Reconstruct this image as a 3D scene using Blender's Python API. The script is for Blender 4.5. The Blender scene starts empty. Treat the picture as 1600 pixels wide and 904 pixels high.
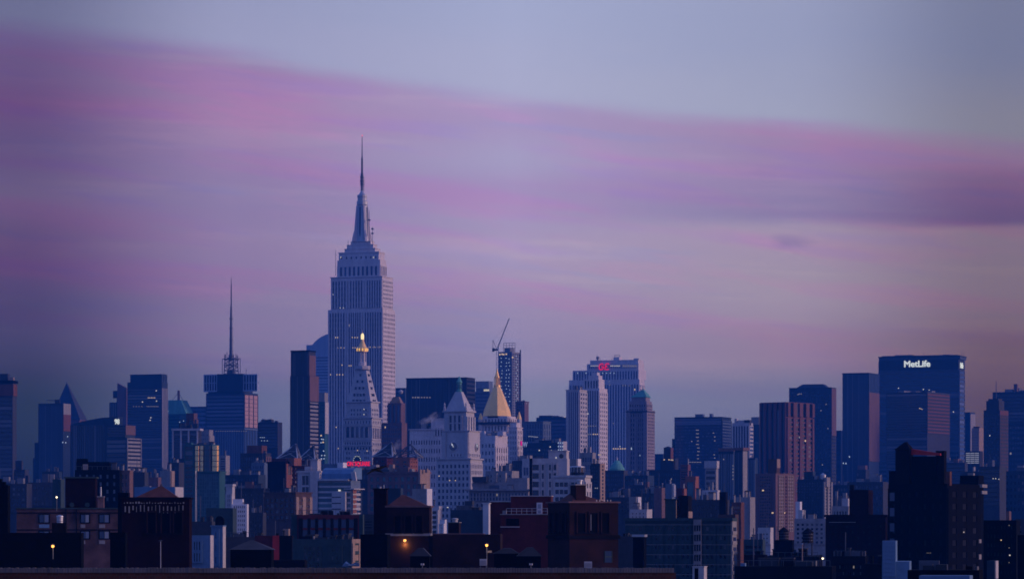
import bpy, bmesh, math, random
from mathutils import Vector, Matrix
random.seed(7)
SC = bpy.context.scene
COL = SC.collection

# ------------------------------------------------------------------ camera
F = 5250.0 * 1.0      # focal length in photo pixels (photo is 1600 wide)
HY, CX, H = 830.0, 800.0, 40.0   # horizon row, centre column, eye height in metres
cam_d = bpy.data.cameras.new('camera')
cam = bpy.data.objects.new('camera', cam_d); COL.objects.link(cam)
cam.location = (0, 0, H); cam.rotation_euler = (math.radians(90), 0, 0)
cam_d.sensor_width = 36; cam_d.lens = 36*F/1600
cam_d.shift_y = (HY-452)/1600
cam_d.clip_start = 1; cam_d.clip_end = 60000
SC.camera = cam
SC.view_settings.view_transform = 'Standard'; SC.view_settings.look = 'None'
SC.view_settings.gamma = 1; SC.view_settings.exposure = 0
SC.view_settings.use_curve_mapping = False
SC.render.engine = 'CYCLES'
cy = SC.cycles
cy.use_denoising = True; cy.use_adaptive_sampling = False; cy.filter_width = 1.7
try: cy.denoiser = 'OPENIMAGEDENOISE'
except Exception: pass
cy.max_bounces = 4; cy.diffuse_bounces = 2; cy.glossy_bounces = 2; cy.volume_bounces = 0
cy.transparent_max_bounces = 8; cy.sample_clamp_indirect = 3
cy.volume_step_rate = 4

def lin(c):
    o = []
    for v in c:
        v /= 255.0
        o.append(v/12.92 if v <= 0.04045 else ((v+0.055)/1.055)**2.4)
    return o

# ------------------------------------------------------------------ air (the haze box is built at the end) and sky (dawn)
HAZE_DENS, HAZE_COL, HAZE_TOP, HAZE_FAR = 0.86e-4, (.010, .20, .78), 480.0, 5600.0
HAZE_GLOW = (.0045, .036, .305)          # what the lit air itself adds along an endless path
def sky_col(rgb, v):
    """sky radiance that reads as rgb once seen through the haze at height v"""
    e = max(v*1000/F, 1e-4); T_ = math.exp(-HAZE_DENS*min(HAZE_FAR, (HAZE_TOP-H)/e))
    return tuple(max(0.0, (c-g*(1-T_))/T_) for c, g in zip(lin(rgb), HAZE_GLOW))
SUN_EL, SUN_AZ = math.radians(14), math.radians(96)    # azimuth clockwise from the view direction (+Y)
W = bpy.data.worlds.new('World'); SC.world = W; W.use_nodes = True
nt = W.node_tree; nt.nodes.clear(); N, L = nt.nodes, nt.links
def nd(t, **k):
    n = N.new(t)
    for a, v in k.items(): setattr(n, a, v)
    return n
def mth(op, a, b=None, c=None, clamp=False):
    n = nd('ShaderNodeMath', operation=op, use_clamp=clamp)
    for i, v in enumerate((a, b, c)):
        if v is None: continue
        if hasattr(v, 'links'): L.new(v, n.inputs[i])
        else: n.inputs[i].default_value = v
    return n.outputs[0]
def mixc(f, a, b, bt='MIX'):
    n = nd('ShaderNodeMix', data_type='RGBA', blend_type=bt)
    for s, v in ((0, f), (6, a), (7, b)):
        if hasattr(v, 'links'): L.new(v, n.inputs[s])
        elif s == 0: n.inputs[0].default_value = v
        else: n.inputs[s].default_value = (*v, 1)
    return n.outputs[2]
def ramp(f, stops, interp='EASE'):
    n = nd('ShaderNodeValToRGB'); cr = n.color_ramp; cr.interpolation = interp
    while len(cr.elements) < len(stops): cr.elements.new(0.5)
    for e, (p, c) in zip(cr.elements, stops):
        e.position = p; e.color = (*c, 1)
    L.new(f, n.inputs[0]); return n.outputs[0]
def smooth(v, a, b):
    n = nd('ShaderNodeMapRange', interpolation_type='SMOOTHSTEP')
    L.new(v, n.inputs[0]); n.inputs[1].default_value = a; n.inputs[2].default_value = b
    return n.outputs[0]
def noise(vec, scale, det=4, rough=.5):
    n = nd('ShaderNodeTexNoise'); L.new(vec, n.inputs['Vector'])
    n.inputs['Scale'].default_value = scale; n.inputs['Detail'].default_value = det
    n.inputs['Roughness'].default_value = rough; return n.outputs[0]
tc = nd('ShaderNodeTexCoord'); sep = nd('ShaderNodeSeparateXYZ'); L.new(tc.outputs['Generated'], sep.inputs[0])
dx, dy, dz = sep.outputs
# azimuth u (0 left .. 1 right of the view) and height v of a sky direction, in units of the picture's own sky arc
hyp = mth('MAXIMUM', mth('SQRT', mth('ADD', mth('MULTIPLY', dx, dx), mth('MULTIPLY', dy, dy))), 1e-4)
az = mth('ARCTAN2', dx, dy)
u = mth('MULTIPLY_ADD', az, F/1600, .5)
v = mth('MULTIPLY', mth('DIVIDE', dz, hyp), F/1000)           # 1 = 1000 px above the horizon
cmb = nd('ShaderNodeCombineXYZ'); L.new(mth('MULTIPLY', u, 1.0), cmb.inputs[0]); L.new(mth('MULTIPLY', v, 4.2), cmb.inputs[1])
cmb2 = nd('ShaderNodeCombineXYZ'); L.new(mth('MULTIPLY', u, 1.6), cmb2.inputs[0])
L.new(mth('MULTIPLY', mth('MULTIPLY_ADD', u, .2, v), 11.0), cmb2.inputs[1])
n1 = noise(cmb.outputs[0], 2.1, 3, .45)
n2 = noise(cmb2.outputs[0], 1.7, 5, .52)
n3 = noise(cmb2.outputs[0], 3.4, 5, .55)
cmb3 = nd('ShaderNodeCombineXYZ'); L.new(mth('MULTIPLY', u, 2.2), cmb3.inputs[0]); L.new(mth('MULTIPLY', mth('MULTIPLY_ADD', u, .06, v), 24.0), cmb3.inputs[1]); cmb3.inputs[2].default_value = 3.7
n4 = noise(cmb3.outputs[0], 1.5, 6, .55)
# upper edge of the cloud deck falls from left to right
edge = ramp(u, [(0, (.794,)*3), (.22, (.752,)*3), (.40, (.697,)*3), (.60, (.664,)*3), (.8, (.632,)*3), (1, (.592,)*3)], 'B_SPLINE')
s_up = mth('SUBTRACT', mth('ADD', mth('MULTIPLY', mth('SUBTRACT', n3, .5), .030), mth('MULTIPLY_ADD', mth('SUBTRACT', n1, .5), .07, edge)), v)     # >0 below the edge
deck = smooth(s_up, -.016, .026)
sc_ = lambda L: [(v_, sky_col(c_, v_)) for v_, c_ in L]
def col(*L): return ramp(vw, sc_([((830-y_)/1000, c_) for y_, c_ in reversed(L)]))
vw = mth('ADD', v, mth('MULTIPLY', mth('SUBTRACT', n1, .5), .03))
c0 = col((60, (104, 88, 138)), (100, (101, 82, 131)), (170, (101, 75, 127)), (240, (94, 78, 128)), (310, (101, 87, 130)), (400, (91, 70, 121)), (500, (70, 66, 115)), (640, (37, 54, 97)), (760, (28, 46, 90)))
c1 = col((80, (146, 132, 176)), (110, (147, 129, 173)), (180, (155, 128, 172)), (240, (146, 124, 170)), (310, (137, 122, 168)), (400, (138, 121, 165)), (500, (127, 116, 159)), (630, (95, 102, 147)), (760, (74, 88, 138)))
c2 = col((140, (166, 152, 194)), (180, (164, 147, 191)), (250, (162, 154, 194)), (300, (159, 142, 188)), (345, (159, 146, 187)), (400, (164, 147, 184)), (500, (145, 133, 174)), (560, (136, 128, 170)), (630, (117, 122, 161)), (760, (92, 104, 150)))
c3 = col((180, (154, 134, 174)), (200, (153, 130, 172)), (270, (149, 129, 172)), (335, (138, 127, 168)), (362, (155, 139, 171)), (450, (154, 140, 167)), (550, (140, 123, 156)), (620, (109, 111, 151)), (760, (84, 92, 140)))
c4 = col((225, (130, 120, 147)), (245, (130, 114, 146)), (300, (116, 88, 131)), (350, (103, 83, 127)), (366, (122, 108, 134)), (450, (122, 106, 130)), (570, (103, 84, 112)), (640, (86, 72, 106)), (760, (66, 62, 100)))
def across(cs, us=(.02, .25, .5, .75, .98)):
    o = cs[0]
    for k in range(4):
        m_ = nd('ShaderNodeMapRange', interpolation_type='SMOOTHSTEP' if k in (0, 3) else 'LINEAR'); L.new(u, m_.inputs[0]); m_.inputs[1].default_value = us[k]; m_.inputs[2].default_value = us[k+1]
        o = mixc(m_.outputs[0], o, cs[k+1])
    return o
deck_c = across((c0, c1, c2, c3, c4))
top = across([sky_col(c_, .8) for c_ in ((97, 104, 143), (140, 147, 186), (159, 166, 203), (149, 155, 190), (116, 121, 154))])
low = across([sky_col(c_, .68) for c_ in ((104, 106, 146), (150, 152, 190), (166, 168, 202), (157, 160, 189), (129, 127, 148))])
clear = mixc(smooth(s_up, -.16, -.01), top, low)
sky = mixc(deck, clear, deck_c)
# long streaks inside the deck: some rosier, some bluer
st = mth('MULTIPLY', mth('MULTIPLY', smooth(n2, .46, .64), deck), smooth(v, .12, .36))
sky = mixc(mth('MULTIPLY', st, .85), sky, mixc(1.0, sky, (1.15, .87, 1.0), 'MULTIPLY'))
st2 = mth('MULTIPLY', mth('MULTIPLY', smooth(n3, .50, .68), deck), smooth(v, .12, .36))
sky = mixc(mth('MULTIPLY', st2, .8), sky, mixc(1.0, sky, (.86, .99, 1.09), 'MULTIPLY'))
st3 = mth('MULTIPLY', smooth(n4, .52, .66), mth('MULTIPLY', deck, smooth(v, .1, .3)))
sky = mixc(mth('MULTIPLY', st3, .8), sky, mixc(1.0, sky, (1.10, 1.10, 1.03), 'MULTIPLY'))
cmb5 = nd('ShaderNodeCombineXYZ'); L.new(mth('MULTIPLY', u, 5.0), cmb5.inputs[0]); L.new(mth('MULTIPLY', mth('MULTIPLY_ADD', u, .30, v), 30.0), cmb5.inputs[1]); cmb5.inputs[2].default_value = 8.1
n5 = noise(cmb5.outputs[0], 1.3, 7, .62)
st4 = mth('MULTIPLY', mth('MULTIPLY', smooth(n5, .50, .66), smooth(n1, .40, .60)), mth('MULTIPLY', deck, smooth(v, .25, .45)))
sky = mixc(mth('MULTIPLY', st4, .7), sky, mixc(1.0, sky, (1.13, .95, 1.02), 'MULTIPLY'))
# lower edge of the mauve bank on the right
lowe = mth('ADD', mth('MULTIPLY_ADD', u, -.045, .515), mth('MULTIPLY', mth('SUBTRACT', n1, .5), .03))
bank = mth('MULTIPLY', mth('MULTIPLY', smooth(mth('SUBTRACT', v, lowe), -.006, .012), mth('SUBTRACT', 1, smooth(mth('SUBTRACT', v, lowe), .02, .13))), smooth(u, .5, .95))
sky = mixc(mth('MULTIPLY', bank, .55), sky, mixc(1.0, sky, (.86, .84, .98), 'MULTIPLY'))
pale = mth('MULTIPLY', mth('MULTIPLY', mth('SUBTRACT', 1, smooth(mth('SUBTRACT', v, lowe), -.010, .010)), smooth(mth('SUBTRACT', v, lowe), -.16, -.01)), smooth(u, .35, .8))
sky = mixc(mth('MULTIPLY', pale, .55), sky, mixc(1.0, sky, (1.10, 1.12, 1.04), 'MULTIPLY'))
# small dark cloud wisp over the right half
wu = mth('DIVIDE', mth('SUBTRACT', u, .766), .020); wv = mth('DIVIDE', mth('SUBTRACT', v, .447), .011)
wd = mth('ADD', mth('SQRT', mth('ADD', mth('MULTIPLY', wu, wu), mth('MULTIPLY', wv, wv))), mth('MULTIPLY', mth('SUBTRACT', n5, .5), 3.4))
wisp = mth('SUBTRACT', 1, smooth(wd, .15, 1.5))
sky = mixc(mth('MULTIPLY', wisp, .42), sky, lin((126, 116, 160)))
# the rest of the dome: deep blue overhead and behind, the dawn glow low in the east (right of and behind the viewer)
front = mth('MULTIPLY', smooth(dy, .80, .97), mth('SUBTRACT', 1, smooth(v, 1.0, 2.6)))
dome = mixc(smooth(dz, -.05, .7), (.15, .22, .63), (.105, .185, .61))
sv = nd('ShaderNodeVectorMath', operation='DOT_PRODUCT'); L.new(tc.outputs['Generated'], sv.inputs[0])
sv.inputs[1].default_value = (math.sin(SUN_AZ)*math.cos(math.radians(4)), math.cos(SUN_AZ)*math.cos(math.radians(4)), math.sin(math.radians(4)))
glow = mth('MULTIPLY', smooth(sv.outputs['Value'], .62, 1.0), mth('SUBTRACT', 1, smooth(dz, .05, .5)))
dome = mixc(glow, dome, (1.15, .58, .52))
sky = mixc(front, dome, sky)
sky = mixc(smooth(dz, -.06, -.005), (.012, .016, .04), sky)
nish = nd('ShaderNodeTexSky'); nish.sky_type = 'NISHITA'; nish.sun_disc = False
nish.sun_elevation = math.radians(1.0); nish.sun_rotation = SUN_AZ
bg = nd('ShaderNodeBackground'); L.new(sky, bg.inputs[0]); bg.inputs[1].default_value = 1.0
bg2 = nd('ShaderNodeBackground'); L.new(nish.outputs[0], bg2.inputs[0]); bg2.inputs[1].default_value = 0.01
ad = nd('ShaderNodeAddShader'); L.new(bg.outputs[0], ad.inputs[0]); L.new(bg2.outputs[0], ad.inputs[1])
ow = nd('ShaderNodeOutputWorld'); L.new(ad.outputs[0], ow.inputs[0])

# first light: one broad, weak, rosy sun low on the right
sun_d = bpy.data.lights.new('sun', 'SUN'); sun_d.energy = 2.1; sun_d.angle = math.radians(16); sun_d.color = (1.0, .68, .64)
sun = bpy.data.objects.new('sun', sun_d); COL.objects.link(sun)
sdir = Vector((math.sin(SUN_AZ)*math.cos(SUN_EL), math.cos(SUN_AZ)*math.cos(SUN_EL), math.sin(SUN_EL)))
sun.rotation_euler = sdir.to_track_quat('Z', 'Y').to_euler(); sun.location = (2000, -200, 900)

# ------------------------------------------------------------------ materials
MATS = {}
PAL = {  # name: (base colour, roughness, metallic, variation)
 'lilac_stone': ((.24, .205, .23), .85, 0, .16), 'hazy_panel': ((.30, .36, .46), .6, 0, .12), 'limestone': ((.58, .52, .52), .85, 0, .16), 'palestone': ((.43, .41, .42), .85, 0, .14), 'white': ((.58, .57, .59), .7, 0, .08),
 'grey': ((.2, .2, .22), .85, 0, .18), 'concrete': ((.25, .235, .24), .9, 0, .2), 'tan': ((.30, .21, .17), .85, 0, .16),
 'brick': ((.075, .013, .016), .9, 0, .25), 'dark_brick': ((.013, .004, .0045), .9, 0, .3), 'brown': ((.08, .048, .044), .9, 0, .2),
 'orange_brick': ((.24, .09, .06), .9, 0, .18), 'mauve_brick': ((.15, .088, .092), .9, 0, .22), 'black': ((.002, .002, .003), .8, 0, .3),
 'soot': ((.007, .006, .008), .9, 0, .3), 'dark_metal': ((.03, .034, .045), .5, .3, .2), 'blue_spandrel': ((.018, .036, .062), .45, 0, .2),
 'pale_spandrel': ((.11, .15, .21), .4, 0, .15), 'teal_spandrel': ((.03, .10, .11), .35, 0, .2), 'slate': ((.038, .042, .055), .8, 0, .2),
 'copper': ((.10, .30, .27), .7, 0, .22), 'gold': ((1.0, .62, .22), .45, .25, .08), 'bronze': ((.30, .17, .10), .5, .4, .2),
 'roof_tar': ((.05, .05, .055), .95, 0, .3), 'steel': ((.40, .41, .44), .45, .6, .12), 'dark_steel': ((.09, .10, .13), .5, .5, .2),
 'rust': ((.12, .048, .036), .9, 0, .3), 'roof_tile': ((.085, .030, .026), .85, 0, .25), 'blue_paint': ((.11, .20, .32), .7, 0, .15),
 'teal_wall': ((.03, .055, .062), .85, 0, .2), 'wood': ((.018, .014, .013), .9, 0, .3), 'red_paint': ((.45, .03, .03), .6, 0, .2),
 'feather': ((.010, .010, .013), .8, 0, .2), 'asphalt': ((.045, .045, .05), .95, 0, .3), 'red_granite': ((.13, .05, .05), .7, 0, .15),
 'dawn_gold_glass': ((.95, .64, .26), .24, 1, .05), 'dawn_rose_glass': ((.56, .34, .30), .35, .2, .25), 'dim_spandrel': ((.05, .068, .10), .5, 0, .15), 'spandrel_grey': ((.17, .165, .18), .8, 0, .2), 'mid_grey': ((.14, .125, .135), .9, 0, .3),  # both warm-tinted glasses hold dawn reflections in their base colour
}
def wall_mat(key):
    col, ro, me, var = PAL[key]
    m = bpy.data.materials.new(key); m.use_nodes = True
    t = m.node_tree; bs = t.nodes['Principled BSDF']
    tcn = t.nodes.new('ShaderNodeTexCoord')
    mp = t.nodes.new('ShaderNodeMapping'); mp.inputs['Scale'].default_value = (.35, .35, .035)
    nz = t.nodes.new('ShaderNodeTexNoise'); nz.inputs['Scale'].default_value = 1.0; nz.inputs['Detail'].default_value = 5
    nz2 = t.nodes.new('ShaderNodeTexNoise'); nz2.inputs['Scale'].default_value = .9; nz2.inputs['Detail'].default_value = 6
    ob = t.nodes.new('ShaderNodeObjectInfo')
    t.links.new(tcn.outputs['Object'], mp.inputs[0]); t.links.new(mp.outputs[0], nz.inputs['Vector'])
    t.links.new(tcn.outputs['Object'], nz2.inputs['Vector'])
    a = t.nodes.new('ShaderNodeMath'); a.operation = 'ADD'; t.links.new(nz.outputs[0], a.inputs[0]); t.links.new(nz2.outputs[0], a.inputs[1])
    r = t.nodes.new('ShaderNodeMapRange'); r.inputs[1].default_value = .65; r.inputs[2].default_value = 1.35
    r.inputs[3].default_value = 1-var*1.6; r.inputs[4].default_value = 1+var
    t.links.new(a.outputs[0], r.inputs[0])
    x = t.nodes.new('ShaderNodeMix'); x.data_type = 'RGBA'; x.blend_type = 'MULTIPLY'; x.inputs[0].default_value = 1
    x.inputs[6].default_value = (*col, 1); t.links.new(r.outputs[0], x.inputs[7])
    t.links.new(x.outputs[2], bs.inputs['Base Color'])
    bs.inputs['Roughness'].default_value = ro; bs.inputs['Metallic'].default_value = me
    bs.inputs['Specular IOR Level'].default_value = .03 if max(col) < .02 else .2
    return m
def brick_mat(key, c1, c2, mortar, sc):
    m = bpy.data.materials.new(key); m.use_nodes = True; t = m.node_tree; bs = t.nodes['Principled BSDF']
    tcn = t.nodes.new('ShaderNodeTexCoord'); sp = t.nodes.new('ShaderNodeSeparateXYZ'); t.links.new(tcn.outputs['Object'], sp.inputs[0])
    ad = t.nodes.new('ShaderNodeMath'); t.links.new(sp.outputs[0], ad.inputs[0]); t.links.new(sp.outputs[1], ad.inputs[1])
    cb = t.nodes.new('ShaderNodeCombineXYZ'); t.links.new(ad.outputs[0], cb.inputs[0]); t.links.new(sp.outputs[2], cb.inputs[1])
    br = t.nodes.new('ShaderNodeTexBrick'); t.links.new(cb.outputs[0], br.inputs['Vector']); br.inputs['Scale'].default_value = sc
    br.inputs['Color1'].default_value = (*c1, 1); br.inputs['Color2'].default_value = (*c2, 1); br.inputs['Mortar'].default_value = (*mortar, 1)
    br.inputs['Mortar Size'].default_value = .03; br.inputs['Bias'].default_value = -.2
    nz = t.nodes.new('ShaderNodeTexNoise'); nz.inputs['Scale'].default_value = .35; nz.inputs['Detail'].default_value = 6
    t.links.new(tcn.outputs['Object'], nz.inputs['Vector'])
    r = t.nodes.new('ShaderNodeMapRange'); r.inputs[1].default_value = .3; r.inputs[2].default_value = .7; r.inputs[3].default_value = .5; r.inputs[4].default_value = 1.3
    t.links.new(nz.outputs[0], r.inputs[0])
    x = t.nodes.new('ShaderNodeMix'); x.data_type = 'RGBA'; x.blend_type = 'MULTIPLY'; x.inputs[0].default_value = 1
    t.links.new(br.outputs[0], x.inputs[6]); t.links.new(r.outputs[0], x.inputs[7]); t.links.new(x.outputs[2], bs.inputs['Base Color'])
    bs.inputs['Roughness'].default_value = .92; bs.inputs['Specular IOR Level'].default_value = .15
    return m
GL = {  # glass: dark pane, mid pane, drawn blind, roughness
 'glass': ((.010, .016, .028), (.035, .05, .075), (.22, .21, .22), .12), 'dim_glass': ((.003, .003, .005), (.005, .006, .010), (.012, .014, .02), .45), 'dark_glass': ((.006, .009, .016), (.014, .02, .032), (.10, .10, .115), .10),
 'blue_glass': ((.02, .04, .085), (.035, .06, .12), (.07, .10, .17), .10), 'teal_glass': ((.012, .05, .065), (.02, .075, .09), (.05, .12, .13), .12),
 'pale_glass': ((.09, .13, .20), (.13, .17, .25), (.22, .25, .30), .18),
}
def glass_mat(key):
    a, b, c, ro = GL[key]
    m = bpy.data.materials.new(key); m.use_nodes = True; t = m.node_tree; bs = t.nodes['Principled BSDF']
    at = t.nodes.new('ShaderNodeAttribute'); at.attribute_name = 'rnd'
    ob = t.nodes.new('ShaderNodeObjectInfo')
    ad = t.nodes.new('ShaderNodeMath'); t.links.new(at.outputs['Fac'], ad.inputs[0]); t.links.new(ob.outputs['Random'], ad.inputs[1])
    fr = t.nodes.new('ShaderNodeMath'); fr.operation = 'FRACT'; t.links.new(ad.outputs[0], fr.inputs[0])
    rp = t.nodes.new('ShaderNodeValToRGB'); cr = rp.color_ramp
    cr.elements[0].position = .0; cr.elements[0].color = (*a, 1); cr.elements[1].position = .78; cr.elements[1].color = (*b, 1)
    e = cr.elements.new(.88); e.color = (*c, 1)
    t.links.new(fr.outputs[0], rp.inputs[0]); t.links.new(rp.outputs[0], bs.inputs['Base Color'])
    bs.inputs['Roughness'].default_value = ro; bs.inputs['Specular IOR Level'].default_value = .05 if key == 'dim_glass' else .55
    return m
EM = {'lit_warm': ((1, .68, .36), .7), 'lit_white': ((1, .90, .74), .65), 'lit_cool': ((.72, .86, 1), .55), 'lit_dim': ((1, .80, .55), .2), 'lit_soft': ((.8, .78, .72), .22),
      'neon_red': ((1, .012, .05), .75), 'sign_white': ((.86, .90, .76), .8), 'sign_blue': ((.55, .62, .9), .35), 'sign_magenta': ((1, .02, .3), .6),
      'gold_light': ((1, .56, .10), 1.0), 'lantern': ((1, .80, .36), 1.25), 'sodium': ((1, .43, .10), 2.0), 'lamp_white': ((1, .85, .55), 2), 'beacon': ((1, .12, .18), 1.6), 'crown_light': ((1, .86, .52), .55), 'clock_hand': ((.9, .92, 1), .8)}
def em_mat(key):
    c, s = EM[key]
    m = bpy.data.materials.new(key); m.use_nodes = True; bs = m.node_tree.nodes['Principled BSDF']
    bs.inputs['Base Color'].default_value = (*[x*.5 for x in c], 1); bs.inputs['Emission Color'].default_value = (*c, 1)
    bs.inputs['Emission Strength'].default_value = s; bs.inputs['Roughness'].default_value = .5
    return m
def M(k):
    if k not in MATS:
        if k == 'near_brick': MATS[k] = brick_mat(k, (.024, .0045, .005), (.015, .0035, .004), (.016, .011, .012), 2.2)
        elif k == 'parapet_brick': MATS[k] = brick_mat(k, (.085, .026, .022), (.05, .018, .016), (.06, .045, .04), 2.2)
        elif k == 'apartment_brick': MATS[k] = brick_mat(k, (.12, .055, .050), (.09, .04, .038), (.10, .075, .075), 2.0)
        else: MATS[k] = wall_mat(k) if k in PAL else glass_mat(k) if k in GL else em_mat(k)
    return MATS[k]

# ------------------------------------------------------------------ mesh builder
class MB:
    def __init__(s): s.v = []; s.f = []; s.r = []
    def quad(s, pts, rnd=0.0):
        i = len(s.v); s.v += [tuple(p) for p in pts]; s.f.append(tuple(range(i, i+len(pts)))); s.r.append(rnd)
    def box(s, x0, x1, y0, y1, z0, z1, rnd=0.0):
        i = len(s.v)
        s.v += [(x0,y0,z0),(x1,y0,z0),(x1,y1,z0),(x0,y1,z0),(x0,y0,z1),(x1,y0,z1),(x1,y1,z1),(x0,y1,z1)]
        for q in ((0,3,2,1),(4,5,6,7),(0,1,5,4),(1,2,6,5),(2,3,7,6),(3,0,4,7)):
            s.f.append(tuple(i+k for k in q)); s.r.append(rnd)
    def loft(s, rings, caps=True):
        n = len(rings[0]); i = len(s.v)
        for r in rings: s.v += [tuple(p) for p in r]
        for k in range(len(rings)-1):
            for j in range(n):
                a, b = i+k*n+j, i+k*n+(j+1) % n
                s.f.append((a, b, b+n, a+n)); s.r.append(0.)
        if caps:
            s.f.append(tuple(i+j for j in reversed(range(n)))); s.r.append(0.)
            s.f.append(tuple(i+(len(rings)-1)*n+j for j in range(n))); s.r.append(0.)
    def frustum(s, a, z0, b, z1):   # a, b = (x0,x1,y0,y1)
        R = lambda q, z: [(q[0],q[2],z),(q[1],q[2],z),(q[1],q[3],z),(q[0],q[3],z)]
        s.loft([R(a, z0), R(b, z1)])
    def ngon(s, cx, cy, prof, n=8, rot=0.0):   # prof = [(r,z)...] lathe
        s.loft([[(cx+r*math.cos(rot+2*math.pi*k/n), cy+r*math.sin(rot+2*math.pi*k/n), z) for k in range(n)] for r, z in prof])
    def poly(s, pts, z0, z1):       # vertical prism over an anticlockwise outline
        s.loft([[(x, y, z0) for x, y in pts], [(x, y, z1) for x, y in pts]])
    def slab(s, pts, y0, y1):       # outline in x,z extruded along y (outline anticlockwise seen from -y)
        s.loft([[(x, y0, z) for x, z in pts], [(x, y1, z) for x, z in pts]])
    def tube(s, p, q, r, n=6, r2=None):
        p, q = Vector(p), Vector(q); d = (q-p).normalized(); a = d.orthogonal().normalized(); b = d.cross(a)
        r2 = r if r2 is None else r2
        s.loft([[tuple(o+a*(rr*math.cos(2*math.pi*k/n))+b*(rr*math.sin(2*math.pi*k/n))) for k in range(n)] for o, rr in ((p, r), (q, r2))])
    def mesh(s, name):
        m = bpy.data.meshes.new(name); m.from_pydata(s.v, [], s.f)
        if any(s.r):
            at = m.attributes.new('rnd', 'FLOAT', 'FACE'); at.data.foreach_set('value', s.r)
        return m
    def obj(s, name, mat, parent=None, smooth=False, fix=True):
        m = s.mesh(name); m.materials.append(M(mat))
        if fix:
            bm = bmesh.new(); bm.from_mesh(m); bmesh.ops.recalc_face_normals(bm, faces=bm.faces); bm.to_mesh(m); bm.free()
        if smooth:
            m.polygons.foreach_set('use_smooth', [True]*len(m.polygons))
        o = bpy.data.objects.new(name, m); COL.objects.link(o)
        if parent: o.parent = parent
        return o
def tag(o, label=None, cat=None, group=None, kind=None):
    if label: o['label'] = label
    if cat: o['category'] = cat
    if group: o['group'] = group
    if kind: o['kind'] = kind
    return o
def empty(name, loc, rz, label, cat, group=None):
    o = bpy.data.objects.new(name, None); COL.objects.link(o); o.location = loc; o.rotation_euler = (0, 0, rz)
    o.empty_display_size = 2
    return tag(o, label, cat, group)
def K(px): return (px-CX)/F
def PT(px, py, d): return Vector((K(px)*d, d, H+(HY-py)/F*d))
def mpp(d): return d/F

PANE = {}
def pane_mesh(w, h, mat):
    k = (round(w, 2), round(h, 2), mat)
    if k not in PANE:
        b = MB(); b.box(-w/2, w/2, -.06, .06, -h/2, h/2); m = b.mesh('window'); m.materials.append(M(mat)); PANE[k] = m
    return PANE[k]

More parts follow.
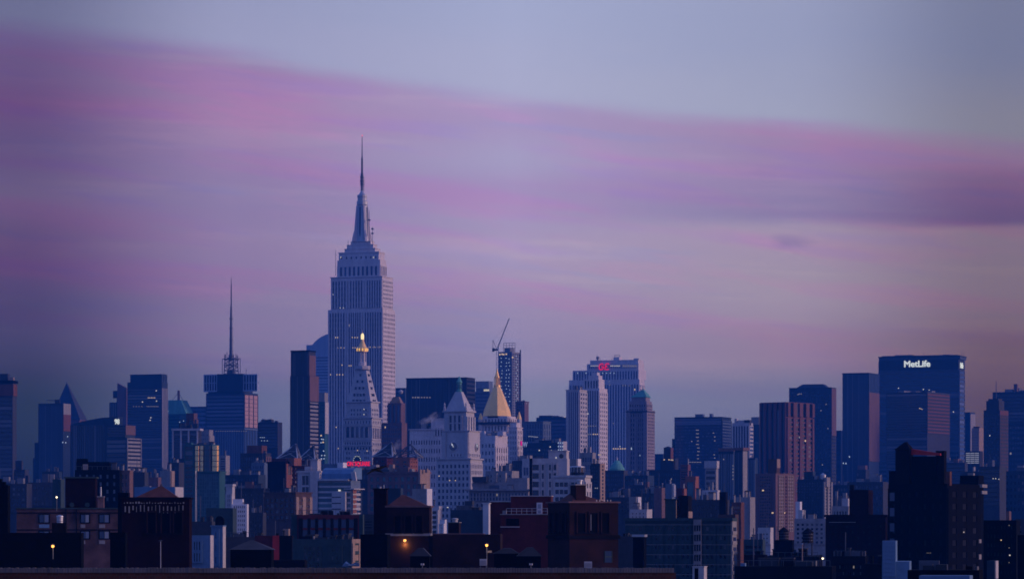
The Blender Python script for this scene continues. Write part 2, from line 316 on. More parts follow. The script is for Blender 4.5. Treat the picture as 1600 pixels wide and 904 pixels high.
class T: pass      # a box-shaped stage of a building, in the building's own axes
class Bld:
    NW = 100
    def __init__(s, name, label, px, top, d, mat='limestone', th=20, cat='building', group=None, glass='glass', z0=0.0, seed=None, dmax=None):
        s.rng = random.Random(seed if seed is not None else label)
        s.th = math.radians(th); s.d = d; s.mat = mat; s.glass = glass; s.parts = []; s.wins = {}
        s.root = None
        s.sgn = 1 if th > 0 else -1
        cx, cy, Wd, D = s.solve(*px, d)
        dmin = max(1.5, min(10.0, .8*abs(Wd)))
        if D < dmin and s.sgn > 0:      # turn the block a little so that it keeps a real depth behind the same corner columns
            kr = K(px[2]); a_ = math.atan(kr); e_ = (kr*d-K(px[1])*d)/dmin
            s.th = a_+math.asin(max(-.9, min(.9, e_*math.cos(a_)))); cx, cy, Wd, D = s.solve(*px, d)
        if dmax: D = min(D, dmax)
        s.sn, s.cs = math.sin(s.th), math.cos(s.th)
        sx = -Wd/2 if s.sgn > 0 else Wd/2; sy = D/2     # corner -> centre
        s.rx = cx+sx*s.cs+sy*s.sn; s.ry = cy-sx*s.sn+sy*s.cs
        s.root = empty(name, (s.rx, s.ry, z0), -s.th, label, cat, group)
        s.z0 = z0
        s.wall = MB(); s.parts.append(('wall', s.wall, mat))
        t = T(); t.x0, t.x1, t.y0, t.y1, t.z0 = -Wd/2, Wd/2, -D/2, D/2, 0
        t.z1 = H+(HY-top)/F*d-z0; s.W, s.D = Wd, D; s.body = t; s.zt = t.z1
        s.wall.box(t.x0, t.x1, t.y0, t.y1, 0, t.z1)
        if D > 110 or D < 4 or Wd < 4: pass
    def solve(s, xl, xc, xr, d):
        t = s.th*s.sgn; sn, c = math.sin(t), math.cos(t); X = K(xc)*d
        if s.sgn > 0: return X, d, (X-K(xl)*d)/(c+K(xl)*sn), (K(xr)*d-X)/(sn-K(xr)*c)
        return X, d, (K(xr)*d-X)/(c-K(xr)*sn), (X-K(xl)*d)/(sn+K(xl)*c)
    def loc(s, X, Y):
        a, b = X-s.rx, Y-s.ry
        return a*s.cs-b*s.sn, a*s.sn+b*s.cs
    def part(s, name, mat, of=None):
        b = MB(); b.of = of; s.parts.append((name, b, mat)); return b
    def zz(s, py, d=None): return H+(HY-py)/F*(d or s.d)-s.z0
    def stage(s, px, top, bot, inset=None, mb=None, dmax=None):
        """a further box (setback, tower, penthouse) given by its own three picture columns"""
        xl, xc, xr = px
        bx, by = (s.body.x1, s.body.y0) if s.sgn > 0 else (s.body.x0, s.body.y0)
        cX = s.rx+bx*s.cs+by*s.sn; cY = s.ry-bx*s.sn+by*s.cs
        sh = (cX-K(xc)*s.d)*s.sgn
        need = max(0.0, sh*math.tan(s.th*s.sgn))+.3
        d = cY+max(need, inset or 0)
        X, Y, Wd, D = s.solve(xl, xc, xr, d)
        D = max(D, .35*abs(Wd), .4)
        if dmax: D = min(D, dmax)
        lx, ly = s.loc(X, Y); t = T()
        t.x0, t.x1 = (lx-Wd, lx) if s.sgn > 0 else (lx, lx+Wd)
        t.y0, t.y1 = ly, ly+D; t.z0 = s.zz(bot, d); t.z1 = s.zz(top, d)
        (mb or s.wall).box(t.x0, t.x1, t.y0, t.y1, t.z0, t.z1)
        return t
    def fp(s, t, px, py):
        k = K(px); q = (t.y0+s.rx*s.sn+s.ry*s.cs)/(k*s.sn+s.cs)
        return (k*q-s.rx)*s.cs-(q-s.ry)*s.sn, H+(HY-py)/F*q-s.z0
    def xp(s, y, px):
        """local x of picture column px on the plane at local depth y"""
        k = K(px); q = (y+s.rx*s.sn+s.ry*s.cs)/(k*s.sn+s.cs)
        return (k*q-s.rx)*s.cs-(q-s.ry)*s.sn
    def sp(s, t, px, py):
        k = K(px); xs = t.x1 if s.sgn > 0 else t.x0
        q = (xs+s.rx*s.cs-s.ry*s.sn)/(k*s.cs-s.sn)
        return (k*q-s.rx)*s.sn+(q-s.ry)*s.cs, H+(HY-py)/F*q-s.z0
    def put(s, mb, t, face, a0, a1, z0, z1, p0, p1, rnd=0.):
        """box on a face: a along it, p0..p1 out of it"""
        if face == 'front': mb.box(a0, a1, t.y0-p1, t.y0-p0, z0, z1, rnd)
        elif face == 'side':
            if s.sgn > 0: mb.box(t.x1+p0, t.x1+p1, a0, a1, z0, z1, rnd)
            else: mb.box(t.x0-p1, t.x0-p0, a0, a1, z0, z1, rnd)
        elif face == 'other':
            if s.sgn > 0: mb.box(t.x0-p1, t.x0-p0, a0, a1, z0, z1, rnd)
            else: mb.box(t.x1+p0, t.x1+p1, a0, a1, z0, z1, rnd)
    def win(s, t, face, a, z, w, h, mat=None, p=.06, name='window'):
        s.wins.setdefault((name, mat or s.glass), []).append((t, face, a, z, w, h, p))
    def fac(s, face='front', mode='grid', n=None, m=None, top=None, bot=900, xa=None, xb=None, t=None, wf=.5, hf=.55, bay=4.0, fh=3.7,
            dep=.4, glass=None, sp=None, lit=0.0015, edge=.6, head=1.5, pier=None, litm='lit_warm', skip=None):
        t = t or s.body; rng = s.rng
        if face == 'front': a0, a1 = t.x0, t.x1
        else: a0, a1 = t.y0, t.y1
        f = s.fp if face == 'front' else s.sp
        if xa is not None: a0 = f(t, xa, 800)[0]
        if xb is not None: a1 = f(t, xb, 800)[0]
        if a0 > a1: a0, a1 = a1, a0
        z1 = t.z1-head if top is None else s.zz(top)
        z0 = max(t.z0 if t.z0 > 0 else 3.0, s.zz(bot)); g = glass or s.glass
        if z1-z0 < 2: return
        w = a1-a0-2*edge
        n = n or max(1, round(w/bay)); m = m or max(1, round((z1-z0)/fh))
        bw, bh = w/n, (z1-z0)/m
        ww, wh = bw*wf, bh*hf
        wall = s.wall if pier is None else s.part('pier', pier)
        piers = mode in ('grid', 'vgrid', 'vband')
        if piers:
            for i in range(n+1):
                l = a0 if i == 0 else a0+edge+i*bw-(bw-ww)/2
                r = a1 if i == n else a0+edge+i*bw+(bw-ww)/2
                s.put(wall, t, face, l, r, z0, z1+.02, 0, dep)
        else:
            s.put(wall, t, face, a0, a0+edge, z0, z1+.02, 0, dep); s.put(wall, t, face, a1-edge, a1, z0, z1+.02, 0, dep)
        if mode != 'vband':
            if (sp or mode == 'vgrid') and m > 1:
                b = s.part('spandrel', sp or s.mat); pr = dep*.35
            else: b, pr = s.wall, dep-.03
            for j in range(m+1):
                lo = z0 if j == 0 else z0+j*bh-(bh-wh)/2
                hi = z1 if j == m else z0+j*bh+(bh-wh)/2
                s.put(b, t, face, a0+.05, a1-.05, lo, hi, 0, pr)
        if mode in ('grid', 'vgrid'):
            for j in reversed(range(m)):
                for i in range(n):
                    if skip and skip(i, j, n, m): continue
                    A, Z = a0+edge+(i+.5)*bw, z0+(j+.5)*bh
                    if rng.random() < lit: s.win(t, face, A, Z, ww*.9, wh*.8, 'lit_dim' if lit < .0035 else rng.choice((litm, litm, 'lit_dim', 'lit_white')), .12, 'lit_window')
                    else: s.win(t, face, A, Z, ww, wh, g)
        elif mode == 'hband':
            for j in reversed(range(m)): s.win(t, face, (a0+a1)/2, z0+(j+.5)*bh, a1-a0-2*edge, wh, g, name='window_band')
        elif mode == 'vband':
            for i in range(n): s.win(t, face, a0+edge+(i+.5)*bw, (z0+z1)/2, ww, z1-z0, g, name='window_strip')
    def lit(s, pts, w=1.2, h=1.6, mat='lit_warm', face='front', t=None, p=.5):
        t = t or s.body
        for px, py in pts:
            a, z = (s.fp if face == 'front' else s.sp)(t, px, py)
            s.win(t, face, a, z, w*mpp(s.d), h*mpp(s.d), mat, p, 'lit_window')
    def row(s, xa, xb, py, n, **k): s.lit([(xa+(xb-xa)*i/max(1, n-1), py) for i in range(n)], **k)
    def cap(s, h=1.2, out=.6, t=None, mat=None, name='cornice', drop=.0):
        t = t or s.body; b = s.part(name, mat or s.mat)
        b.box(t.x0-out, t.x1+out, t.y0-out, t.y1+out, t.z1-drop, t.z1+h-drop)
    def parapet(s, h=1.0, t=None, mat=None, w=.35, out=.45):
        t = t or s.body; b = s.part('parapet', mat or s.mat); x0, x1, y0, y1 = t.x0-out, t.x1+out, t.y0-out, t.y1+out
        b.box(x0, x1, y0, y0+w, t.z1-.3, t.z1+h); b.box(x0, x1, y1-w, y1, t.z1-.3, t.z1+h)
        b.box(x0, x0+w, y0+w, y1-w, t.z1-.3, t.z1+h-.01); b.box(x1-w, x1, y0+w, y1-w, t.z1-.3, t.z1+h-.01)
    def clutter(s, n=3, t=None, hmax=4, mats=('grey', 'concrete', 'dark_steel')):
        t = t or s.body; rng = s.rng; W_, D_ = t.x1-t.x0, t.y1-t.y0; used = []
        for i in range(n*3):
            w, dd, h = rng.uniform(.06, .22)*W_, rng.uniform(.15, .4)*D_, rng.uniform(.35, 1)*hmax
            x, y = rng.uniform(t.x0+w, t.x1-w), rng.uniform(t.y0+dd, t.y1-dd) if D_ > 2.2*dd else (t.y0+t.y1)/2
            if any(abs(x-a) < (w+c)/2+.4 and abs(y-b2) < (dd+e)/2+.4 for a, b2, c, e in used): continue
            used.append((x, y, w, dd)); k = rng.choice(('bulkhead', 'vent_unit'))
            b = s.part(k, rng.choice(mats if s.d > 1000 else ('soot', 'slate', 'dark_metal', 'soot'))); b.box(x-w/2, x+w/2, y-dd/2, y+dd/2, t.z1-.05, t.z1+h)
            if k == 'bulkhead': s.part('roof', 'roof_tar', b).box(x-w/2-.15, x+w/2+.15, y-dd/2-.15, y+dd/2+.15, t.z1+h, t.z1+h+.3)
            if rng.random() < .5:
                pz = s.part('vent_pipe', 'dark_steel'); px_ = x+(w/2+.5)*rng.choice((-1, 1)); px_ = min(max(px_, t.x0+.3), t.x1-.3); pz.tube((px_, y, t.z1-.05), (px_, y, t.z1+rng.uniform(.5, 1.2)*h), min(.35, .03*W_), 6)
            if len(used) >= n: break
        if rng.random() < .45 and W_ > 6:
            b = s.part('duct', rng.choice(mats)); y = t.y0+D_*rng.uniform(.15, .3); a = t.x0+W_*rng.uniform(.05, .4); b.box(a, a+W_*rng.uniform(.2, .45), y, y+min(1.2, .1*D_), t.z1-.05, t.z1+rng.uniform(.6, 1.2))
        if rng.random() < .4 and W_ > 6:
            b = s.part('railing', 'dark_steel'); y = t.y0+.3
            for k in range(9): x = t.x0+.4+(W_-.8)*k/8; b.tube((x, y, t.z1-.05), (x, y, t.z1+1.1), .06, 4)
            b.tube((t.x0+.4, y, t.z1+1.1), (t.x1-.4, y, t.z1+1.1), .06, 4)
        if rng.random() < .6:
            b = s.part('antenna', 'dark_steel'); x, y = rng.uniform(t.x0+1, t.x1-1), rng.uniform(t.y0+1, t.y1-1)
            b.tube((x, y, t.z1), (x, y, t.z1+rng.uniform(3, 8)), .12, 5)
    def mast(s, px, y0, y1, r=.3, t=None, mat='dark_steel', name='antenna'):
        t = t or s.body; x, z = s.fp(t, px, y1); y = (t.y0+t.y1)/2
        q = K(px)
        b = s.part(name, mat); x = x+(y-t.y0)*0
        b.tube((x, y, min(t.z1, s.zz(y0))-.2), (x, y, s.zz(y1)), r, 6, r*.5)
    def done(s):
        made = {}
        for name, mb, mat in s.parts:
            if mb.f: made[id(mb)] = mb.obj(name, mat, made.get(id(getattr(mb, 'of', None)), s.root))
        def place(o, t, face, a, z, p):
            if face == 'front': o.location = (a, t.y0-p, z)
            else:
                x = (t.x1+p if s.sgn > 0 else t.x0-p) if face == 'side' else (t.x0-p if s.sgn > 0 else t.x1+p)
                o.location = (x, a, z); o.rotation_euler = (0, 0, math.pi/2)
        for (name, mat), lst in s.wins.items():
            one = lst[:s.NW]; rest = lst[s.NW:]
            if lst[0][4] < 1.3*mpp(s.d) and lst[0][5] < 1.3*mpp(s.d) and name == 'window': one, rest = [], lst   # too small in the picture to tell apart
            for (t, face, a, z, w, h, p) in one:
                o = bpy.data.objects.new(name, pane_mesh(w, h, mat)); o.parent = s.root; place(o, t, face, a, z, p); COL.objects.link(o)
            if rest:
                b = MB()
                for (t, face, a, z, w, h, p) in rest: s.put(b, t, face, a-w/2, a+w/2, z-h/2, z+h/2, p-.06, p+.06, s.rng.random())
                o = b.obj({'window': 'small_windows', 'lit_window': 'small_lit_windows'}.get(name, name), mat, s.root, fix=False); o['kind'] = 'stuff'
        return s

def text_mesh(txt, w, h, depth, mat, bold=.02, name='letter'):
    """one mesh per character, fitted together to w x h; returns [(mesh, xoffset already inside)]"""
    cu = bpy.data.curves.new('txt', 'FONT'); cu.body = txt; cu.extrude = .02; cu.offset = 0; cu.resolution_u = 4; cu.fill_mode = 'BOTH'
    ob = bpy.data.objects.new('txt', cu); COL.objects.link(ob)
    dg = bpy.context.evaluated_depsgraph_get(); me = bpy.data.meshes.new_from_object(ob.evaluated_get(dg))
    bpy.data.objects.remove(ob)
    bm = bmesh.new(); bm.from_mesh(me); bpy.data.meshes.remove(me)
    xs = [v.co.x for v in bm.verts]; ys = [v.co.y for v in bm.verts]
    x0, x1, y0, y1 = min(xs), max(xs), min(ys), max(ys)
    bmesh.ops.recalc_face_normals(bm, faces=bm.faces)
    for v in bm.verts:
        v.co = Vector(((v.co.x-x0)/(x1-x0)*w-w/2, (v.co.y-y0)/(y1-y0)*h-h/2, v.co.z/.02*depth/2))
    # split into islands merged per character by x overlap
    bm.verts.ensure_lookup_table(); seen = set(); isl = []
    for v in bm.verts:
        if v.index in seen: continue
        st, cur = [v], []
        seen.add(v.index)
        while st:
            q = st.pop(); cur.append(q)
            for e in q.link_edges:
                o = e.other_vert(q)
                if o.index not in seen: seen.add(o.index); st.append(o)
        isl.append([min(q.co.x for q in cur), max(q.co.x for q in cur), set(q.index for q in cur)])
    isl.sort(key=lambda q: q[0]); grp = []
    for a, b, st in isl:
        if grp and a < grp[-1][1]-.35*(b-a) and min(b, grp[-1][1])-a > .5*min(b-a, grp[-1][1]-grp[-1][0]):
            grp[-1][1] = max(b, grp[-1][1]); grp[-1][2] |= st
        else: grp.append([a, b, set(st)])
    out = []
    for a, b, st in grp:
        fs = [f for f in bm.faces if f.verts[0].index in st]; mp = {}; vs = []; ff = []
        for f in fs:
            r = []
            for v in f.verts:
                if v.index not in mp: mp[v.index] = len(vs); vs.append(tuple(v.co))
                r.append(mp[v.index])
            ff.append(r)
        if bold:      # heavier strokes: the same letter again a hair to each side and slightly behind
            n_ = len(vs); e_ = bold*h
            for k_, (ox, oz) in enumerate(((-e_, 0), (e_, 0), (0, e_), (0, -e_))):
                b0 = len(vs); vs += [(x_+ox, y_+oz, z_-.012*(k_+1)) for x_, y_, z_ in vs[:n_]]; ff += [[i_+b0 for i_ in f_] for f_ in ff[:len(fs)]]
        m = bpy.data.meshes.new(name); m.from_pydata(vs, [], ff); m.materials.append(M(mat)); out.append(m)
    bm.free(); return out
def sign(name, label, b, t, face, xa, xb, ya, yb, txt, mat, p=.7, depth=.5, bold=.02, cat='sign'):
    """free-standing lit letters fixed in front of a wall of building b"""
    f = b.fp if face == 'front' else b.sp
    a0, zt = f(t, xa, ya); a1, zb = f(t, xb, yb)
    ac, zc = (a0+a1)/2, (zt+zb)/2
    if face == 'front': l = Vector((ac, t.y0-p, zc)); rz = 0
    else: l = Vector((t.x1+p, ac, zc)); rz = math.pi/2
    wx = b.rx+l.x*b.cs+l.y*b.sn; wy = b.ry-l.x*b.sn+l.y*b.cs
    r = empty(name, (wx, wy, b.z0+l.z), -b.th+rz, label, cat)
    for m in text_mesh(txt, abs(a1-a0), abs(zt-zb), depth, mat, bold):
        o = bpy.data.objects.new('letter', m); COL.objects.link(o); o.parent = r; o.rotation_euler = (math.pi/2, 0, 0)
    return r
# ------------------------------------------------------------------ ground
g = MB(); g.quad([(-30000, -9000, 0), (30000, -9000, 0), (30000, 45000, 0), (-30000, 45000, 0)])
tag(g.obj('ground', 'asphalt', fix=False), kind='structure')

# ================================================================== the tall Art Deco tower with the mast (centre of the view)
b = Bld('skyscraper', 'tallest pale stone setback skyscraper with a slender mast, behind the tower with the golden lantern', (512.5, 598, 617), 482, 3500, 'limestone', z0=0)
bd = b.body
def deco(t, top, bot, cols_l, cols_s, n):
    pass
# base stage (below 482): left wing, recessed middle, right wing are told apart by wide piers
for (xa, xb, n) in ((513, 541, 6), (543, 566, 6), (568, 598, 7)):
    b.fac('front', 'vgrid', n, None, 487, 760, xa, xb, wf=.50, hf=.55, fh=5.4, dep=.9, sp='spandrel_grey', lit=.004, edge=1.0, glass='blue_glass')
b.fac('side', 'grid', 8, None, 487, 760, wf=.45, hf=.5, fh=4.6, dep=.5, lit=.0)
t1 = b.stage((517, 597, 613.5), 432, 482, inset=2)
for (xa, xb, n) in ((517.5, 543, 5), (545, 569, 5), (571, 597, 6)):
    b.fac('front', 'vgrid', n, None, 437, 480, xa, xb, t=t1, wf=.50, hf=.55, fh=5.4, dep=.9, sp='spandrel_grey', lit=.0, edge=1.0, glass='blue_glass')
b.fac('side', 'grid', 7, None, 436, 481, t=t1, wf=.45, hf=.5, fh=4.6, dep=.5)
b.cap(.8, .8, t1)
t2 = b.stage((527, 594, 603.5), 405, 433, inset=6)
b.fac('front', 'vgrid', 9, None, 413, 431, t=t2, wf=.5, hf=.8, fh=12, dep=.8, sp='spandrel_grey', edge=2, glass='blue_glass')
b.fac('side', 'vgrid', 4, None, 413, 431, t=t2, wf=.5, hf=.8, fh=12, dep=.8, sp='spandrel_grey')
t3 = b.stage((529.5, 592, 601), 394, 406, inset=8)
b.fac('front', 'grid', 8, 1, 397, 404, t=t3, wf=.3, hf=.5, dep=.5)
b.parapet(.9, t3)
t4 = b.stage((538.5, 586, 594), 388, 394, inset=14); b.cap(.5, .5, t4)
t5 = b.stage((542, 583, 589), 382, 388, inset=17); b.cap(.5, .4, t5)
t6 = b.stage((548, 579, 585), 377, 382, inset=20); b.cap(.4, .3, t6)
ay = (t6.y0+t6.y1)/2; ax = b.xp(ay, 565.8); q = mpp(3530)
z = lambda py: b.zz(py, 3530)
mm = b.part('mooring_mast', 'steel')
mm.ngon(ax, ay, [(10*q, z(378)), (9.2*q, z(372)), (8.4*q, z(345)), (8.0*q, z(322)), (8.6*q, z(320)), (8.6*q, z(315)), (7.2*q, z(314)), (7.2*q, z(309)), (7.6*q, z(308)), (7.6*q, z(305)), (5*q, z(304)), (3.2*q, z(301)), (1.8*q, z(298))], 12)
for k in range(4):   # the winged buttresses
    a = k*math.pi/2+math.pi/4-.0; wgb = b.part('buttress', 'limestone'); c_, s_ = math.cos(a), math.sin(a)
    P_ = lambda r, w, zz: (ax+c_*r-s_*w, ay+s_*r+c_*w, zz)
    prof = [(6*q, z(378)), (17*q, z(378)), (15*q, z(368)), (12.5*q, z(360)), (11.4*q, z(345)), (10*q, z(330)), (9.4*q, z(322)), (6*q, z(322))]
    wgb.loft([[P_(r, -1.6*q, zz) for r, zz in prof], [P_(r, 1.6*q, zz) for r, zz in prof]])
for k in range(8):
    gs = b.part('mast_window', 'dark_glass', mm); a = k*math.pi/4; c_, s_ = math.cos(a), math.sin(a)
    gs.loft([[(ax+c_*r-s_*w, ay+s_*r+c_*w, zz) for w, r in ((-1.1*q, 8.2*q), (1.1*q, 8.2*q), (1.1*q, 9.0*q), (-1.1*q, 9.0*q))] for zz in (z(370), z(324))])
an = b.part('antenna', 'dark_steel')
an.tube((ax, ay, z(299)), (ax, ay, z(270)), 1.9*q, 8); an.tube((ax, ay, z(270)), (ax, ay, z(247)), 1.6*q, 6); an.tube((ax, ay, z(247)), (ax, ay, z(213)), 1.0*q, 6, .5*q)
for y_, r_ in ((277, 3.4), (283, 3.6), (288, 3.2), (273, 2.6)): an.ngon(ax, ay, [(r_*q, z(y_+1.6)), (r_*q, z(y_-1.6))], 8)
for y_ in range(249, 270, 4): an.ngon(ax, ay, [(1.9*q, z(y_+1)), (1.9*q, z(y_-.4))], 6)
for dx_ in (-2.6, 2.6, 3.6):
    an.tube((ax+dx_*q, ay, z(299)), (ax+dx_*q, ay, z(278)), .22*q, 5)
for px, y0, y1 in ((524.5, 431, 390), (577, 380, 330), (582, 384, 356), (544, 386, 376)):
    x_ = b.xp(ay-6, px); gd = b.part('rooftop_aerial', 'dark_steel'); gd.tube((x_, ay-6, z(y0)), (x_, ay-6, z(y1)), .35*q, 5)
for px, y_ in ((582, 359), (582, 366), (577, 345)):
    x_ = b.xp(ay-5.5, px); gd = b.part('aerial_panel', 'dark_steel'); gd.box(x_-1.1*q, x_+1.1*q, ay-7, ay-4, z(y_+1.2), z(y_-1.2))
bc = b.part('beacon', 'beacon'); bc.ngon(ax, ay, [(.2*q, z(213.2)), (.8*q, z(212.8)), (.8*q, z(211.8)), (.2*q, z(211.2))], 8)
b.row(528, 538, 543, 5, w=1.1, h=1.4, mat='lit_warm'); b.row(552, 566, 543, 5, w=1.1, h=1.3, mat='lit_warm', p=.95); b.row(576, 594, 542, 8, w=1.1, h=1.3)
b.lit([(525, 527), (528, 527), (551, 527), (555, 527), (559, 527), (546, 571), (549, 571), (535, 570), (517, 585), (527, 585), (531, 585), (536, 585), (526, 667), (529, 700)], w=1.4, h=1.6, mat='lit_warm', p=.95)
b.lit([(533, 402), (584, 402), (531, 418)], t=t3, w=1.2, h=2, mat='lit_white', p=.9)
b.lit([(532, 481), (537, 481), (521, 460)], t=t1, w=1.2, h=1.2, mat='lit_white', p=.95)
b.done()

# ------------------------------------------------------------------ tower with golden lantern (campanile)
b = Bld('clock_tower', 'pale stone tower with steep pyramid roof and small lit golden dome, before the tallest skyscraper', (537, 581, 595.5), 653, 2950, 'palestone', glass='dark_glass')
d = b.d; q = mpp(d)
b.cap(1.0, 1.3, name='cornice')
for yy in (689, 693): pass
t = b.body
lg = b.part('arcade', 'palestone')
b.fac('front', 'grid', 9, 1, 656, 662, wf=.35, hf=.7, dep=.5)
# loggia: five tall round-headed openings
for i in range(5):
    xa = 541.5+i*7.3; x0, z0_ = b.fp(t, xa, 683); x1, z1_ = b.fp(t, xa+4.8, 669)
    o = MB(); n = 8; r = (x1-x0)/2; c_ = (x0+x1)/2
    pts = [(x0, z0_), (x1, z0_)]+[(c_+r*math.cos(math.pi*k/n), z1_+r*math.sin(math.pi*k/n)) for k in range(n+1)]
    o.slab(pts, t.y0-.35, t.y0-.05); b.parts.append(('arched_opening', o, 'dark_glass'))
    ar = b.part('arch_surround', 'palestone')
    ar.box(x0-.7, x0-.05, t.y0-.9, t.y0, z0_, z1_+r); ar.box(x1+.05, x1+.7, t.y0-.9, t.y0, z0_, z1_+r)
b.fac('side', 'vband', 5, 1, 668, 684, wf=.55, dep=.6)
b.fac('side', 'grid', 5, 1, 656, 662, wf=.35, hf=.7)
ld = b.part('ledge', 'palestone')
for py in (664.5, 686.5, 695.5):
    zc = b.zz(py); ld.box(t.x0-.9, t.x1+.9, t.y0-.9, t.y1+.9, zc-.35, zc+.35)
b.fac('front', 'grid', 11, 1, 689, 694.8, wf=.5, hf=.7, dep=.6); b.fac('front', 'grid', 9, 1, 697, 703, wf=.62, hf=.75, dep=.5)
for xa, xb in ((539.5, 548.5), (568, 578)): b.fac('front', 'grid', 3, 4, 703, 735, xa, xb, wf=.6, hf=.5, dep=.4)
b.fac('front', 'grid', 3, 1, 703, 709, 552, 565, wf=.6, hf=.5, dep=.4)
b.fac('side', 'grid', 5, 5, 689, 735, wf=.5, hf=.5)
ck = b.part('clock_face', 'slate'); cx_, cz_ = b.fp(t, 558.5, 718)
ring = lambda r: [(cx_+r*math.cos(2*math.pi*k/24), cz_+r*math.sin(2*math.pi*k/24)) for k in range(24)]
ck.slab(ring(7.2*q), t.y0-.7, t.y0-.1)
for k in range(12):
    a = 2*math.pi*k/12; hb = b.part('hour_mark', 'sign_white', ck); x_, z_ = cx_+6*q*math.cos(a), cz_+6*q*math.sin(a)
    hb.box(x_-.3, x_+.3, t.y0-.95, t.y0-.7, z_-.3, z_+.3)
t1 = b.stage((541, 579.5, 591.5), 628, 653, inset=2)
for xa, xb in ((547, 556), (556.5, 565.5), (566, 574.5)): b.fac('front', 'grid', 2, 2, 636.5, 650, xa, xb, t=t1, wf=.5, hf=.52, dep=.4, edge=.3)
b.fac('side', 'grid', 4, 2, 636.5, 650, t=t1, wf=.5, hf=.52)
b.cap(1.0, 1.2, t1)
pyr = b.part('pyramid_roof', 'palestone')
tz = b.zz(577, t1.y0+d); bz = t1.z1+1.0
cxm, cym = (t1.x0+t1.x1)/2, (t1.y0+t1.y1)/2; hw = 9.2*q; hd = hw*(t1.y1-t1.y0)/(t1.x1-t1.x0)*1.0
pyr.frustum((t1.x0+.6, t1.x1-.6, t1.y0+.6, t1.y1-.6), bz, (cxm-hw, cxm+hw, cym-hd, cym+hd), tz)
def on_roof(px, py, side=False):
    f = (b.zz(py, d+8)-bz)/(tz-bz); y_ = (t1.y0+.6)*(1-f)+(cym-hd)*f; x1_ = (t1.x1-.6)*(1-f)+(cxm+hw)*f
    return f, y_, x1_
for py, n in ((585.5, 1), (595.5, 2), (606, 3), (616.5, 4), (626, 4)):
    f, y_, x1_ = on_roof(0, py)
    half = ((t1.x1-t1.x0)/2-.6)*(1-f)+hw*f; zz_ = bz+f*(tz-bz)
    for i in range(n):
        x_ = cxm+(i-(n-1)/2)*(half*1.25/max(n, 2)); dm = b.part('dormer', 'dark_glass'); dm.box(x_-.75, x_+.75, y_-.5, y_+1.2, zz_-1.1, zz_+1.1)
        dh = b.part('dormer_hood', 'palestone', dm); dh.box(x_-1.0, x_+1.0, y_-.7, y_+1.6, zz_+1.1, zz_+1.5)
    for i in range(max(2, n-1)):
        yy = cym+(i-(max(2, n-1)-1)/2)*(half*.9/max(n, 2)); dm = b.part('dormer', 'dark_glass'); dm.box(x1_-1.2, x1_+.5, yy-.75, yy+.75, zz_-1.1, zz_+1.1)
cu = b.part('balcony', 'palestone'); z = lambda py: b.zz(py, d+14)
cu.ngon(cxm, cym, [(11.5*q, z(577.5)), (12.4*q, z(576)), (12.4*q, z(571.5)), (11.6*q, z(571.5)), (11.6*q, z(575)), (5*q, z(575))], 8, math.pi/8)
cp = b.part('cupola', 'limestone')
cp.ngon(cxm, cym, [(7.2*q, z(575)), (7*q, z(566)), (5.6*q, z(565)), (5.4*q, z(551)), (6.8*q, z(550.5)), (6.8*q, z(549))], 8)
for k in range(8):
    a = k*math.pi/4; c_ = b.part('column', 'limestone', cp); c_.tube((cxm+6.4*q*math.cos(a), cym+6.4*q*math.sin(a), z(566)), (cxm+6.4*q*math.cos(a), cym+6.4*q*math.sin(a), z(550)), .6*q, 6)
gd = b.part('gold_dome', 'gold'); gd.ngon(cxm, cym, [(8.6*q, z(549)), (8.4*q, z(544)), (6.2*q, z(541.5)), (4.2*q, z(537)), (2.4*q, z(532.5)), (2.4*q, z(530))], 16)
for k in range(10):
    gb = b.part('gallery_lamp', 'gold_light', gd); a = k*math.pi/5+.1; gb.tube((cxm+8.6*q*math.cos(a), cym+8.6*q*math.sin(a), z(548)), (cxm+8.6*q*math.cos(a), cym+8.6*q*math.sin(a), z(544.2)), 1.0*q, 6)
ln = b.part('lantern', 'lantern'); ln.ngon(cxm, cym, [(2.2*q, z(530)), (2.7*q, z(527)), (2.5*q, z(522.5)), (1*q, z(520.5))], 8)
fi = b.part('finial', 'gold'); fi.tube((cxm, cym, z(521)), (cxm, cym, z(515.5)), .5*q, 6, .15*q)
b.lit([(569, 639), (569, 647)], t=t1, mat='lit_white', p=.6); 
b.lit([(559, 703), (574, 704)], mat='lit_warm', p=.7)
b.done()

# ------------------------------------------------------------------ tower with lattice mast, left of centre
b = Bld('skyscraper', 'dark blue glass tower with framed crown and tall lattice mast, left of the tallest skyscraper', (322, 381.5, 403), 613, 3800, 'blue_spandrel', glass='blue_glass')
d = b.d; q = mpp(d)
b.fac('front', 'hband', None, None, 616, 668, wf=.9, hf=.6, fh=4, dep=.25)
b.fac('side', 'grid', 3, 8, 616, 667, wf=.84, hf=.92, dep=.4, glass='dawn_rose_glass', pier='dark_metal')  # pink panes: the dawn reflection is put into their colour
b.fac('front', 'vband', 16, 1, 671, 740, wf=.55, dep=.4, pier='pale_spandrel'); b.fac('side', 'vband', 5, 1, 671, 740, wf=.55, dep=.4)
ledge = b.part('ledge', 'pale_spandrel'); zc = b.zz(669.5); ledge.box(b.body.x0-.8, b.body.x1+.8, b.body.y0-.8, b.body.y1+.8, zc-.8, zc+.8)
t1 = b.stage((325, 379, 395), 587, 613, inset=3); 
b.fac('front', 'vband', 9, 1, 590, 612, t=t1, wf=.7, dep=.3)
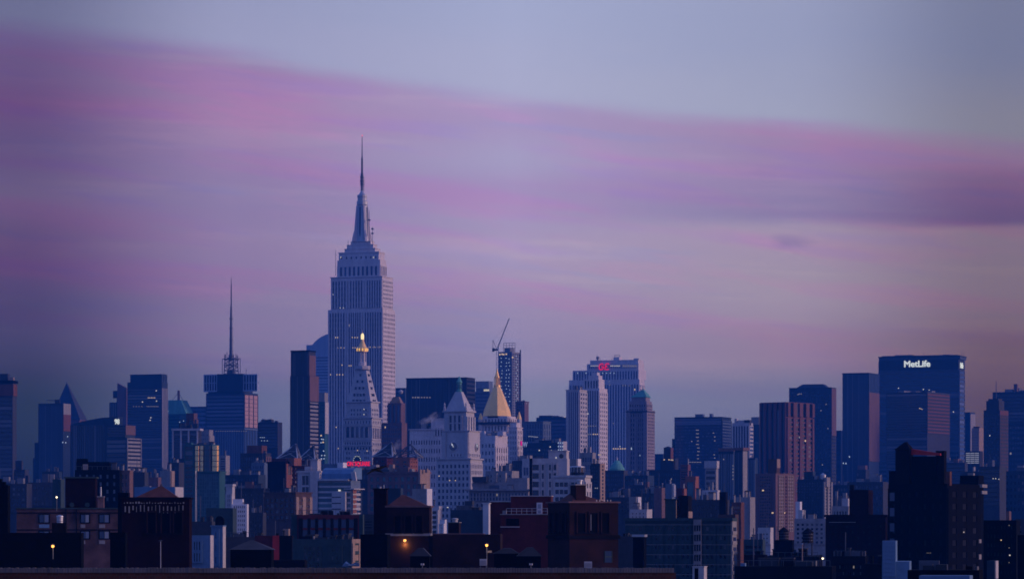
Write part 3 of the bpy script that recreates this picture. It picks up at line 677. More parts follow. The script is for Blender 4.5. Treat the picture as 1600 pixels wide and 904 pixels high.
for (xa, xb, ya, yb) in ((319, 340, 584.5, 612), (380.5, 402.8, 584, 611)):
    fr = b.part('crown_frame', 'hazy_panel'); (x0, z0_), (x1, z1_) = b.fp(b.body, xa, yb), b.fp(b.body, xb, ya); y0 = b.body.y0-1.5
    fr.box(x0, x1, y0, y0+5, z0_, z0_+1.2); fr.box(x0, x1, y0, y0+5, z1_-1.2, z1_)
    n = 6
    fr.box(x0, x1, y0+.05, y0+4.95, (z0_+z1_)/2-.4, (z0_+z1_)/2+.4)
    for i in range(n): 
        x_ = x0+(x1-x0-1)*i/(n-1); fr.box(x_, x_+1, y0+.1, y0+4.9, z0_+1.2, z1_-1.2)
    bk = b.part('crown_panel', 'dark_metal'); bk.box(x0+.5, x1-.5, y0+1.5, y0+4, z0_+.3, z1_-.3)
cm = b.part('crown', 'blue_spandrel'); (x0, z0_), (x1, z1_) = b.fp(b.body, 341, 612), b.fp(b.body, 380, 583.5)
cm.box(x0, x1, b.body.y0-2.5, b.body.y0+12, z0_, z1_)
for i in range(7):
    z_ = z0_+(z1_-z0_)*(i+.5)/7; b.put(b.part('crown_louvre', 'dark_metal'), b.body, 'front', x0, x1, z_-.7, z_+.7, 2.5, 3.0)
ay = b.body.y0+14; ax = b.xp(ay, 361.3); z = lambda py: b.zz(py, d+14)
lt = b.part('lattice_base', 'dark_steel')
for w, y0_, y1_ in ((8.5*q, 584, 553),):
    for sx in (-1, 0, 1):
        for sy in (-1, 1): lt.tube((ax+sx*w, ay+sy*w, z(y0_)), (ax+sx*w*.8, ay+sy*w*.8, z(y1_)), .75*q, 5)
    for k in range(5):
        za, zb = z(y0_-k*5.6), z(y0_-(k+1)*5.6)
        for sy in (-1, 1):
            lt.tube((ax-w, ay+sy*w, za), (ax+w, ay+sy*w, zb), .5*q, 4); lt.tube((ax+w, ay+sy*w, za), (ax-w, ay+sy*w, zb), .5*q, 4); lt.tube((ax-w, ay+sy*w, za), (ax+w, ay+sy*w, za), .4*q, 4)
fr = b.part('mast_frame', 'dark_steel')
for sx in (-1, 1): fr.tube((ax+sx*15.5*q, ay, z(583)), (ax+sx*15.5*q, ay, z(559.5)), .5*q, 5)
fr.tube((ax-15.5*q, ay, z(559.5)), (ax+15.5*q, ay, z(559.5)), .5*q, 5)
ms = b.part('mast', 'dark_steel'); ms.tube((ax, ay, z(562)), (ax, ay, z(520)), 3.4*q, 8, 2.5*q); ms.tube((ax, ay, z(520)), (ax, ay, z(478)), 2.5*q, 8, 1.7*q); ms.tube((ax, ay, z(478)), (ax, ay, z(444)), 1.1*q, 6, .9*q); ms.tube((ax, ay, z(444)), (ax, ay, z(432)), .6*q, 5, .3*q)
for y_ in (548, 530, 512, 497): ms.ngon(ax, ay, [(3.3*q, z(y_+1)), (3.3*q, z(y_-1))], 8)
lt.box(ax-5*q, ax+5*q, ay-5*q, ay+5*q, z(584), z(577)); lt.box(ax-9.5*q, ax+9.5*q, ay-9*q, ay+9*q, z(561), z(559.8)); lt.box(ax-9*q, ax+9*q, ay-9*q, ay+9*q, z(570.5), z(569.5))
for px, y0_, y1_ in ((354, 556, 549), (369, 556, 552), (350, 557, 552), (387, 584, 575)): ms.tube((ax+(px-361.3)*q, ay, z(y0_+20)), (ax+(px-361.3)*q, ay, z(y1_)), .4*q, 4)
b.row(338, 385, 673, 14, w=1.1, h=.9, mat='lit_dim', p=.5)
b.done()

# ------------------------------------------------------------------ slab with rooftop red letters, right of centre
b = Bld('skyscraper', 'broad pale stone slab with red neon letters near its flat roof and small lit windows', (889, 999, 1007), 592, 4500, 'limestone', glass='blue_glass', seed=11)
d = b.d
t1 = b.stage((895, 998, 1003), 577, 592, inset=3); t2 = b.stage((917, 997.5, 1001), 567, 577, inset=6); t3 = b.stage((922, 997, 1000), 561.5, 567, inset=8)
b.stage((990, 998, 1000), 559.5, 561.5, inset=8)
b.fac('front', 'vgrid', 26, None, 600, 760, wf=.46, hf=.6, fh=4.6, dep=.9, sp='slate', lit=.004)
b.fac('front', 'vgrid', 24, None, 579, 600, t=t1, wf=.46, hf=.6, fh=4.6, dep=.9, sp='slate')
b.fac('front', 'grid', 26, 1, 568.2, 574.8, t=t2, xa=919, xb=996, wf=.55, hf=.8, dep=.5)
b.fac('side', 'vgrid', 3, None, 600, 760, wf=.5, hf=.6, fh=4.6, dep=.6)
b.row(924, 936, 571.3, 5, t=t2, w=1.5, h=1.2, mat='lit_white', p=1.0); b.row(955, 968, 571.3, 6, t=t2, w=1.7, h=1.3, mat='lit_white', p=1.0); b.row(974, 994, 571.5, 8, t=t2, w=1.2, h=3, mat='lit_dim', p=1.0)
b.row(903, 916, 582.5, 2, t=t1, w=1.2, h=1.6, mat='lit_cool', p=1.2); b.row(936, 960, 582.5, 5, t=t1, w=1.2, h=1.4, mat='lit_cool', p=1.2)
b.row(959, 977, 700.5, 6, w=2.0, h=1.6, mat='lit_warm', p=1.2); b.lit([(969, 697)], w=1.4, h=1.2, mat='lit_white', p=1.2)
b.lit([(953, 601), (974, 602), (978, 602), (984, 602), (952, 596), (959, 661), (945, 650)], w=1.2, h=1.4, mat='lit_dim', p=1.2)
ph = b.part('penthouse', 'limestone'); x0, z0_ = b.fp(t3, 957, 562); x1, z1_ = b.fp(t3, 966, 557.5); ph.box(x0, x1, t3.y0+4, t3.y0+16, z0_-1, z1_)
rd = b.part('radome', 'concrete'); x0, z0_ = b.fp(t3, 931, 558.5); r = 2.9*mpp(d); rd.ngon(x0, t3.y0+8, [(.3*r, z0_-1.6*r), (.6*r, z0_-.8*r), (r, z0_), (.75*r, z0_+.65*r), (.3*r, z0_+.95*r)], 12)
fr = b.part('roof_frame', 'dark_steel')
for px in (957.5, 965.5): x_, _ = b.fp(t3, px, 560); fr.tube((x_, t3.y0+8, b.zz(558)), (x_, t3.y0+8, b.zz(552.5)), .35, 4)
xa_, _ = b.fp(t3, 957.5, 560); fr.tube((xa_, t3.y0+8, b.zz(552.5)), (x_, t3.y0+8, b.zz(552.5)), .35, 4); fr.tube((xa_, t3.y0+8, b.zz(555)), (x_, t3.y0+8, b.zz(555)), .35, 4)
for px, y1_ in ((928.5, 550), (952, 553), (933, 556)): b.mast(px, 562, y1_, .3, t3)
b.done()
def round_letter(kind, w, h, r):
    """a round neon capital bent from tube, upright in x,z"""
    A = lambda a0, a1, cx, cz, rx, rz, n=14: [(cx+rx*math.cos(math.radians(a0+(a1-a0)*k/n)), cz+rz*math.sin(math.radians(a0+(a1-a0)*k/n))) for k in range(n+1)]
    if kind == 'G': lines = [A(40, 335, 0, 0, w/2, h/2)+[(w*.46, -h*.02), (w*.08, -h*.02)]]
    else: lines = [A(35, 275, .02*w, h*.24, w*.44, h*.27)[:-1]+A(95, 320, .02*w, -h*.24, w*.48, h*.28)]
    m = MB()
    for L_ in lines:
        L_ = [(x+.12*z, z) for x, z in L_]
        for p_, q_ in zip(L_, L_[1:]): m.tube((p_[0], 0, p_[1]), (q_[0], 0, q_[1]), r, 6)
    return m
ac, zc = b.fp(t2, 945, 572.6); q = mpp(4500); l_ = Vector((ac, t2.y0-2.4, zc))
rs = empty('rooftop_sign', (b.rx+l_.x*b.cs+l_.y*b.sn, b.ry-l_.x*b.sn+l_.y*b.cs, zc), -b.th, 'two glowing red round neon letters near the roof of the broad stone slab', 'sign')
for kd, dx_ in (('G', -4.8), ('E', 4.6)): o = round_letter(kd, 7.4*q, 9.4*q, .95*q).obj('letter', 'neon_red', rs); o.location = (dx_*q, 0, 0)

# ------------------------------------------------------------------ octagonal slab with white lettering, far right
b = Bld('skyscraper', 'broad dark slab with white lit lettering across its top band, at the right', (1372.5, 1499, 1507), 577, 3900, 'dim_spandrel', glass='dark_glass')
d = b.d; t = b.body
b.fac('front', 'hband', None, 26, 577.5, 760, wf=1, hf=.55, dep=.5); b.fac('side', 'hband', None, 26, 577.5, 760, hf=.55, dep=.5)
t1 = b.stage((1373.2, 1497.5, 1504.5), 561, 577, inset=2)
ft = b.part('sign_band', 'dark_metal'); ft.box(t1.x0-.4, t1.x1+.4, t1.y0-.4, t1.y1, t1.z0+.6, t1.z1-1)
t2 = b.stage((1373, 1500, 1507), 555.3, 560.8, inset=.1)
b.part('roof_slab', 'dark_metal').box(t2.x0-.5, t2.x1+.5, t2.y0-.5, t2.y1+.5, t2.z1-1, t2.z1+.4)
b.stage((1378, 1496, 1501), 553.8, 555.5, inset=6); b.clutter(6, t2, 3)
for px, y1_ in ((1380, 552), (1383, 551.5), (1386, 553), (1498, 545), (1501, 549), (1484, 552.5), (1418, 551)): b.mast(px, 557, y1_, .25, t2)
b.lit([(1490, 643), (1404, 606), (1443, 608), (1452, 609)], w=1.5, h=1.5, mat='lit_white', p=.9)
b.done()
sign('lettering_sign', 'white lit lettering on the top band of the broad dark slab', b, t1, 'front', 1413.5, 1453.5, 563.6, 572.4, 'MetLife', 'sign_white', p=1.2, depth=.8, bold=.05)
sign('lettering_sign', 'narrow edge-on lit lettering on the right flank of the broad dark slab', b, t1, 'side', 1499.4, 1503.6, 565.8, 575.5, 'MetLife', 'sign_white', p=1.0, depth=.6, bold=.0)
# towers standing before it
b = Bld('office_tower', 'near-black flat glass tower with rosy right flank, in front of the slab with white lettering', (1385, 1449, 1484), 611.5, 3350, 'dark_metal', glass='dark_glass', th=30)
b.fac('front', 'hband', None, 34, 614, 760, hf=.6, dep=.2); b.fac('side', 'hband', None, 12, 613, 677, hf=.45, dep=.3, glass='red_granite')  # side bands coloured red for the dawn glow on that flank
b.lit([(1439, 638), (1441, 639), (1437, 637.5)], w=1.3, h=1.2, mat='lit_warm'); b.clutter(3); b.done()

# ------------------------------------------------------------------ gold pyramid tower
b = Bld('office_tower', 'stone tower crowned by a tall gilded pyramid roof and lantern, before the tower crane', (744, 797, 813), 676, 2800, 'limestone', glass='dark_glass', seed=3)
d = b.d; q = mpp(d)
b.fac('front', 'grid', 12, None, 680, 760, wf=.4, hf=.55, fh=3.8, lit=.01); b.fac('side', 'vgrid', 6, None, 680, 760, wf=.4, hf=.6, lit=.0)
t1 = b.stage((751, 793, 806), 649.5, 676, inset=6)
b.fac('front', 'grid', 8, 2, 652, 674, t=t1, wf=.4, hf=.7, dep=.8); b.fac('side', 'grid', 4, 2, 652, 674, t=t1, wf=.4, hf=.7, dep=.8)
cxm, cym = (t1.x0+t1.x1)/2, (t1.y0+t1.y1)/2
cxm = b.xp(cym, 776.5)
z = lambda py: b.zz(py, d+14)
bt = b.part('belt', 'slate'); bt.box(t1.x0-3, t1.x1+3, t1.y0-3, t1.y1+3, z(663), z(659)); bt.ngon(cxm, cym, [(21.5*q, z(656)), (21.5*q, z(649.4))], 8, math.pi/8)
py_ = b.part('pyramid_roof', 'gold'); py_.ngon(cxm, cym, [(22.6*q, z(649.6)), (20.4*q, z(640)), (12.6*q, z(620)), (5.4*q, z(603.5))], 8, math.pi/8)
lb = b.part('lantern', 'gold'); lb.ngon(cxm, cym, [(5.6*q, z(604)), (5.6*q, z(601)), (3*q, z(600)), (3*q, z(590)), (4.6*q, z(589.5)), (2.6*q, z(584)), (.4*q, z(575.5))], 8)
for k in range(8):
    a = k*math.pi/4; c_ = b.part('column', 'gold', lb); c_.tube((cxm+4.8*q*math.cos(a), cym+4.8*q*math.sin(a), z(601)), (cxm+4.4*q*math.cos(a), cym+4.4*q*math.sin(a), z(588)), .7*q, 5, .4*q)
for px, dd in ((748.5, 0), (805, 6)):
    x_, _ = b.fp(b.body, px, 660); ty = b.body.y0+4+dd
    tu = b.part('turret', 'limestone'); tu.ngon(x_, ty, [(3.6*q, z(690)), (3.6*q, z(655))], 8, math.pi/8)
    tr = b.part('turret_roof', 'gold'); tr.ngon(x_, ty, [(3.9*q, z(655)), (2.2*q, z(649)), (.2*q, z(643 if px > 780 else 645))], 8, math.pi/8)
ew = b.part('end_wing', 'limestone')
b.lit([(757, 659.5), (760, 659.5)], t=t1, w=1.6, h=1.6, mat='lit_warm', p=1.1)
b.done()
b = Bld('office_block', 'stone wing with closely set windows at the right foot of the gilded pyramid', (795, 808, 816), 668, 2730, 'limestone', glass='dark_glass')
b.fac('front', 'vgrid', 4, None, 671, 760, wf=.42, hf=.6, fh=4.2); b.fac('side', 'vgrid', 3, None, 671, 760, wf=.42, hf=.6, fh=4.2)
b.stage((797, 807, 813), 660, 668, inset=3); b.cap(.6, .6); b.done()
b = Bld('office_block', 'stone block with a sunlit ribbed end standing before the gilded pyramid tower', (751, 774, 793), 680, 2620, 'limestone', th=38, glass='dark_glass')
b.fac('front', 'grid', 4, None, 690, 770, wf=.42, hf=.5, fh=5.5, lit=.01); b.fac('side', 'vgrid', 5, None, 697, 745, wf=.42, hf=.6, fh=6); b.stage((776, 786, 791), 674, 680, inset=2); b.stage((751, 757, 759), 673, 680, inset=1); b.clutter(3); b.done()

# ------------------------------------------------------------------ clock tower with copper lantern
b = Bld('clock_tower', 'pale stone clock tower with a stepped roof and green lantern, steam rising at its left', (682, 735, 753.5), 717, 2250, 'palestone', glass='dark_glass', seed=5)
d = b.d; q = mpp(d)
b.fac('front', 'grid', 8, 9, 723, 810, wf=.5, hf=.55, dep=.5); b.fac('side', 'grid', 7, 9, 723, 810, wf=.42, hf=.6, dep=.5)
b.cap(.8, .9); dt = b.part('dentils', 'palestone')
t1 = b.stage((690, 733, 750), 673, 717, inset=1)
b.fac('front', 'grid', 4, 1, 707.5, 713.5, t=t1, wf=.3, hf=.6, xa=702, xb=724, dep=.4); b.fac('side', 'grid', 6, 1, 707.5, 713, t=t1, wf=.4, hf=.7)
b.cap(.5, .8, t1); q1 = mpp(d+2)
for xa, xb in ((690.5, 697), (725.5, 732)):
    pl = b.part('pilaster', 'palestone'); (x0, z0_), (x1, z1_) = b.fp(t1, xa, 716), b.fp(t1, xb, 675); pl.box(x0, x1, t1.y0-.9, t1.y0, z0_, z1_)
face_mb = {}
def clock(face, px, py, r):
    face_mb.clear()
    c_, z_ = (b.fp if face == 'front' else b.sp)(t1, px, py); n = 24
    for nm, mat, rr, p0, p1 in (('clock_rim', 'limestone', r*1.12, .05, .5), ('clock_face', 'grey', r, .1, .62)):
        o = b.part(nm, mat, face_mb.get('rim')); face_mb.setdefault('rim', o); rings = []
        for p in (p0, p1):
            pts = [(c_+rr*math.cos(2*math.pi*k/n), z_+rr*math.sin(2*math.pi*k/n)) for k in range(n)]
            rings.append([(x, t1.y0-p, zz) for x, zz in pts] if face == 'front' else [(t1.x1+p, x, zz) for x, zz in pts])
        o.loft(rings)
    for k in range(12):
        a = k*math.pi/6; b.put(b.part('hour_mark', 'slate', face_mb['rim']), t1, face, c_+r*.82*math.cos(a)-.22, c_+r*.82*math.cos(a)+.22, z_+r*.82*math.sin(a)-.22, z_+r*.82*math.sin(a)+.22, .6, .75)
    for ang, ln, w in ((math.radians(118), r*1.0, .42), (math.radians(-62), r*.62, .5)):
        o = b.part('clock_hand', 'clock_hand' if ln > r*.9 else 'dark_metal', face_mb['rim']); u_ = (math.cos(ang), math.sin(ang)); v_ = (-u_[1], u_[0])
        pts = [(c_+v_[0]*w, z_+v_[1]*w), (c_+u_[0]*ln, z_+u_[1]*ln), (c_-v_[0]*w, z_-v_[1]*w), (c_-u_[0]*w*2, z_-u_[1]*w*2)]
        o.loft([[(x, t1.y0-p, zz) if face == 'front' else (t1.x1+p, x, zz) for x, zz in pts] for p in (.78, .95)])
clock('front', 708.5, 697, 6.6*q1); clock('side', 744, 698, 6.2*q1)
t2 = b.stage((694, 728.5, 741), 643, 673, inset=3)
b.fac('front', 'grid', 3, 2, 647.5, 675, t=t2, xa=700, xb=723, wf=.5, hf=.86, dep=.9); b.fac('side', 'vband', 3, 1, 650, 672, t=t2, wf=.45, dep=.9)
b.cap(.9, 1.0, t2)
cxm, cym = (t2.x0+t2.x1)/2, (t2.y0+t2.y1)/2; z = lambda py: b.zz(py, d+8)
rf = b.part('stepped_roof', 'palestone'); hx, hy = (t2.x1-t2.x0)/2, (t2.y1-t2.y0)/2
lv = [(1.0, 642, 638), (.84, 638, 634), (.76, 634, 629.5), (.66, 629.5, 625), (.56, 625, 620.5), (.46, 620.5, 616), (.36, 616, 611.5)]
for f, a, c in lv: rf.frustum((cxm-hx*f, cxm+hx*f, cym-hy*f, cym+hy*f), z(a), (cxm-hx*(f-.085), cxm+hx*(f-.085), cym-hy*(f-.085), cym+hy*(f-.085)), z(c))
for sx in (-1, 1):
    for sy in (-1, 1):
        u_ = b.part('urn', 'palestone'); u_.ngon(cxm+sx*hx*.97, cym+sy*hy*.97, [(2*q, z(642)), (2.2*q, z(637)), (1.2*q, z(634)), (1.6*q, z(631.5)), (.3*q, z(628.5))], 8)
lt = b.part('lantern', 'copper'); lt.ngon(cxm, cym, [(5*q, z(612.5)), (5*q, z(609.5)), (4*q, z(609)), (4*q, z(598)), (5*q, z(597.5)), (5*q, z(595.5)), (3*q, z(592.5)), (2.4*q, z(590)), (.5*q, z(587))], 8)
for k in range(8): lg = b.part('lantern_opening', 'teal_glass', lt); a = k*math.pi/4+math.pi/8; lg.tube((cxm+3.7*q*math.cos(a), cym+3.7*q*math.sin(a), z(607)), (cxm+3.7*q*math.cos(a), cym+3.7*q*math.sin(a), z(600)), .9*q, 5)
b.lit([(712, 750), (703, 750), (686.5, 743)], w=1.6, h=1.4, mat='lit_warm'); b.lit([(700, 792)], w=3, h=1, mat='lit_white')
b.done()
b = Bld('office_block', 'pale stepped stone block with paired windows, left of the stone clock tower', (640, 694, 700), 671, 2330, 'limestone', glass='dark_glass', seed=8)
b.fac('front', 'grid', 13, None, 684, 790, wf=.42, hf=.5, fh=5.6, lit=.012); t1 = b.stage((673.5, 694, 699), 654.5, 671, inset=2)
b.fac('front', 'vgrid', 3, 1, 668, 681, xa=678, xb=693, wf=.5, hf=.9); b.cap(.7, .7); b.cap(.6, .5, t1); b.clutter(5, hmax=6); b.done()

# ------------------------------------------------------------------ wide black slab and neighbours in the middle
b = Bld('office_tower', 'wide black glass slab with one row of lit windows, behind the stone clock tower', (635, 729, 742), 590, 3300, 'dark_metal', glass='dark_glass')
b.fac('front', 'vband', 44, 1, 592, 740, wf=.5, dep=.4); b.fac('side', 'hband', None, 22, 592, 740, hf=.5, dep=.3)
b.row(645.5, 653, 620.5, 3, w=2, h=1.8, mat='lit_dim', p=.6); b.row(655, 672, 620.5, 5, w=2, h=1.6, mat='lit_dim', p=.6)
for k in range(12): b.mast(640+k*8.2, 590, 588.3-(k % 3)*.4, .15)
b.parapet(.7); b.done()
b = Bld('office_tower', 'banded grey tower with a softly lit fluted metal crown, left of the gilded pyramid', (742.5, 765, 772), 611, 3500, 'pale_spandrel', glass='blue_glass')
b.fac('front', 'hband', None, 16, 612, 700, hf=.55, dep=.4); b.fac('side', 'hband', None, 16, 612, 700, hf=.55, dep=.4)
t1 = b.stage((743.5, 764.5, 770), 595, 611, inset=1.5); b.fac('front', 'vband', 10, 1, 595.5, 606, t=t1, wf=.5, dep=.8, pier='steel', glass='pale_glass', edge=.2)
gl = b.part('crown_light', 'crown_light'); gl.box(t1.x0+9, t1.x1, t1.y0-.6, t1.y0-.1, t1.z0+.2, t1.z0+2.2); b.done()
b = Bld('office_tower', 'blue glass tower with a rounded arched top, peeking out left of the tallest skyscraper', (478.5, 516, 528), 553, 4300, 'hazy_panel', glass='pale_glass')
b.fac('front', 'hband', None, 40, 556, 740, hf=.6, dep=.3)
t = b.body; dm = b.part('arched_top', 'hazy_panel'); cx_, _ = b.fp(t, 530, 550); r0 = cx_-b.fp(t, 483, 550)[0]; hgt = b.zz(518.5)-t.z1; b.stage((478.7, 516, 526), 538, 553, inset=4)
pts = [(cx_+r0*math.cos(math.pi*k/20), t.z1-.1+hgt*math.sin(math.pi*k/20)) for k in range(4, 21)]+[(cx_+r0*math.cos(math.pi*.2), t.z1-.1)]
dm.slab(pts, t.y0+.3, t.y0+25); b.done()

# construction tower and crane
b = Bld('unfinished_tower', 'tower under construction dotted with work lights, behind the gilded pyramid', (778.5, 800, 812), 549, 4050, 'grey', glass='blue_glass', seed=21)
d = b.d; q = mpp(d)
b.fac('front', 'grid', 6, 26, 551, 655, wf=.6, hf=.6, dep=.6, edge=.2); b.fac('side', 'grid', 4, 26, 551, 655, wf=.6, hf=.6, dep=.6, edge=.2)
rr = random.Random(4)
for px in (784, 791, 796): b.lit([(px+rr.uniform(-1, 1), 560+6.0*k+rr.uniform(-1, 1)) for k in range(15)], w=1.3, h=1.2, mat='lit_cool', p=.9)
b.lit([(807+(k % 2)*2, 556+4.4*k) for k in range(22)], w=1.1, h=1.2, mat='lit_cool', p=.9)
b.lit([(781.5, 553.5), (785, 553), (787.5, 553.5), (791.5, 553), (801.5, 558)], w=2.4, h=2.2, mat='lit_warm', p=.95)
t1 = b.stage((788, 797, 804), 543, 549, inset=2)
sc = b.part('scaffold', 'dark_steel'); x0, _ = b.fp(b.body, 785, 545); x1, _ = b.fp(b.body, 803, 545); y_ = b.body.y0+4
for i in range(5): x_ = x0+(x1-x0)*i/4; sc.tube((x_, y_, b.zz(549)), (x_, y_, b.zz(535)), .3, 4)
for py in (535, 539, 543): sc.tube((x0, y_, b.zz(py)), (x1, y_, b.zz(py)), .3, 4)
ho = b.part('hoist_mast', 'dark_steel'); t = b.body; ho.box(t.x1+1, t.x1+2.2, t.y1-2.5, t.y1-1.3, 0, b.zz(544.5)); [ho.box(t.x1-.2, t.x1+1.2, t.y1-2.2, t.y1-1.6, b.zz(p_), b.zz(p_-.6)) for p_ in range(552, 640, 14)]
b.done()
b = Bld('unfinished_tower', 'low scaffolded concrete frame at the right foot of the unfinished tower', (806, 820, 826), 628, 3900, 'mauve_brick', glass='dark_glass')
b.fac('front', 'grid', 4, 7, 629, 660, wf=.65, hf=.6, dep=.6); b.row(813, 823, 630, 4, w=1, h=1, mat='lit_cool'); b.parapet(1.2); b.clutter(2); b.done()
b = Bld('office_block', 'plain dark blue block filling the gap right below the unfinished tower', (794, 806, 810), 630, 4200, 'blue_spandrel', glass='blue_glass'); b.fac('front', 'hband', None, 6, 632, 660, hf=.6); b.done()
cq = mpp(3950); cp = PT(777, 545, 3950)
cr = empty('tower_crane', (cp.x, cp.y, 0), 0, 'luffing tower crane with its jib raised, above the tip of the gilded pyramid', 'crane')
z = lambda py: H+(HY-py)/F*3950
mb = MB()
for sx in (-1, 1):
    for sy in (-1, 1): mb.tube((sx*1.5*cq, sy*1.5*cq, 0), (sx*1.5*cq, sy*1.5*cq, z(547)), .3, 4)
k = z(600); up = 1
while k < z(548): mb.tube((-1.5*cq*up, -1.5*cq, k), (1.5*cq*up, -1.5*cq, k+3), .2, 4); k += 3; up = -up
mb.obj('mast', 'steel', cr)
mb = MB(); mb.box(-8*cq, 1.5*cq, -2, 2, z(547.5), z(544.5)); mb.obj('counter_jib', 'dark_metal', cr)
mb = MB(); mb.box(-8*cq, -4.5*cq, -2.3, 2.3, z(549), z(543.5)); mb.obj('counterweight', 'dark_metal', cr)
mb = MB(); mb.box(.2*cq, 2.4*cq, -3.4, -2.05, z(546.5), z(542.8)); mb.obj('cab', 'steel', cr)
mb = MB(); mb.tube((-1*cq, 0, z(544.6)), (-6.6*cq, 0, z(531.5)), .35, 4); mb.tube((-6.8*cq, 0, z(544.6)), (-6.8*cq, 0, z(531)), .35, 4); mb.obj('a_frame', 'dark_steel', cr)
mb = MB(); A, Bp = Vector((1.2*cq, 0, z(543.5))), Vector((19*cq, 0, z(497)))
off = Vector((-.93, 0, .36))*1.5*cq
for o in (Vector((0, -1, 0)), Vector((0, 1, 0)), off): mb.tube(A+o, Bp+o*.4, .32, 4)
n = 14
for i in range(n):
    p0, p1 = A.lerp(Bp, i/n), A.lerp(Bp, (i+1)/n); s0, s1 = 1-.6*i/n, 1-.6*(i+1)/n
    mb.tube(p0+Vector((0, -1, 0))*s0, p1+off*s1, .2, 4); mb.tube(p0+off*s0, p1+Vector((0, -1, 0))*s1, .2, 4)
mb.obj('jib', 'dark_steel', cr)
mb = MB(); mb.tube((-6.7*cq, 0, z(531.2)), tuple(Bp.lerp(A, .25)), .1, 4); mb.obj('pendant_line', 'dark_steel', cr)

# ------------------------------------------------------------------ left quarter, far row
b = Bld('office_tower', 'dark banded tower cut off by the left edge, rusty band under its roof', (-40, 20, 26), 598, 2600, 'slate', glass='dark_glass', th=15)
b.fac('front', 'hband', None, 22, 620, 770, hf=.72, dep=.5); up_ = b.part('rusty_band', 'rust'); t = b.body
up_.box(t.x0-.55, t.x1+.55, t.y0-.55, t.y1, b.zz(618), b.zz(600)); b.cap(2.0, .9, mat='black')
t1 = b.stage((-20, 12, 15), 583.5, 598, inset=6); b.stage((14, 21, 22.5), 589, 598, inset=4, mb=b.part('penthouse', 'tan')); b.done()
b = Bld('office_block', 'low dark stepped block right of the dark banded tower at the left edge', (22, 39, 45), 733, 2300, 'slate'); b.stage((24, 34, 36), 719, 733, inset=2); b.fac('front', 'hband', None, 8, 737, 780); b.stage((40, 44, 46.5), 742, 770, inset=-3); b.done()
b = Bld('office_tower', 'plain blue slab with a rosy narrow right flank, before the dark pyramid roof', (60, 98.5, 110), 629.5, 3000, 'blue_spandrel', glass='blue_glass')
b.fac('front', 'vband', 16, 1, 633, 780, wf=.5, dep=.25); fl = b.part('dawn_tinted_flank', 'red_granite'); t = b.body; b.put(fl, t, 'side', t.y0+.2, t.y1-.2, b.zz(673), t.z1-10, 0, .5); b.put(b.part('lit_pale_flank', 'concrete'), t, 'side', t.y0+.2, t.y1-.2, t.z1-10, t.z1-.3, 0, .5)  # warm flank colours paint the pink light on the right side
b.lit([(106, 681.5), (98.5, 690.5), (103, 691)], w=1.4, h=1.8, mat='lit_cool'); b.stage((54, 60.5, 66), 691, 800, inset=-6); b.stage((51.5, 56, 60), 715, 800, inset=-9); b.done()
b = Bld('office_tower', 'tower with a dark pointed pyramid roof, tallest peak at the far left', (82, 124, 133), 657, 4200, 'mauve_brick')
t = b.body; py_ = b.part('pyramid_roof', 'slate'); ap = (b.xp((t.y0+t.y1)/2, 104.5), (t.y0+t.y1)/2)
py_.frustum((t.x0-2, t.x1+2, t.y0-2, t.y1+2), t.z1+1.5, (ap[0]-.8, ap[0]+.8, ap[1]-.8, ap[1]+.8), b.zz(598.5)); b.fac('front', 'grid', 9, 6, 658, 700, wf=.5, hf=.5); b.cap(1.4, 1.2); b.part('lightning_rod', 'dark_steel').tube((ap[0], ap[1], b.zz(599)), (ap[0], ap[1], b.zz(595)), .4, 5); b.done()
cp = PT(88, 629.5, 3020)
r = empty('boom_crane', (cp.x, cp.y+6, cp.z), 0, 'short dark crane boom sticking out left from the roof of the plain blue slab', 'crane'); mb = MB(); q = mpp(3020); mb.tube((0, 0, 2.5), (-16*q, 0, 5*q), .5, 5, .3); mb.obj('boom', 'dark_steel', r); mb = MB(); mb.box(-2, 2.5, -1.5, 1.5, 0, 3.5); mb.obj('winch_house', 'dark_metal', r); mb = MB(); mb.tube((-16*q, 0, 5*q), (-16*q, 0, 3.2*q), .25, 4); mb.obj('hook', 'dark_steel', r)
b = Bld('office_tower', 'dark glass block with a curved sloping roof and a small white lit square sign', (110, 184, 192), 664, 2750, 'dark_metal', glass='dark_glass', th=12)
t = b.body; rf = b.part('sloping_roof', 'blue_spandrel'); pts = [(t.x0, t.z1-.2), (t.x1, t.z1-.2), (t.x1, b.zz(650.5)), ((t.x0*.35+t.x1*.65), b.zz(652)), ((t.x0*.7+t.x1*.3), b.zz(656.5)), (t.x0, b.zz(662))]
rf.slab(pts, t.y0+.2, t.y1-.2); b.fac('front', 'vband', 22, 1, 664, 780, wf=.6, dep=.25); b.mast(146, 655, 646, .25); b.mast(172, 652, 648.5, .5); b.done(); bq = b
sign('square_sign', 'small white lit square sign on the dark glass block with the curved sloping roof', bq, bq.body, 'front', 179.8, 187, 654.3, 662.2, '98', 'sign_white', p=1.0, depth=.6, bold=.03)
b = Bld('office_block', 'stepped block with pale bands and a mauve penthouse, under the small white lit sign', (166, 198, 220), 683, 2450, 'blue_spandrel', glass='dark_glass', th=25)
b.fac('front', 'hband', None, 12, 686, 770, hf=.7, dep=.3); b.fac('side', 'hband', None, 10, 684, 745, hf=.5, dep=.7, pier='concrete', sp='concrete')
t1 = b.stage((167, 196, 211), 664, 683, inset=1); b.put(b.part('penthouse_wall', 'mauve_brick'), t1, 'side', t1.y0, t1.y1, t1.z0+2, t1.z1, 0, .4); b.fac('front', 'hband', None, 4, 666, 682, t=t1, hf=.7, dep=.3); b.done()
b = Bld('office_tower', 'tall dark blue tower with chamfered corner and scattered lit windows, left of the green-roofed tower', (199, 253, 262), 596, 3600, 'blue_spandrel', glass='dark_glass')
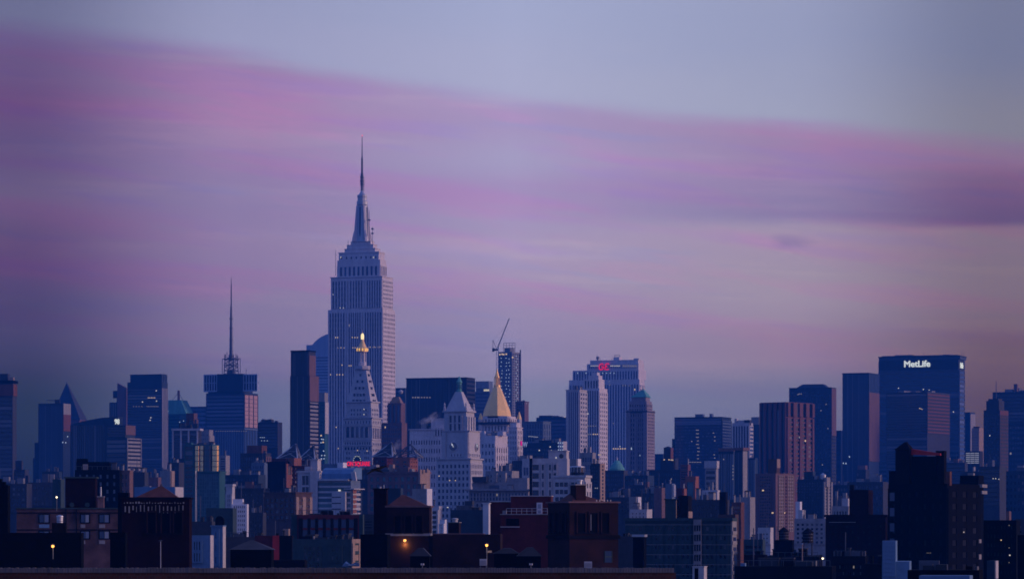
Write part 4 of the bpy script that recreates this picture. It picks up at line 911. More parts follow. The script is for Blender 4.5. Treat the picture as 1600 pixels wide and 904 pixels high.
b.fac('front', 'hband', None, 34, 606, 760, hf=.55, dep=.3); t1 = b.stage((203.5, 252.5, 259), 584.7, 596, inset=.6); b.cap(.5, .4, t1); 
b.fac('side', 'vband', 4, 1, 606, 760, wf=.5, dep=.4, pier='concrete', glass='blue_glass'); b.fac('side', 'vband', 2, 1, 586, 596, t=t1)
b.row(232, 242, 621, 5, w=1.6, h=1.2, mat='lit_warm', p=.6); b.lit([(223, 627.5), (244.5, 610), (245, 626), (236, 652), (235, 656)], w=1.6, h=1.6, mat='lit_white', p=.6); b.row(230, 247, 634.5, 8, w=1.4, h=1, mat='lit_dim', p=.6); b.row(209, 222, 634.5, 4, w=1.2, h=1, mat='lit_dim', p=.6); b.mast(252, 585, 581, .25, t1); b.done()
b = Bld('office_block', 'dark block with a slanting fin on its roof, beside the chamfered dark tower', (171, 194, 201), 628, 3750, 'dark_metal', glass='dark_glass')
t = b.body; b.fac('front', 'vband', 6, 1, 630, 700, wf=.5); fn = b.part('slanting_fin', 'mauve_brick'); x0, z0_ = b.fp(t, 184, 640); x1, _ = b.fp(t, 198.5, 640); fn.slab([(x0, z0_-40), (x1, z0_-40), (x1, b.zz(606)), (x0, b.zz(598))], t.y0-1.2, t.y0+2)
b.stage((176.5, 184, 186), 610, 621.5, inset=3, mb=b.part('plant_room', 'dark_metal')); s_ = b.part('support', 'dark_metal'); x0, _ = b.fp(t, 181, 620); s_.box(x0-1, x0+3, t.y0+4, t.y0+8, t.z1-.1, b.zz(621.4)); b.done()
b = Bld('office_tower', 'teal glass tower with a sloping green roof and a stump of a mast', (261.5, 291, 303), 646, 3800, 'teal_spandrel', glass='teal_glass')
b.fac('front', 'hband', None, 18, 648, 740, hf=.6, dep=.25); t = b.body; rf = b.part('sloping_roof', 'copper'); xa_, _ = b.fp(t, 281.5, 624)
zt = b.zz(624.3); rf.loft([[(t.x0, t.y0, t.z1), (t.x1, t.y0, t.z1), (t.x1, t.y1, t.z1), (t.x0, t.y1, t.z1)], [(t.x0, t.y0+2, zt), (xa_, t.y0+2, zt), (xa_, t.y1-2, zt), (t.x0, t.y1-2, zt)]])
ms = b.part('mast_stump', 'mauve_brick'); x_, _ = b.fp(t, 275.5, 624); ms.tube((x_, t.y0+6, zt-.5), (x_, t.y0+6, b.zz(609)), 1.5, 8); b.part('stay', 'dark_steel').tube((x_, t.y0+6, b.zz(612)), (x_-8, t.y0+6, zt), .25, 4); b.part('stay', 'dark_steel').tube((x_, t.y0+6, b.zz(612)), (x_+10, t.y0+6, zt-8), .25, 4); b.lit([(263, 642), (287, 657), (281, 659)], w=1.4, h=1.2, mat='lit_cool'); b.done()
b = Bld('office_block', 'dark flat slab behind the white-ribbed block, left of the lattice mast tower', (297, 322, 330), 634.5, 4300, 'blue_spandrel', glass='blue_glass'); b.fac('front', 'hband', None, 8, 636, 690, hf=.6); b.done()
b = Bld('office_block', 'rust-coloured block with a dark notch, just behind the white-ribbed block', (291, 303, 308.5), 645, 2750, 'mauve_brick', th=30); t = b.body; b.put(b.part('rust_panel', 'rust'), t, 'front', t.x0, t.x1, b.zz(668), t.z1, 0, .3); b.stage((302, 307, 310), 655, 700, inset=-8); b.part('notch', 'dark_glass').box(t.x1-4, t.x1-.5, t.y0-.6, t.y0-.3, b.zz(668), b.zz(656)); b.done()
b = Bld('office_block', 'black-glass block framed by four white ribs and a white cornice', (269.5, 310.5, 315), 669, 2500, 'dark_metal', glass='dark_glass')
t = b.body; cn = b.part('cornice', 'palestone'); b.put(cn, t, 'front', t.x0-.5, t.x1+1.4, t.z1-1.5, t.z1, -.3, 1.4); b.put(cn, t, 'side', t.y0+.3, t.y1, t.z1-1.5, t.z1-.01, 0, 1.3)
for px in (270.4, 283, 295, 308.5): x_, _ = b.fp(t, px, 690); b.part('rib', 'palestone').box(x_-.55, x_+.55, t.y0-1.1, t.y0, b.zz(716), t.z1-1.5)
b.fac('front', 'hband', None, 12, 673, 716, hf=.7, dep=.2); b.clutter(4, mats=('dark_metal', 'slate')); b.done()
b = Bld('office_block', 'pale ornate stone block right of the white-ribbed black-glass block', (313, 327, 333), 671, 2620, 'concrete'); b.stage((320, 328, 335), 680, 720, inset=-5); b.stage((323, 330, 336), 690, 720, inset=-9); b.fac('front', 'grid', 4, 6, 676, 715, wf=.35, hf=.4); b.done()
b = Bld('office_block', 'dark box with a cluttered roof, right of the lattice mast tower', (403, 434, 441), 659, 3100, 'dark_metal', glass='dark_glass'); b.fac('front', 'hband', None, 8, 662, 700, hf=.6); b.stage((408, 424, 428), 655, 659, inset=4); b.clutter(4); b.row(407, 413, 683, 3, w=1.5, h=1, mat='lit_cool'); b.row(409, 418, 688, 3, w=1.5, h=1, mat='lit_cool'); b.done()
b = Bld('office_tower', 'tall black slab with a stepped rosy right flank, left of the tallest skyscraper', (453.5, 483, 497.5), 586, 2750, 'dark_metal', glass='dark_glass', th=22)
b.fac('front', 'vband', 12, 1, 588, 760, wf=.5, dep=.3); fl = b.part('dawn_tinted_flank', 'mauve_brick'); t = b.body
b.put(fl, t, 'side', t.y0+.3, t.y1, b.zz(626), t.z1-.3, 0, .5); b.fac('side', 'hband', None, 14, 628, 716, hf=.48, dep=.7, sp='concrete'); t1 = b.stage((454.5, 482.5, 493), 549, 586, inset=.6); b.put(fl, t1, 'side', t1.y0+.3, t1.y1-.2, t1.z0, t1.z1-3, 0, .4); b.fac('front', 'vband', 12, 1, 552, 586, t=t1, wf=.5, dep=.3); b.cap(1.2, .3, t1, 'black'); b.done()  # flank tones paint dawn light onto the dark slab's right side
b = Bld('office_block', 'slim teal glass block with grey cap and lit office windows, behind the tall black slab', (490, 507.5, 513), 627, 3050, 'teal_spandrel', glass='teal_glass'); b.fac('front', 'grid', 5, 20, 630, 735, wf=.85, hf=.5, lit=.02); t1 = b.stage((491, 507.2, 512.6), 613, 627, inset=.4, mb=b.part('cap_wall', 'concrete')); b.put(b.part('lit_pale_flank', 'palestone'), b.body, 'side', b.body.y0, b.body.y1, b.zz(677), b.body.z1-.5, 0, .4); b.lit([(503, 685.5), (505.5, 686), (502, 691), (506, 704), (503, 711), (507.5, 711), (502.5, 716), (506.5, 716)], w=2, h=1.6, mat='lit_cool'); b.done()  # paler flank slab paints the pink light on this narrow side
b = Bld('office_block', 'setback stone block with a copper-tan hipped roof, right of the tallest skyscraper', (596, 628, 636), 660, 2800, 'mauve_brick', glass='blue_glass')
b.fac('front', 'grid', 9, 8, 663, 720, wf=.5, hf=.5, lit=.02); t1 = b.stage((606, 627, 633), 629, 660, inset=3); b.fac('front', 'vband', 3, 1, 632, 659, t=t1, wf=.62, dep=1, glass='blue_glass'); rf = b.part('hipped_roof', 'bronze'); rf.frustum((t1.x0+1, t1.x1-1, t1.y0+1, t1.y1-1), t1.z1, (t1.x0+3.5, t1.x1-3.5, t1.y0+3, t1.y1-3), t1.z1+5.2); b.done()
b = Bld('office_block', 'dark flat block with a white roof dish, left edge of the wide black slab', (616, 633, 640), 605.5, 3750, 'blue_spandrel', glass='blue_glass'); b.fac('front', 'hband', None, 9, 608, 660, hf=.6); x_, z_ = b.fp(b.body, 628, 612); r = 3.6*mpp(b.d); b.part('roof_dish', 'palestone').ngon(x_, b.body.y0-3.4, [(.2, z_-r), (r*.7, z_-r*.7), (r, z_), (r*.7, z_+r*.7), (.2, z_+r)], 12); b.done()

# ------------------------------------------------------------------ right of centre, far row
b = Bld('office_block', 'long low dark blue block on the skyline, left of the white-striped slab', (838, 886, 893), 651.5, 4100, 'blue_spandrel', glass='blue_glass', th=12); b.fac('front', 'hband', None, 8, 654, 700, hf=.6); b.stage((842, 862, 868), 648.5, 651.5, inset=4); b.clutter(4, hmax=3); b.mast(879, 652, 649.5, .4, mat='lit_warm', name='roof_light'); b.done()
b = Bld('office_block', 'blue block with tall window bays and a rosy right end, below the scaffolded frame', (813, 848.5, 860), 659, 3050, 'pale_spandrel', glass='blue_glass', th=25); b.fac('front', 'vgrid', 8, 3, 661, 690, wf=.7, hf=.8); b.fac('side', 'vgrid', 3, 3, 661, 690, wf=.45, hf=.8); b.cap(.8, .6); b.lit([(828, 681.2), (832, 681.6), (836, 682), (839.5, 682.4)], w=4, h=1.3, mat='lit_soft', p=.9); b.done()
b = Bld('office_block', 'dark blue glass block with tiny lights, below the white-striped slab', (818, 873, 886), 691, 2700, 'blue_spandrel', glass='blue_glass'); b.fac('front', 'grid', 22, 9, 698, 760, wf=.6, hf=.5); b.stage((842, 862, 866), 687, 691, inset=3); b.lit([(843, 703), (862, 703.5), (860, 697.5)], w=1.6, h=1.8, mat='lit_white'); b.clutter(5, hmax=6, mats=('concrete', 'grey')); b.done(); bw = b
b = Bld('white_block', 'white concrete end block with three short rows of lights, left of the white-striped slab', (872, 880, 886), 689, 2640, 'palestone', th=30); b.row(872.8, 879.6, 691.5, 3, w=1.5, h=1.6, mat='lit_cool'); b.row(873, 879.6, 697, 3, w=1.5, h=1.6, mat='lit_cool'); b.row(873, 879.6, 702.5, 3, w=1.5, h=1.6, mat='lit_cool'); b.done()
sign('letter_sign', 'faint white letter on the dark blue block beside the gilded pyramid tower', bw, bw.body, 'front', 818, 825, 690, 698, 'W', 'sign_blue', p=1.5, bold=.0)
cp = PT(814.6, 692, 2680); r = empty('neon_sign', (cp.x, cp.y, cp.z), 0, 'small magenta light panel at the edge of the stone wing below the gilded pyramid', 'sign'); mb = MB(); q = mpp(2680); mb.box(-1.3*q, 1.3*q, -.4, .4, -3.4*q, 3.4*q); mb.obj('panel', 'sign_magenta', r); mb = MB(); mb.box(-1.6*q, 1.6*q, .42, 1.2, -3.8*q, 3.8*q); mb.obj('backing', 'dark_metal', r)
b = Bld('office_tower', 'tall slab with bold white vertical stripes and a notched right end', (884.5, 905.5, 917), 609.5, 2950, 'palestone', glass='blue_glass')
b.fac('front', 'vband', 5, 1, 612, 760, xa=887, xb=905, wf=.55, dep=.7); b.fac('side', 'grid', 3, 22, 612, 760, wf=.5, hf=.5, dep=.6); b.cap(.8, .4); b.clutter(2); b.done()
b = Bld('office_tower', 'stone tower with stepped shoulders between the white-striped slab and the broad slab', (909, 936.5, 949), 606, 3300, 'limestone', glass='dark_glass')
b.fac('front', 'vgrid', 7, None, 610, 760, wf=.5, hf=.6, fh=4.4, dep=.8, sp='slate', lit=.004); b.fac('side', 'grid', 4, 22, 612, 760, wf=.4, hf=.55); t1 = b.stage((912, 935.8, 944.5), 592, 606, inset=2); t2 = b.stage((919, 935.2, 941), 586, 592, inset=4); b.fac('front', 'vgrid', 5, 2, 594, 606, t=t1, wf=.5, hf=.8, sp='slate')
b.row(917, 926, 678, 4, w=1.4, h=1.3, mat='lit_dim', p=.9); b.row(928, 934, 678, 3, w=1.6, h=1.4, mat='lit_warm', p=.9); b.lit([(919, 646)], w=1.8, h=1.8, mat='lit_white', p=.9); b.row(920, 931, 665, 4, w=1.2, h=1.2, mat='lit_dim', p=.9); b.lit([(936, 710), (938.5, 710)], face='front', w=1.6, h=1.6, mat='lit_warm', p=.9); b.stage((925, 933, 937), 581.5, 586, inset=6); b.done()
b = Bld('office_tower', 'stone tower with a green copper hipped roof at the right end of the broad slab', (980.5, 1011, 1022.5), 644, 3100, 'lilac_stone', glass='dark_glass')
b.fac('front', 'vgrid', 8, None, 645, 770, wf=.5, hf=.6, fh=4.4, dep=.8, lit=.008, litm='lit_cool'); b.fac('side', 'grid', 5, 26, 640, 770, wf=.45, hf=.5); t1 = b.stage((982.5, 1010.2, 1018.5), 626, 644, inset=2); b.fac('front', 'grid', 7, 2, 630, 643, t=t1, wf=.42, hf=.6, dep=.6); b.fac('side', 'grid', 4, 2, 630, 643, t=t1, wf=.42, hf=.6, dep=.6); b.fac('front', 'vband', 3, 1, 650, 770, 993, 1003, wf=.6, dep=1.3, glass='blue_glass')
t2 = b.stage((987, 1009, 1015.5), 620, 626, inset=4); rf = b.part('copper_roof', 'copper'); rf.frustum((t2.x0-1, t2.x1+1, t2.y0-1, t2.y1+1), t2.z1, (t2.x0+8, t2.x1-3.5, t2.y0+4.5, t2.y1-4.5), b.zz(608)); pn = b.part('roof_lantern', 'copper'); pn.box(t2.x0+9, t2.x1-4.5, t2.y0+5.5, t2.y1-5.5, b.zz(608)-.1, b.zz(605))
for px in (982.5, 1008.5): x_, _ = b.fp(b.body, px, 640); b.part('corner_pier', 'lilac_stone').box(x_-2, x_+2, b.body.y0-1.6, b.body.y0, b.zz(770), b.zz(640))
b.part('belt', 'slate').box(b.body.x0-1.2, b.body.x1+.8, b.body.y0-1.8, b.body.y1, b.zz(643.5), b.zz(641.5)); b.lit([(1000, 711), (996, 743), (998, 747)], w=1.6, h=1.6, mat='lit_cool', p=.9); b.done()
b = Bld('office_block', 'dark blue block with a green copper dome and pinnacle, before the broad slab', (944, 975, 981), 734, 2450, 'slate', glass='blue_glass'); b.fac('front', 'grid', 9, 7, 738, 790, wf=.5, hf=.5); q = mpp(2450); cyy = (b.body.y0+b.body.y1)/2; x_ = b.xp(cyy, 964); zb_ = b.body.z1
b.part('copper_dome', 'copper').ngon(x_, cyy, [(12*q, zb_-.1), (12*q, zb_+1.2), (10.6*q, b.zz(729)), (7.5*q, b.zz(724)), (4*q, b.zz(719.5)), (1.2*q, b.zz(718))], 16); b.part('pinnacle', 'palestone').ngon(x_, cyy, [(1.4*q, b.zz(718.5)), (1.2*q, b.zz(715)), (.2*q, b.zz(712.5))], 8); b.done()
b = Bld('office_tower', 'broad flat-roofed glass box with a column of lit floors, standing alone right of centre', (1054, 1128, 1142.5), 651.5, 3400, 'blue_spandrel', glass='blue_glass')
b.fac('front', 'grid', 24, 22, 664, 770, wf=.85, hf=.5, dep=.3); b.fac('front', 'hband', None, 2, 653, 663, hf=.6, dep=.4, sp='pale_spandrel'); b.fac('side', 'hband', None, 18, 656, 740, hf=.5, dep=.6, sp='pale_spandrel')
rr = random.Random(2); b.lit([(1089+rr.choice((0, 1.6, 3.2)), 671.5+5.55*k) for k in range(9)]+[(1091, 671.5+5.55*k) for k in range(9)], w=2.6, h=1.0, mat='lit_dim', p=.5); b.lit([(1115, 676), (1117, 682), (1117, 688), (1116, 710), (1117, 715), (1081, 689)], w=2, h=1.2, mat='lit_dim', p=.5); b.row(1077, 1095, 721.5, 8, w=1.7, h=1, mat='lit_dim', p=.5)
b.stage((1086, 1098, 1101), 646.5, 651.5, inset=5, mb=b.part('plant_room', 'pale_spandrel')); b.stage((1108.5, 1112.5, 1115), 646, 651.5, inset=5, mb=b.part('plant_room', 'pale_spandrel')); b.cap(.6, .5); b.stage((1050, 1053.5, 1058), 685, 800, inset=12); b.done()
b = Bld('office_tower', 'tower of white vertical piers with a ragged top, right of the flat glass box', (1144, 1171, 1176.5), 660, 3200, 'palestone', glass='dark_glass'); b.fac('front', 'vband', 6, 1, 665, 760, wf=.55, dep=.8); b.fac('side', 'hband', None, 16, 664, 760, hf=.5); b.stage((1147.5, 1151, 1153), 653.5, 660, inset=1); b.stage((1153, 1162, 1165), 656, 660, inset=2); b.stage((1163, 1171.5, 1174), 655.5, 664, inset=-1, mb=b.part('plant_room', 'slate')); b.done()
b = Bld('office_tower', 'dark slab with a pale cap wedged left of the red fluted tower', (1174, 1186, 1192), 663, 3450, 'blue_spandrel', glass='blue_glass'); b.fac('front', 'hband', None, 22, 665, 770, hf=.6); b.stage((1173.8, 1186, 1192), 651, 663, inset=.3, mb=b.part('pale_cap', 'concrete')); b.done()
b = Bld('office_tower', 'red-brown fluted granite tower with lit windows, right of centre', (1188, 1229, 1270.5), 627.5, 2950, 'red_granite', th=38, glass='dark_glass', seed=9)
b.fac('front', 'vband', 5, 1, 640, 770, wf=.55, dep=1.6, pier='red_granite', edge=.3); b.fac('side', 'vgrid', 4, 17, 652, 770, wf=.66, hf=.6, dep=1.3, sp='red_granite', edge=1); b.fac('side', 'vband', 4, 1, 628.5, 650, wf=.5, dep=1.8, edge=1); b.fac('front', 'vband', 5, 1, 628.5, 640, wf=.4, dep=1.6, edge=.3)
b.lit([(1248.5, 682.8)], face='side', w=2.6, h=2.4, mat='lit_white', p=.7); b.lit([(1257.5, 688.2)], face='side', w=3, h=2.6, mat='lit_warm', p=.7)
for k in range(9): b.mast(1191+k*4.1, 628, 625.8+(k % 2)*.6, .4)
b.done()
b = Bld('office_tower', 'tall dark stone tower with a low hipped roof, behind the red fluted tower', (1233, 1299, 1306), 605.5, 3850, 'slate', glass='dark_glass'); b.fac('front', 'grid', 22, 34, 610, 770, wf=.5, hf=.5, lit=.012, litm='lit_dim'); b.fac('side', 'grid', 4, 30, 607, 770, wf=.5, hf=.5); rf = b.part('hipped_roof', 'dark_metal'); t = b.body; xa_, _ = b.fp(t, 1242, 600); xb_, _ = b.fp(t, 1292, 600); xc_, _ = b.fp(t, 1252, 600); xd_, _ = b.fp(t, 1284, 600); rf.frustum((xa_, xb_, t.y0+2, t.y1-2), t.z1, (xc_, xd_, t.y0+6, t.y1-6), b.zz(599)); b.lit([(1249, 615), (1252, 615), (1247, 616), (1283, 641)], w=1.7, h=1.4, mat='lit_dim', p=.6); b.cap(.6, .5); b.put(b.part('dawn_ruddy_flank', 'mauve_brick'), t, 'side', t.y0, t.y1, b.zz(680), t.z1-.4, .42, .6); b.done()  # warmer right side: dawn light put into the flank colour
b = Bld('office_block', 'dark filler block in the gap right of the hipped-roof dark tower', (1300, 1314, 1318), 672, 3950, 'blue_spandrel', glass='blue_glass'); b.fac('front', 'hband', None, 12, 675, 760, hf=.6); b.done()
b = Bld('office_tower', 'slender blue glass tower with fluted top and mauve right flank, left of the lettered slab', (1316.5, 1357.5, 1373.5), 583, 3500, 'blue_spandrel', glass='blue_glass', th=24); b.fac('front', 'vband', 20, 1, 584, 760, wf=.6, dep=.3); b.fac('side', 'vband', 7, 1, 584, 611, wf=.6, dep=.4); b.put(b.part('dawn_mauve_flank', 'mauve_brick'), b.body, 'side', b.body.y0, b.body.y1, b.zz(720), b.zz(612.5), 0, .5); b.parapet(.8); b.lit([(1327.5, 713), (1318, 723), (1322, 723.5)], w=1.5, h=2.2, mat='lit_cool', p=.6); b.done()  # flank colour paints the pink light on the side face
b = Bld('office_block', 'small stone block with an arched mauve crown at the foot of the slender glass tower', (1338, 1353, 1358), 733, 2900, 'slate'); b.stage((1340, 1352, 1355.5), 726.5, 733, inset=2, mb=b.part('arched_crown', 'mauve_brick')); b.fac('front', 'grid', 5, 4, 737, 770, wf=.4, hf=.5); b.done()
b = Bld('office_tower', 'glass tower end with a pale rosy flank, just right of the lettered slab', (1507, 1516, 1523.5), 643.5, 4100, 'blue_spandrel', glass='blue_glass', th=26); b.fac('front', 'vband', 4, 1, 645, 720, wf=.6); b.put(b.part('dawn_tinted_flank', 'concrete'), b.body, 'side', b.body.y0, b.body.y1, b.zz(720), b.body.z1-2, 0, .4); b.done()  # flank slab made paler to paint the pink dawn light
b = Bld('office_block', 'tan stone block behind the bright banded office, in the gap on the right', (1518.5, 1530, 1537), 668, 3300, 'tan', th=28); b.fac('front', 'grid', 5, 8, 672, 706, wf=.35, hf=.4); b.stage((1520.5, 1528, 1531), 666, 668, inset=2, mb=b.part('plant_room', 'black')); b.done()
b = Bld('office_block', 'low office block with six glowing bands of windows, in the gap on the right', (1508, 1531, 1536), 704, 3050, 'dark_metal', glass='dark_glass'); b.fac('front', 'grid', 3, 6, 706, 724, wf=.92, hf=.55, dep=.3, glass='lit_soft'); b.done()
b = Bld('office_tower', 'dark stone tower with ruddy right side and a whip aerial, at the right edge', (1537, 1562, 1575), 640, 2900, 'slate', glass='dark_glass', th=30); b.fac('front', 'grid', 8, 26, 645, 770, wf=.5, hf=.5); b.put(b.part('dawn_ruddy_flank', 'red_granite'), b.body, 'side', b.body.y0, b.body.y1, b.zz(770), b.body.z1-.5, 0, .35); b.fac('side', 'grid', 5, 22, 648, 770, wf=.4, hf=.45); b.stage((1541, 1561, 1569), 625.5, 640, inset=2); b.stage((1544, 1560, 1566), 622.5, 625.5, inset=4); b.mast(1550, 626, 594, .5); b.lit([(1547, 680)], w=1.6, h=1.6, mat='lit_white', p=.7); b.done()  # reddish side slab paints dawn light on the dark stone
b = Bld('office_tower', 'black slab with roof vents cut off by the right edge', (1551, 1640, 1650), 611, 3500, 'dark_metal', glass='dark_glass'); b.fac('front', 'hband', None, 28, 614, 770, hf=.6, dep=.3); b.stage((1584, 1589, 1591), 599.5, 611, inset=8, mb=b.part('flue', 'mauve_brick')); b.clutter(5, hmax=5); b.done()
b = Bld('office_block', 'dark blue block below the black slab at the right edge', (1572, 1640, 1650), 660, 3100, 'blue_spandrel', glass='blue_glass'); b.fac('front', 'grid', 16, 12, 663, 760, wf=.6, hf=.5); b.lit([(1575, 719)], w=1.6, h=1.6, mat='lit_white'); b.done()
# ================================================================== middle distance
G = dict
def simple(label, px, top, d, mat='slate', th=20, ff=None, fs=None, clut=2, cat='building', name='apartment_block', glass='dark_glass', st=(), cap=0, hm=4, z=None, lits=()):
    b = Bld(name, label, px, top, d, mat, th=th, cat=cat, glass=glass)
    if ff: b.fac('front', *ff[:3], **ff[3]) if len(ff) > 3 else b.fac('front', *ff)
    if fs: b.fac('side', *fs[:3], **fs[3]) if len(fs) > 3 else b.fac('side', *fs)
    for s in st:
        mb = b.part(s[4], s[5]) if len(s) > 4 else None
        b.stage(s[0], s[1], s[2], inset=s[3], mb=mb)
    if cap: b.cap(cap, .3)
    if clut: b.clutter(clut, hmax=hm)
    for l in lits: b.lit([l[0]], **l[1])
    b.done(); return b

# four towers with pyramid skylights
def zeck(label, px, top, d, apex, base, mat='brick', frame=False):
    b = Bld('apartment_tower', label, px, top, d, mat, glass='dark_glass', th=24)
    b.fac('front', 'grid', None, 8, bay=5, bot=770, wf=.4, hf=.45); b.fac('side', 'grid', 3, 8, bot=770, wf=.4, hf=.45)
    t = b.body; x0, z0 = b.fp(t, base[0], base[2]); x1, _ = b.fp(t, base[1], base[2]); ya = t.y0+1; dep = min(t.y1-t.y0-1.5, x1-x0)
    ap = (b.fp(t, apex[0], apex[1])[0]+3, ya+dep/2, b.zz(apex[1])); z0 = t.z1
    R = [(x0, ya, z0), (x1, ya, z0), (x1, ya+dep, z0), (x0, ya+dep, z0)]
    if not frame:
        p = b.part('pyramid_roof', 'slate'); e = .5
        p.loft([R, [(ap[0]-e, ap[1]-e, ap[2]), (ap[0]+e, ap[1]-e, ap[2]), (ap[0]+e, ap[1]+e, ap[2]), (ap[0]-e, ap[1]+e, ap[2])]])
    fr = b.part('pyramid_frame', 'steel' if not frame else 'dark_steel')
    for c in R: fr.tube(c, ap, .45, 5)
    for i in range(4): fr.tube(R[i], R[(i+1) % 4], .4, 4)
    m = [tuple(Vector(c).lerp(Vector(ap), .5)) for c in R]
    for i in range(4): fr.tube(m[i], m[(i+1) % 4], .3, 4); fr.tube(R[i], m[(i+1) % 4], .25, 4); fr.tube(R[(i+1) % 4], m[i], .25, 4)
    b.done(); return b
zeck('red brick tower with the leftmost of four pyramid skylights', (424, 456, 463), 716, 1980, (451, 693), (431, 464, 716))
zeck('red brick tower with a slate pyramid skylight, before the tall black slab', (463, 486, 493), 718, 2010, (479, 695.5), (464, 491, 717))
zeck('brick tower with a dark slate pyramid, below right of the golden lantern tower', (583, 604, 613), 713, 2030, (600, 691), (580, 612, 713))
zeck('orange brick tower with an open-frame pyramid, left of the stone clock tower', (614, 640, 652), 714, 1990, (628, 693), (612, 650, 715), 'orange_brick', True)
b = Bld('apartment_block', 'dark red-brown brick slab with an orange stair bay, left of the white blank-walled block', (418, 446, 466), 722, 1850, 'dark_brick', th=38)
b.fac('side', 'grid', 3, 9, 728, 790, wf=.4, hf=.5); b.put(b.part('lit_orange_strip', 'orange_brick'), b.body, 'side', b.body.y0, b.body.y0+(b.body.y1-b.body.y0)*.42, 0, b.zz(724), 0, .8)  # orange strip paints the lit part of the dark brick side
x0, z0 = b.sp(b.body, 448, 741); x1, z1 = b.sp(b.body, 453, 727)
for i in range(4): a = x0+(x1-x0)*i/4; b.win(b.body, 'side', a+.6, (z0+z1)/2, (x1-x0)/6, z1-z0, 'dark_glass', .85)
b.stage((427, 447, 460), 715.5, 722, inset=2, mb=b.part('penthouse', 'brick')); b.stage((450, 459.5, 471), 715, 727, inset=-4, mb=b.part('penthouse', 'orange_brick')); b.parapet(.6); b.done()
simple('brick block with closely set ribs, just left of the white blank-walled block', (463, 485, 489), 727, 1760, 'brick', ff=('vband', 6, 1, G(bot=742, wf=.5, dep=.5)), clut=1)
b = Bld('apartment_block', 'white block with blank end wall and big gridded windows, left of the curved-roof glass block', (465, 500, 506), 737, 1500, 'palestone', glass='dark_glass')
b.fac('front', 'grid', 2, 3, 741, 794, 471, 484, wf=.88, hf=.84, dep=.5, edge=.3); t = b.body
b.put(b.part('blank_wall', 'palestone'), t, 'front', b.fp(t, 485, 800)[0], t.x1, 0, t.z1, 0, .9); b.fac('side', 'grid', 1, 5, 740, 800, wf=.5, hf=.75, dep=.5)
t1 = b.stage((485, 496, 501.5), 718, 737, inset=2); b.stage((476, 486, 490), 728, 737, inset=2); b.cap(.4, .3, t1); b.parapet(.6); b.clutter(1, hmax=2); b.done()
# curved roof glass block
b = Bld('apartment_block', 'glass block with white floor bands and a curved blue metal roof', (497, 549, 563), 750, 1450, 'pale_spandrel', glass='teal_glass')
t = b.body; b.fac('front', 'hband', None, 6, 751, 802, hf=.66, dep=.6, sp='palestone', edge=.2)
rf = b.part('curved_roof', 'blue_paint'); x0, x1 = b.fp(t, 503, 750)[0], b.fp(t, 551.5, 750)[0]; h = b.zz(732)-t.z1
ys = [(t.y0-.8, 0), (t.y0-.6, h*.45), (t.y0+1.0, h*.82), (t.y0+3.5, h), (t.y1, h), (t.y1, 0)]
rf.loft([[(x0, y, t.z1+.6+zz) for y, zz in ys], [(x1, y, t.z1+.6+zz) for y, zz in ys]])
ev = b.part('white_eave', 'palestone'); ev.box(t.x0, t.x1-1, t.y0-1.6, t.y0+1, t.z1-.1, t.z1+.7)
fn = b.part('slanting_fin', 'palestone'); xa, xb, xc, xd = [b.fp(t, p, 745)[0] for p in (550.5, 557, 559.5, 553)]
fn.slab([(xd, b.zz(750.5)), (xc, b.zz(750.5)), (xb, b.zz(736.5)), (xa, b.zz(736.5))], t.y0-2, t.y0-.9)
pw = b.part('white_panel', 'palestone'); xa, xb = b.fp(t, 521.5, 790)[0], b.fp(t, 542.5, 790)[0]; pw.box(xa, xb, t.y0-2.2, t.y0, 0, b.zz(768))
for py in (776, 785.5, 794.5): b.part('slot', 'dark_glass', pw).box(xa+.1, xa+(xb-xa)*.68, t.y0-2.32, t.y0-2.1, b.zz(py+.8), b.zz(py-.8))
b.fac('side', 'hband', None, 5, 764, 802, hf=.5, dep=.7, sp='palestone', edge=.2, glass='glass')
for k in range(5):
    py = 767+7.6*k; b.put(b.part('brick_panel', 'orange_brick'), t, 'side', t.y0+.2, t.y0+(t.y1-t.y0)*.4, b.zz(py+3), b.zz(py-2), 0, .75)
b.part('terrace_slab', 'palestone').box(b.fp(t, 540, 763)[0], t.x1+2, t.y0-2, t.y1, b.zz(764), b.zz(762.6))
b.stage((504, 535, 539), 724, 733, inset=8); b.stage((527, 536, 542), 722, 733, inset=6, mb=b.part('penthouse', 'white')); b.lit([(531.5, 765.5)], w=4, h=2.4, mat='lit_white', p=.8); b.clutter(2, hmax=3); b.done()
simple('dark brick block with square tan-trimmed windows, below the dark red-brown slab', (413, 462, 487), 770, 1350, 'brown', ff=('grid', 6, 4, G(bot=812, wf=.62, hf=.55)), fs=('grid', 2, 3, G(bot=805, wf=.55, hf=.55, pier='tan')), th=38, cap=.5, clut=2)
# union sign building
b = Bld('office_block', 'dark block carrying the red neon lettering, between the golden lantern tower and the clock tower', (500, 612, 640), 733, 1750, 'slate', th=16, glass='blue_glass'); b.fac('front', 'grid', 20, 4, 738, 790, wf=.6, hf=.5); b.clutter(5, hmax=3)
fr = b.part('sign_frame', 'dark_steel'); x0, x1 = b.fp(b.body, 541, 730)[0], b.fp(b.body, 580, 730)[0]
for i in range(7): x = x0+(x1-x0)*i/6; fr.tube((x, b.body.y0+.6, b.body.z1-.2), (x, b.body.y0+.6, b.zz(720.5)), .12, 4)
fr.box(x0, x1, b.body.y0+.4, b.body.y0+.6, b.zz(728.5), b.zz(728)); fr.box(x0, x1, b.body.y0+.4, b.body.y0+.6, b.zz(721), b.zz(720.5)); b.done()
sign('neon_sign', 'red neon lettering on a roof frame, below the tower with the golden lantern', b, b.body, 'front', 542.5, 578, 720.6, 728.4, 'ON SQUARE', 'neon_red', p=.2, depth=.4, bold=.02)
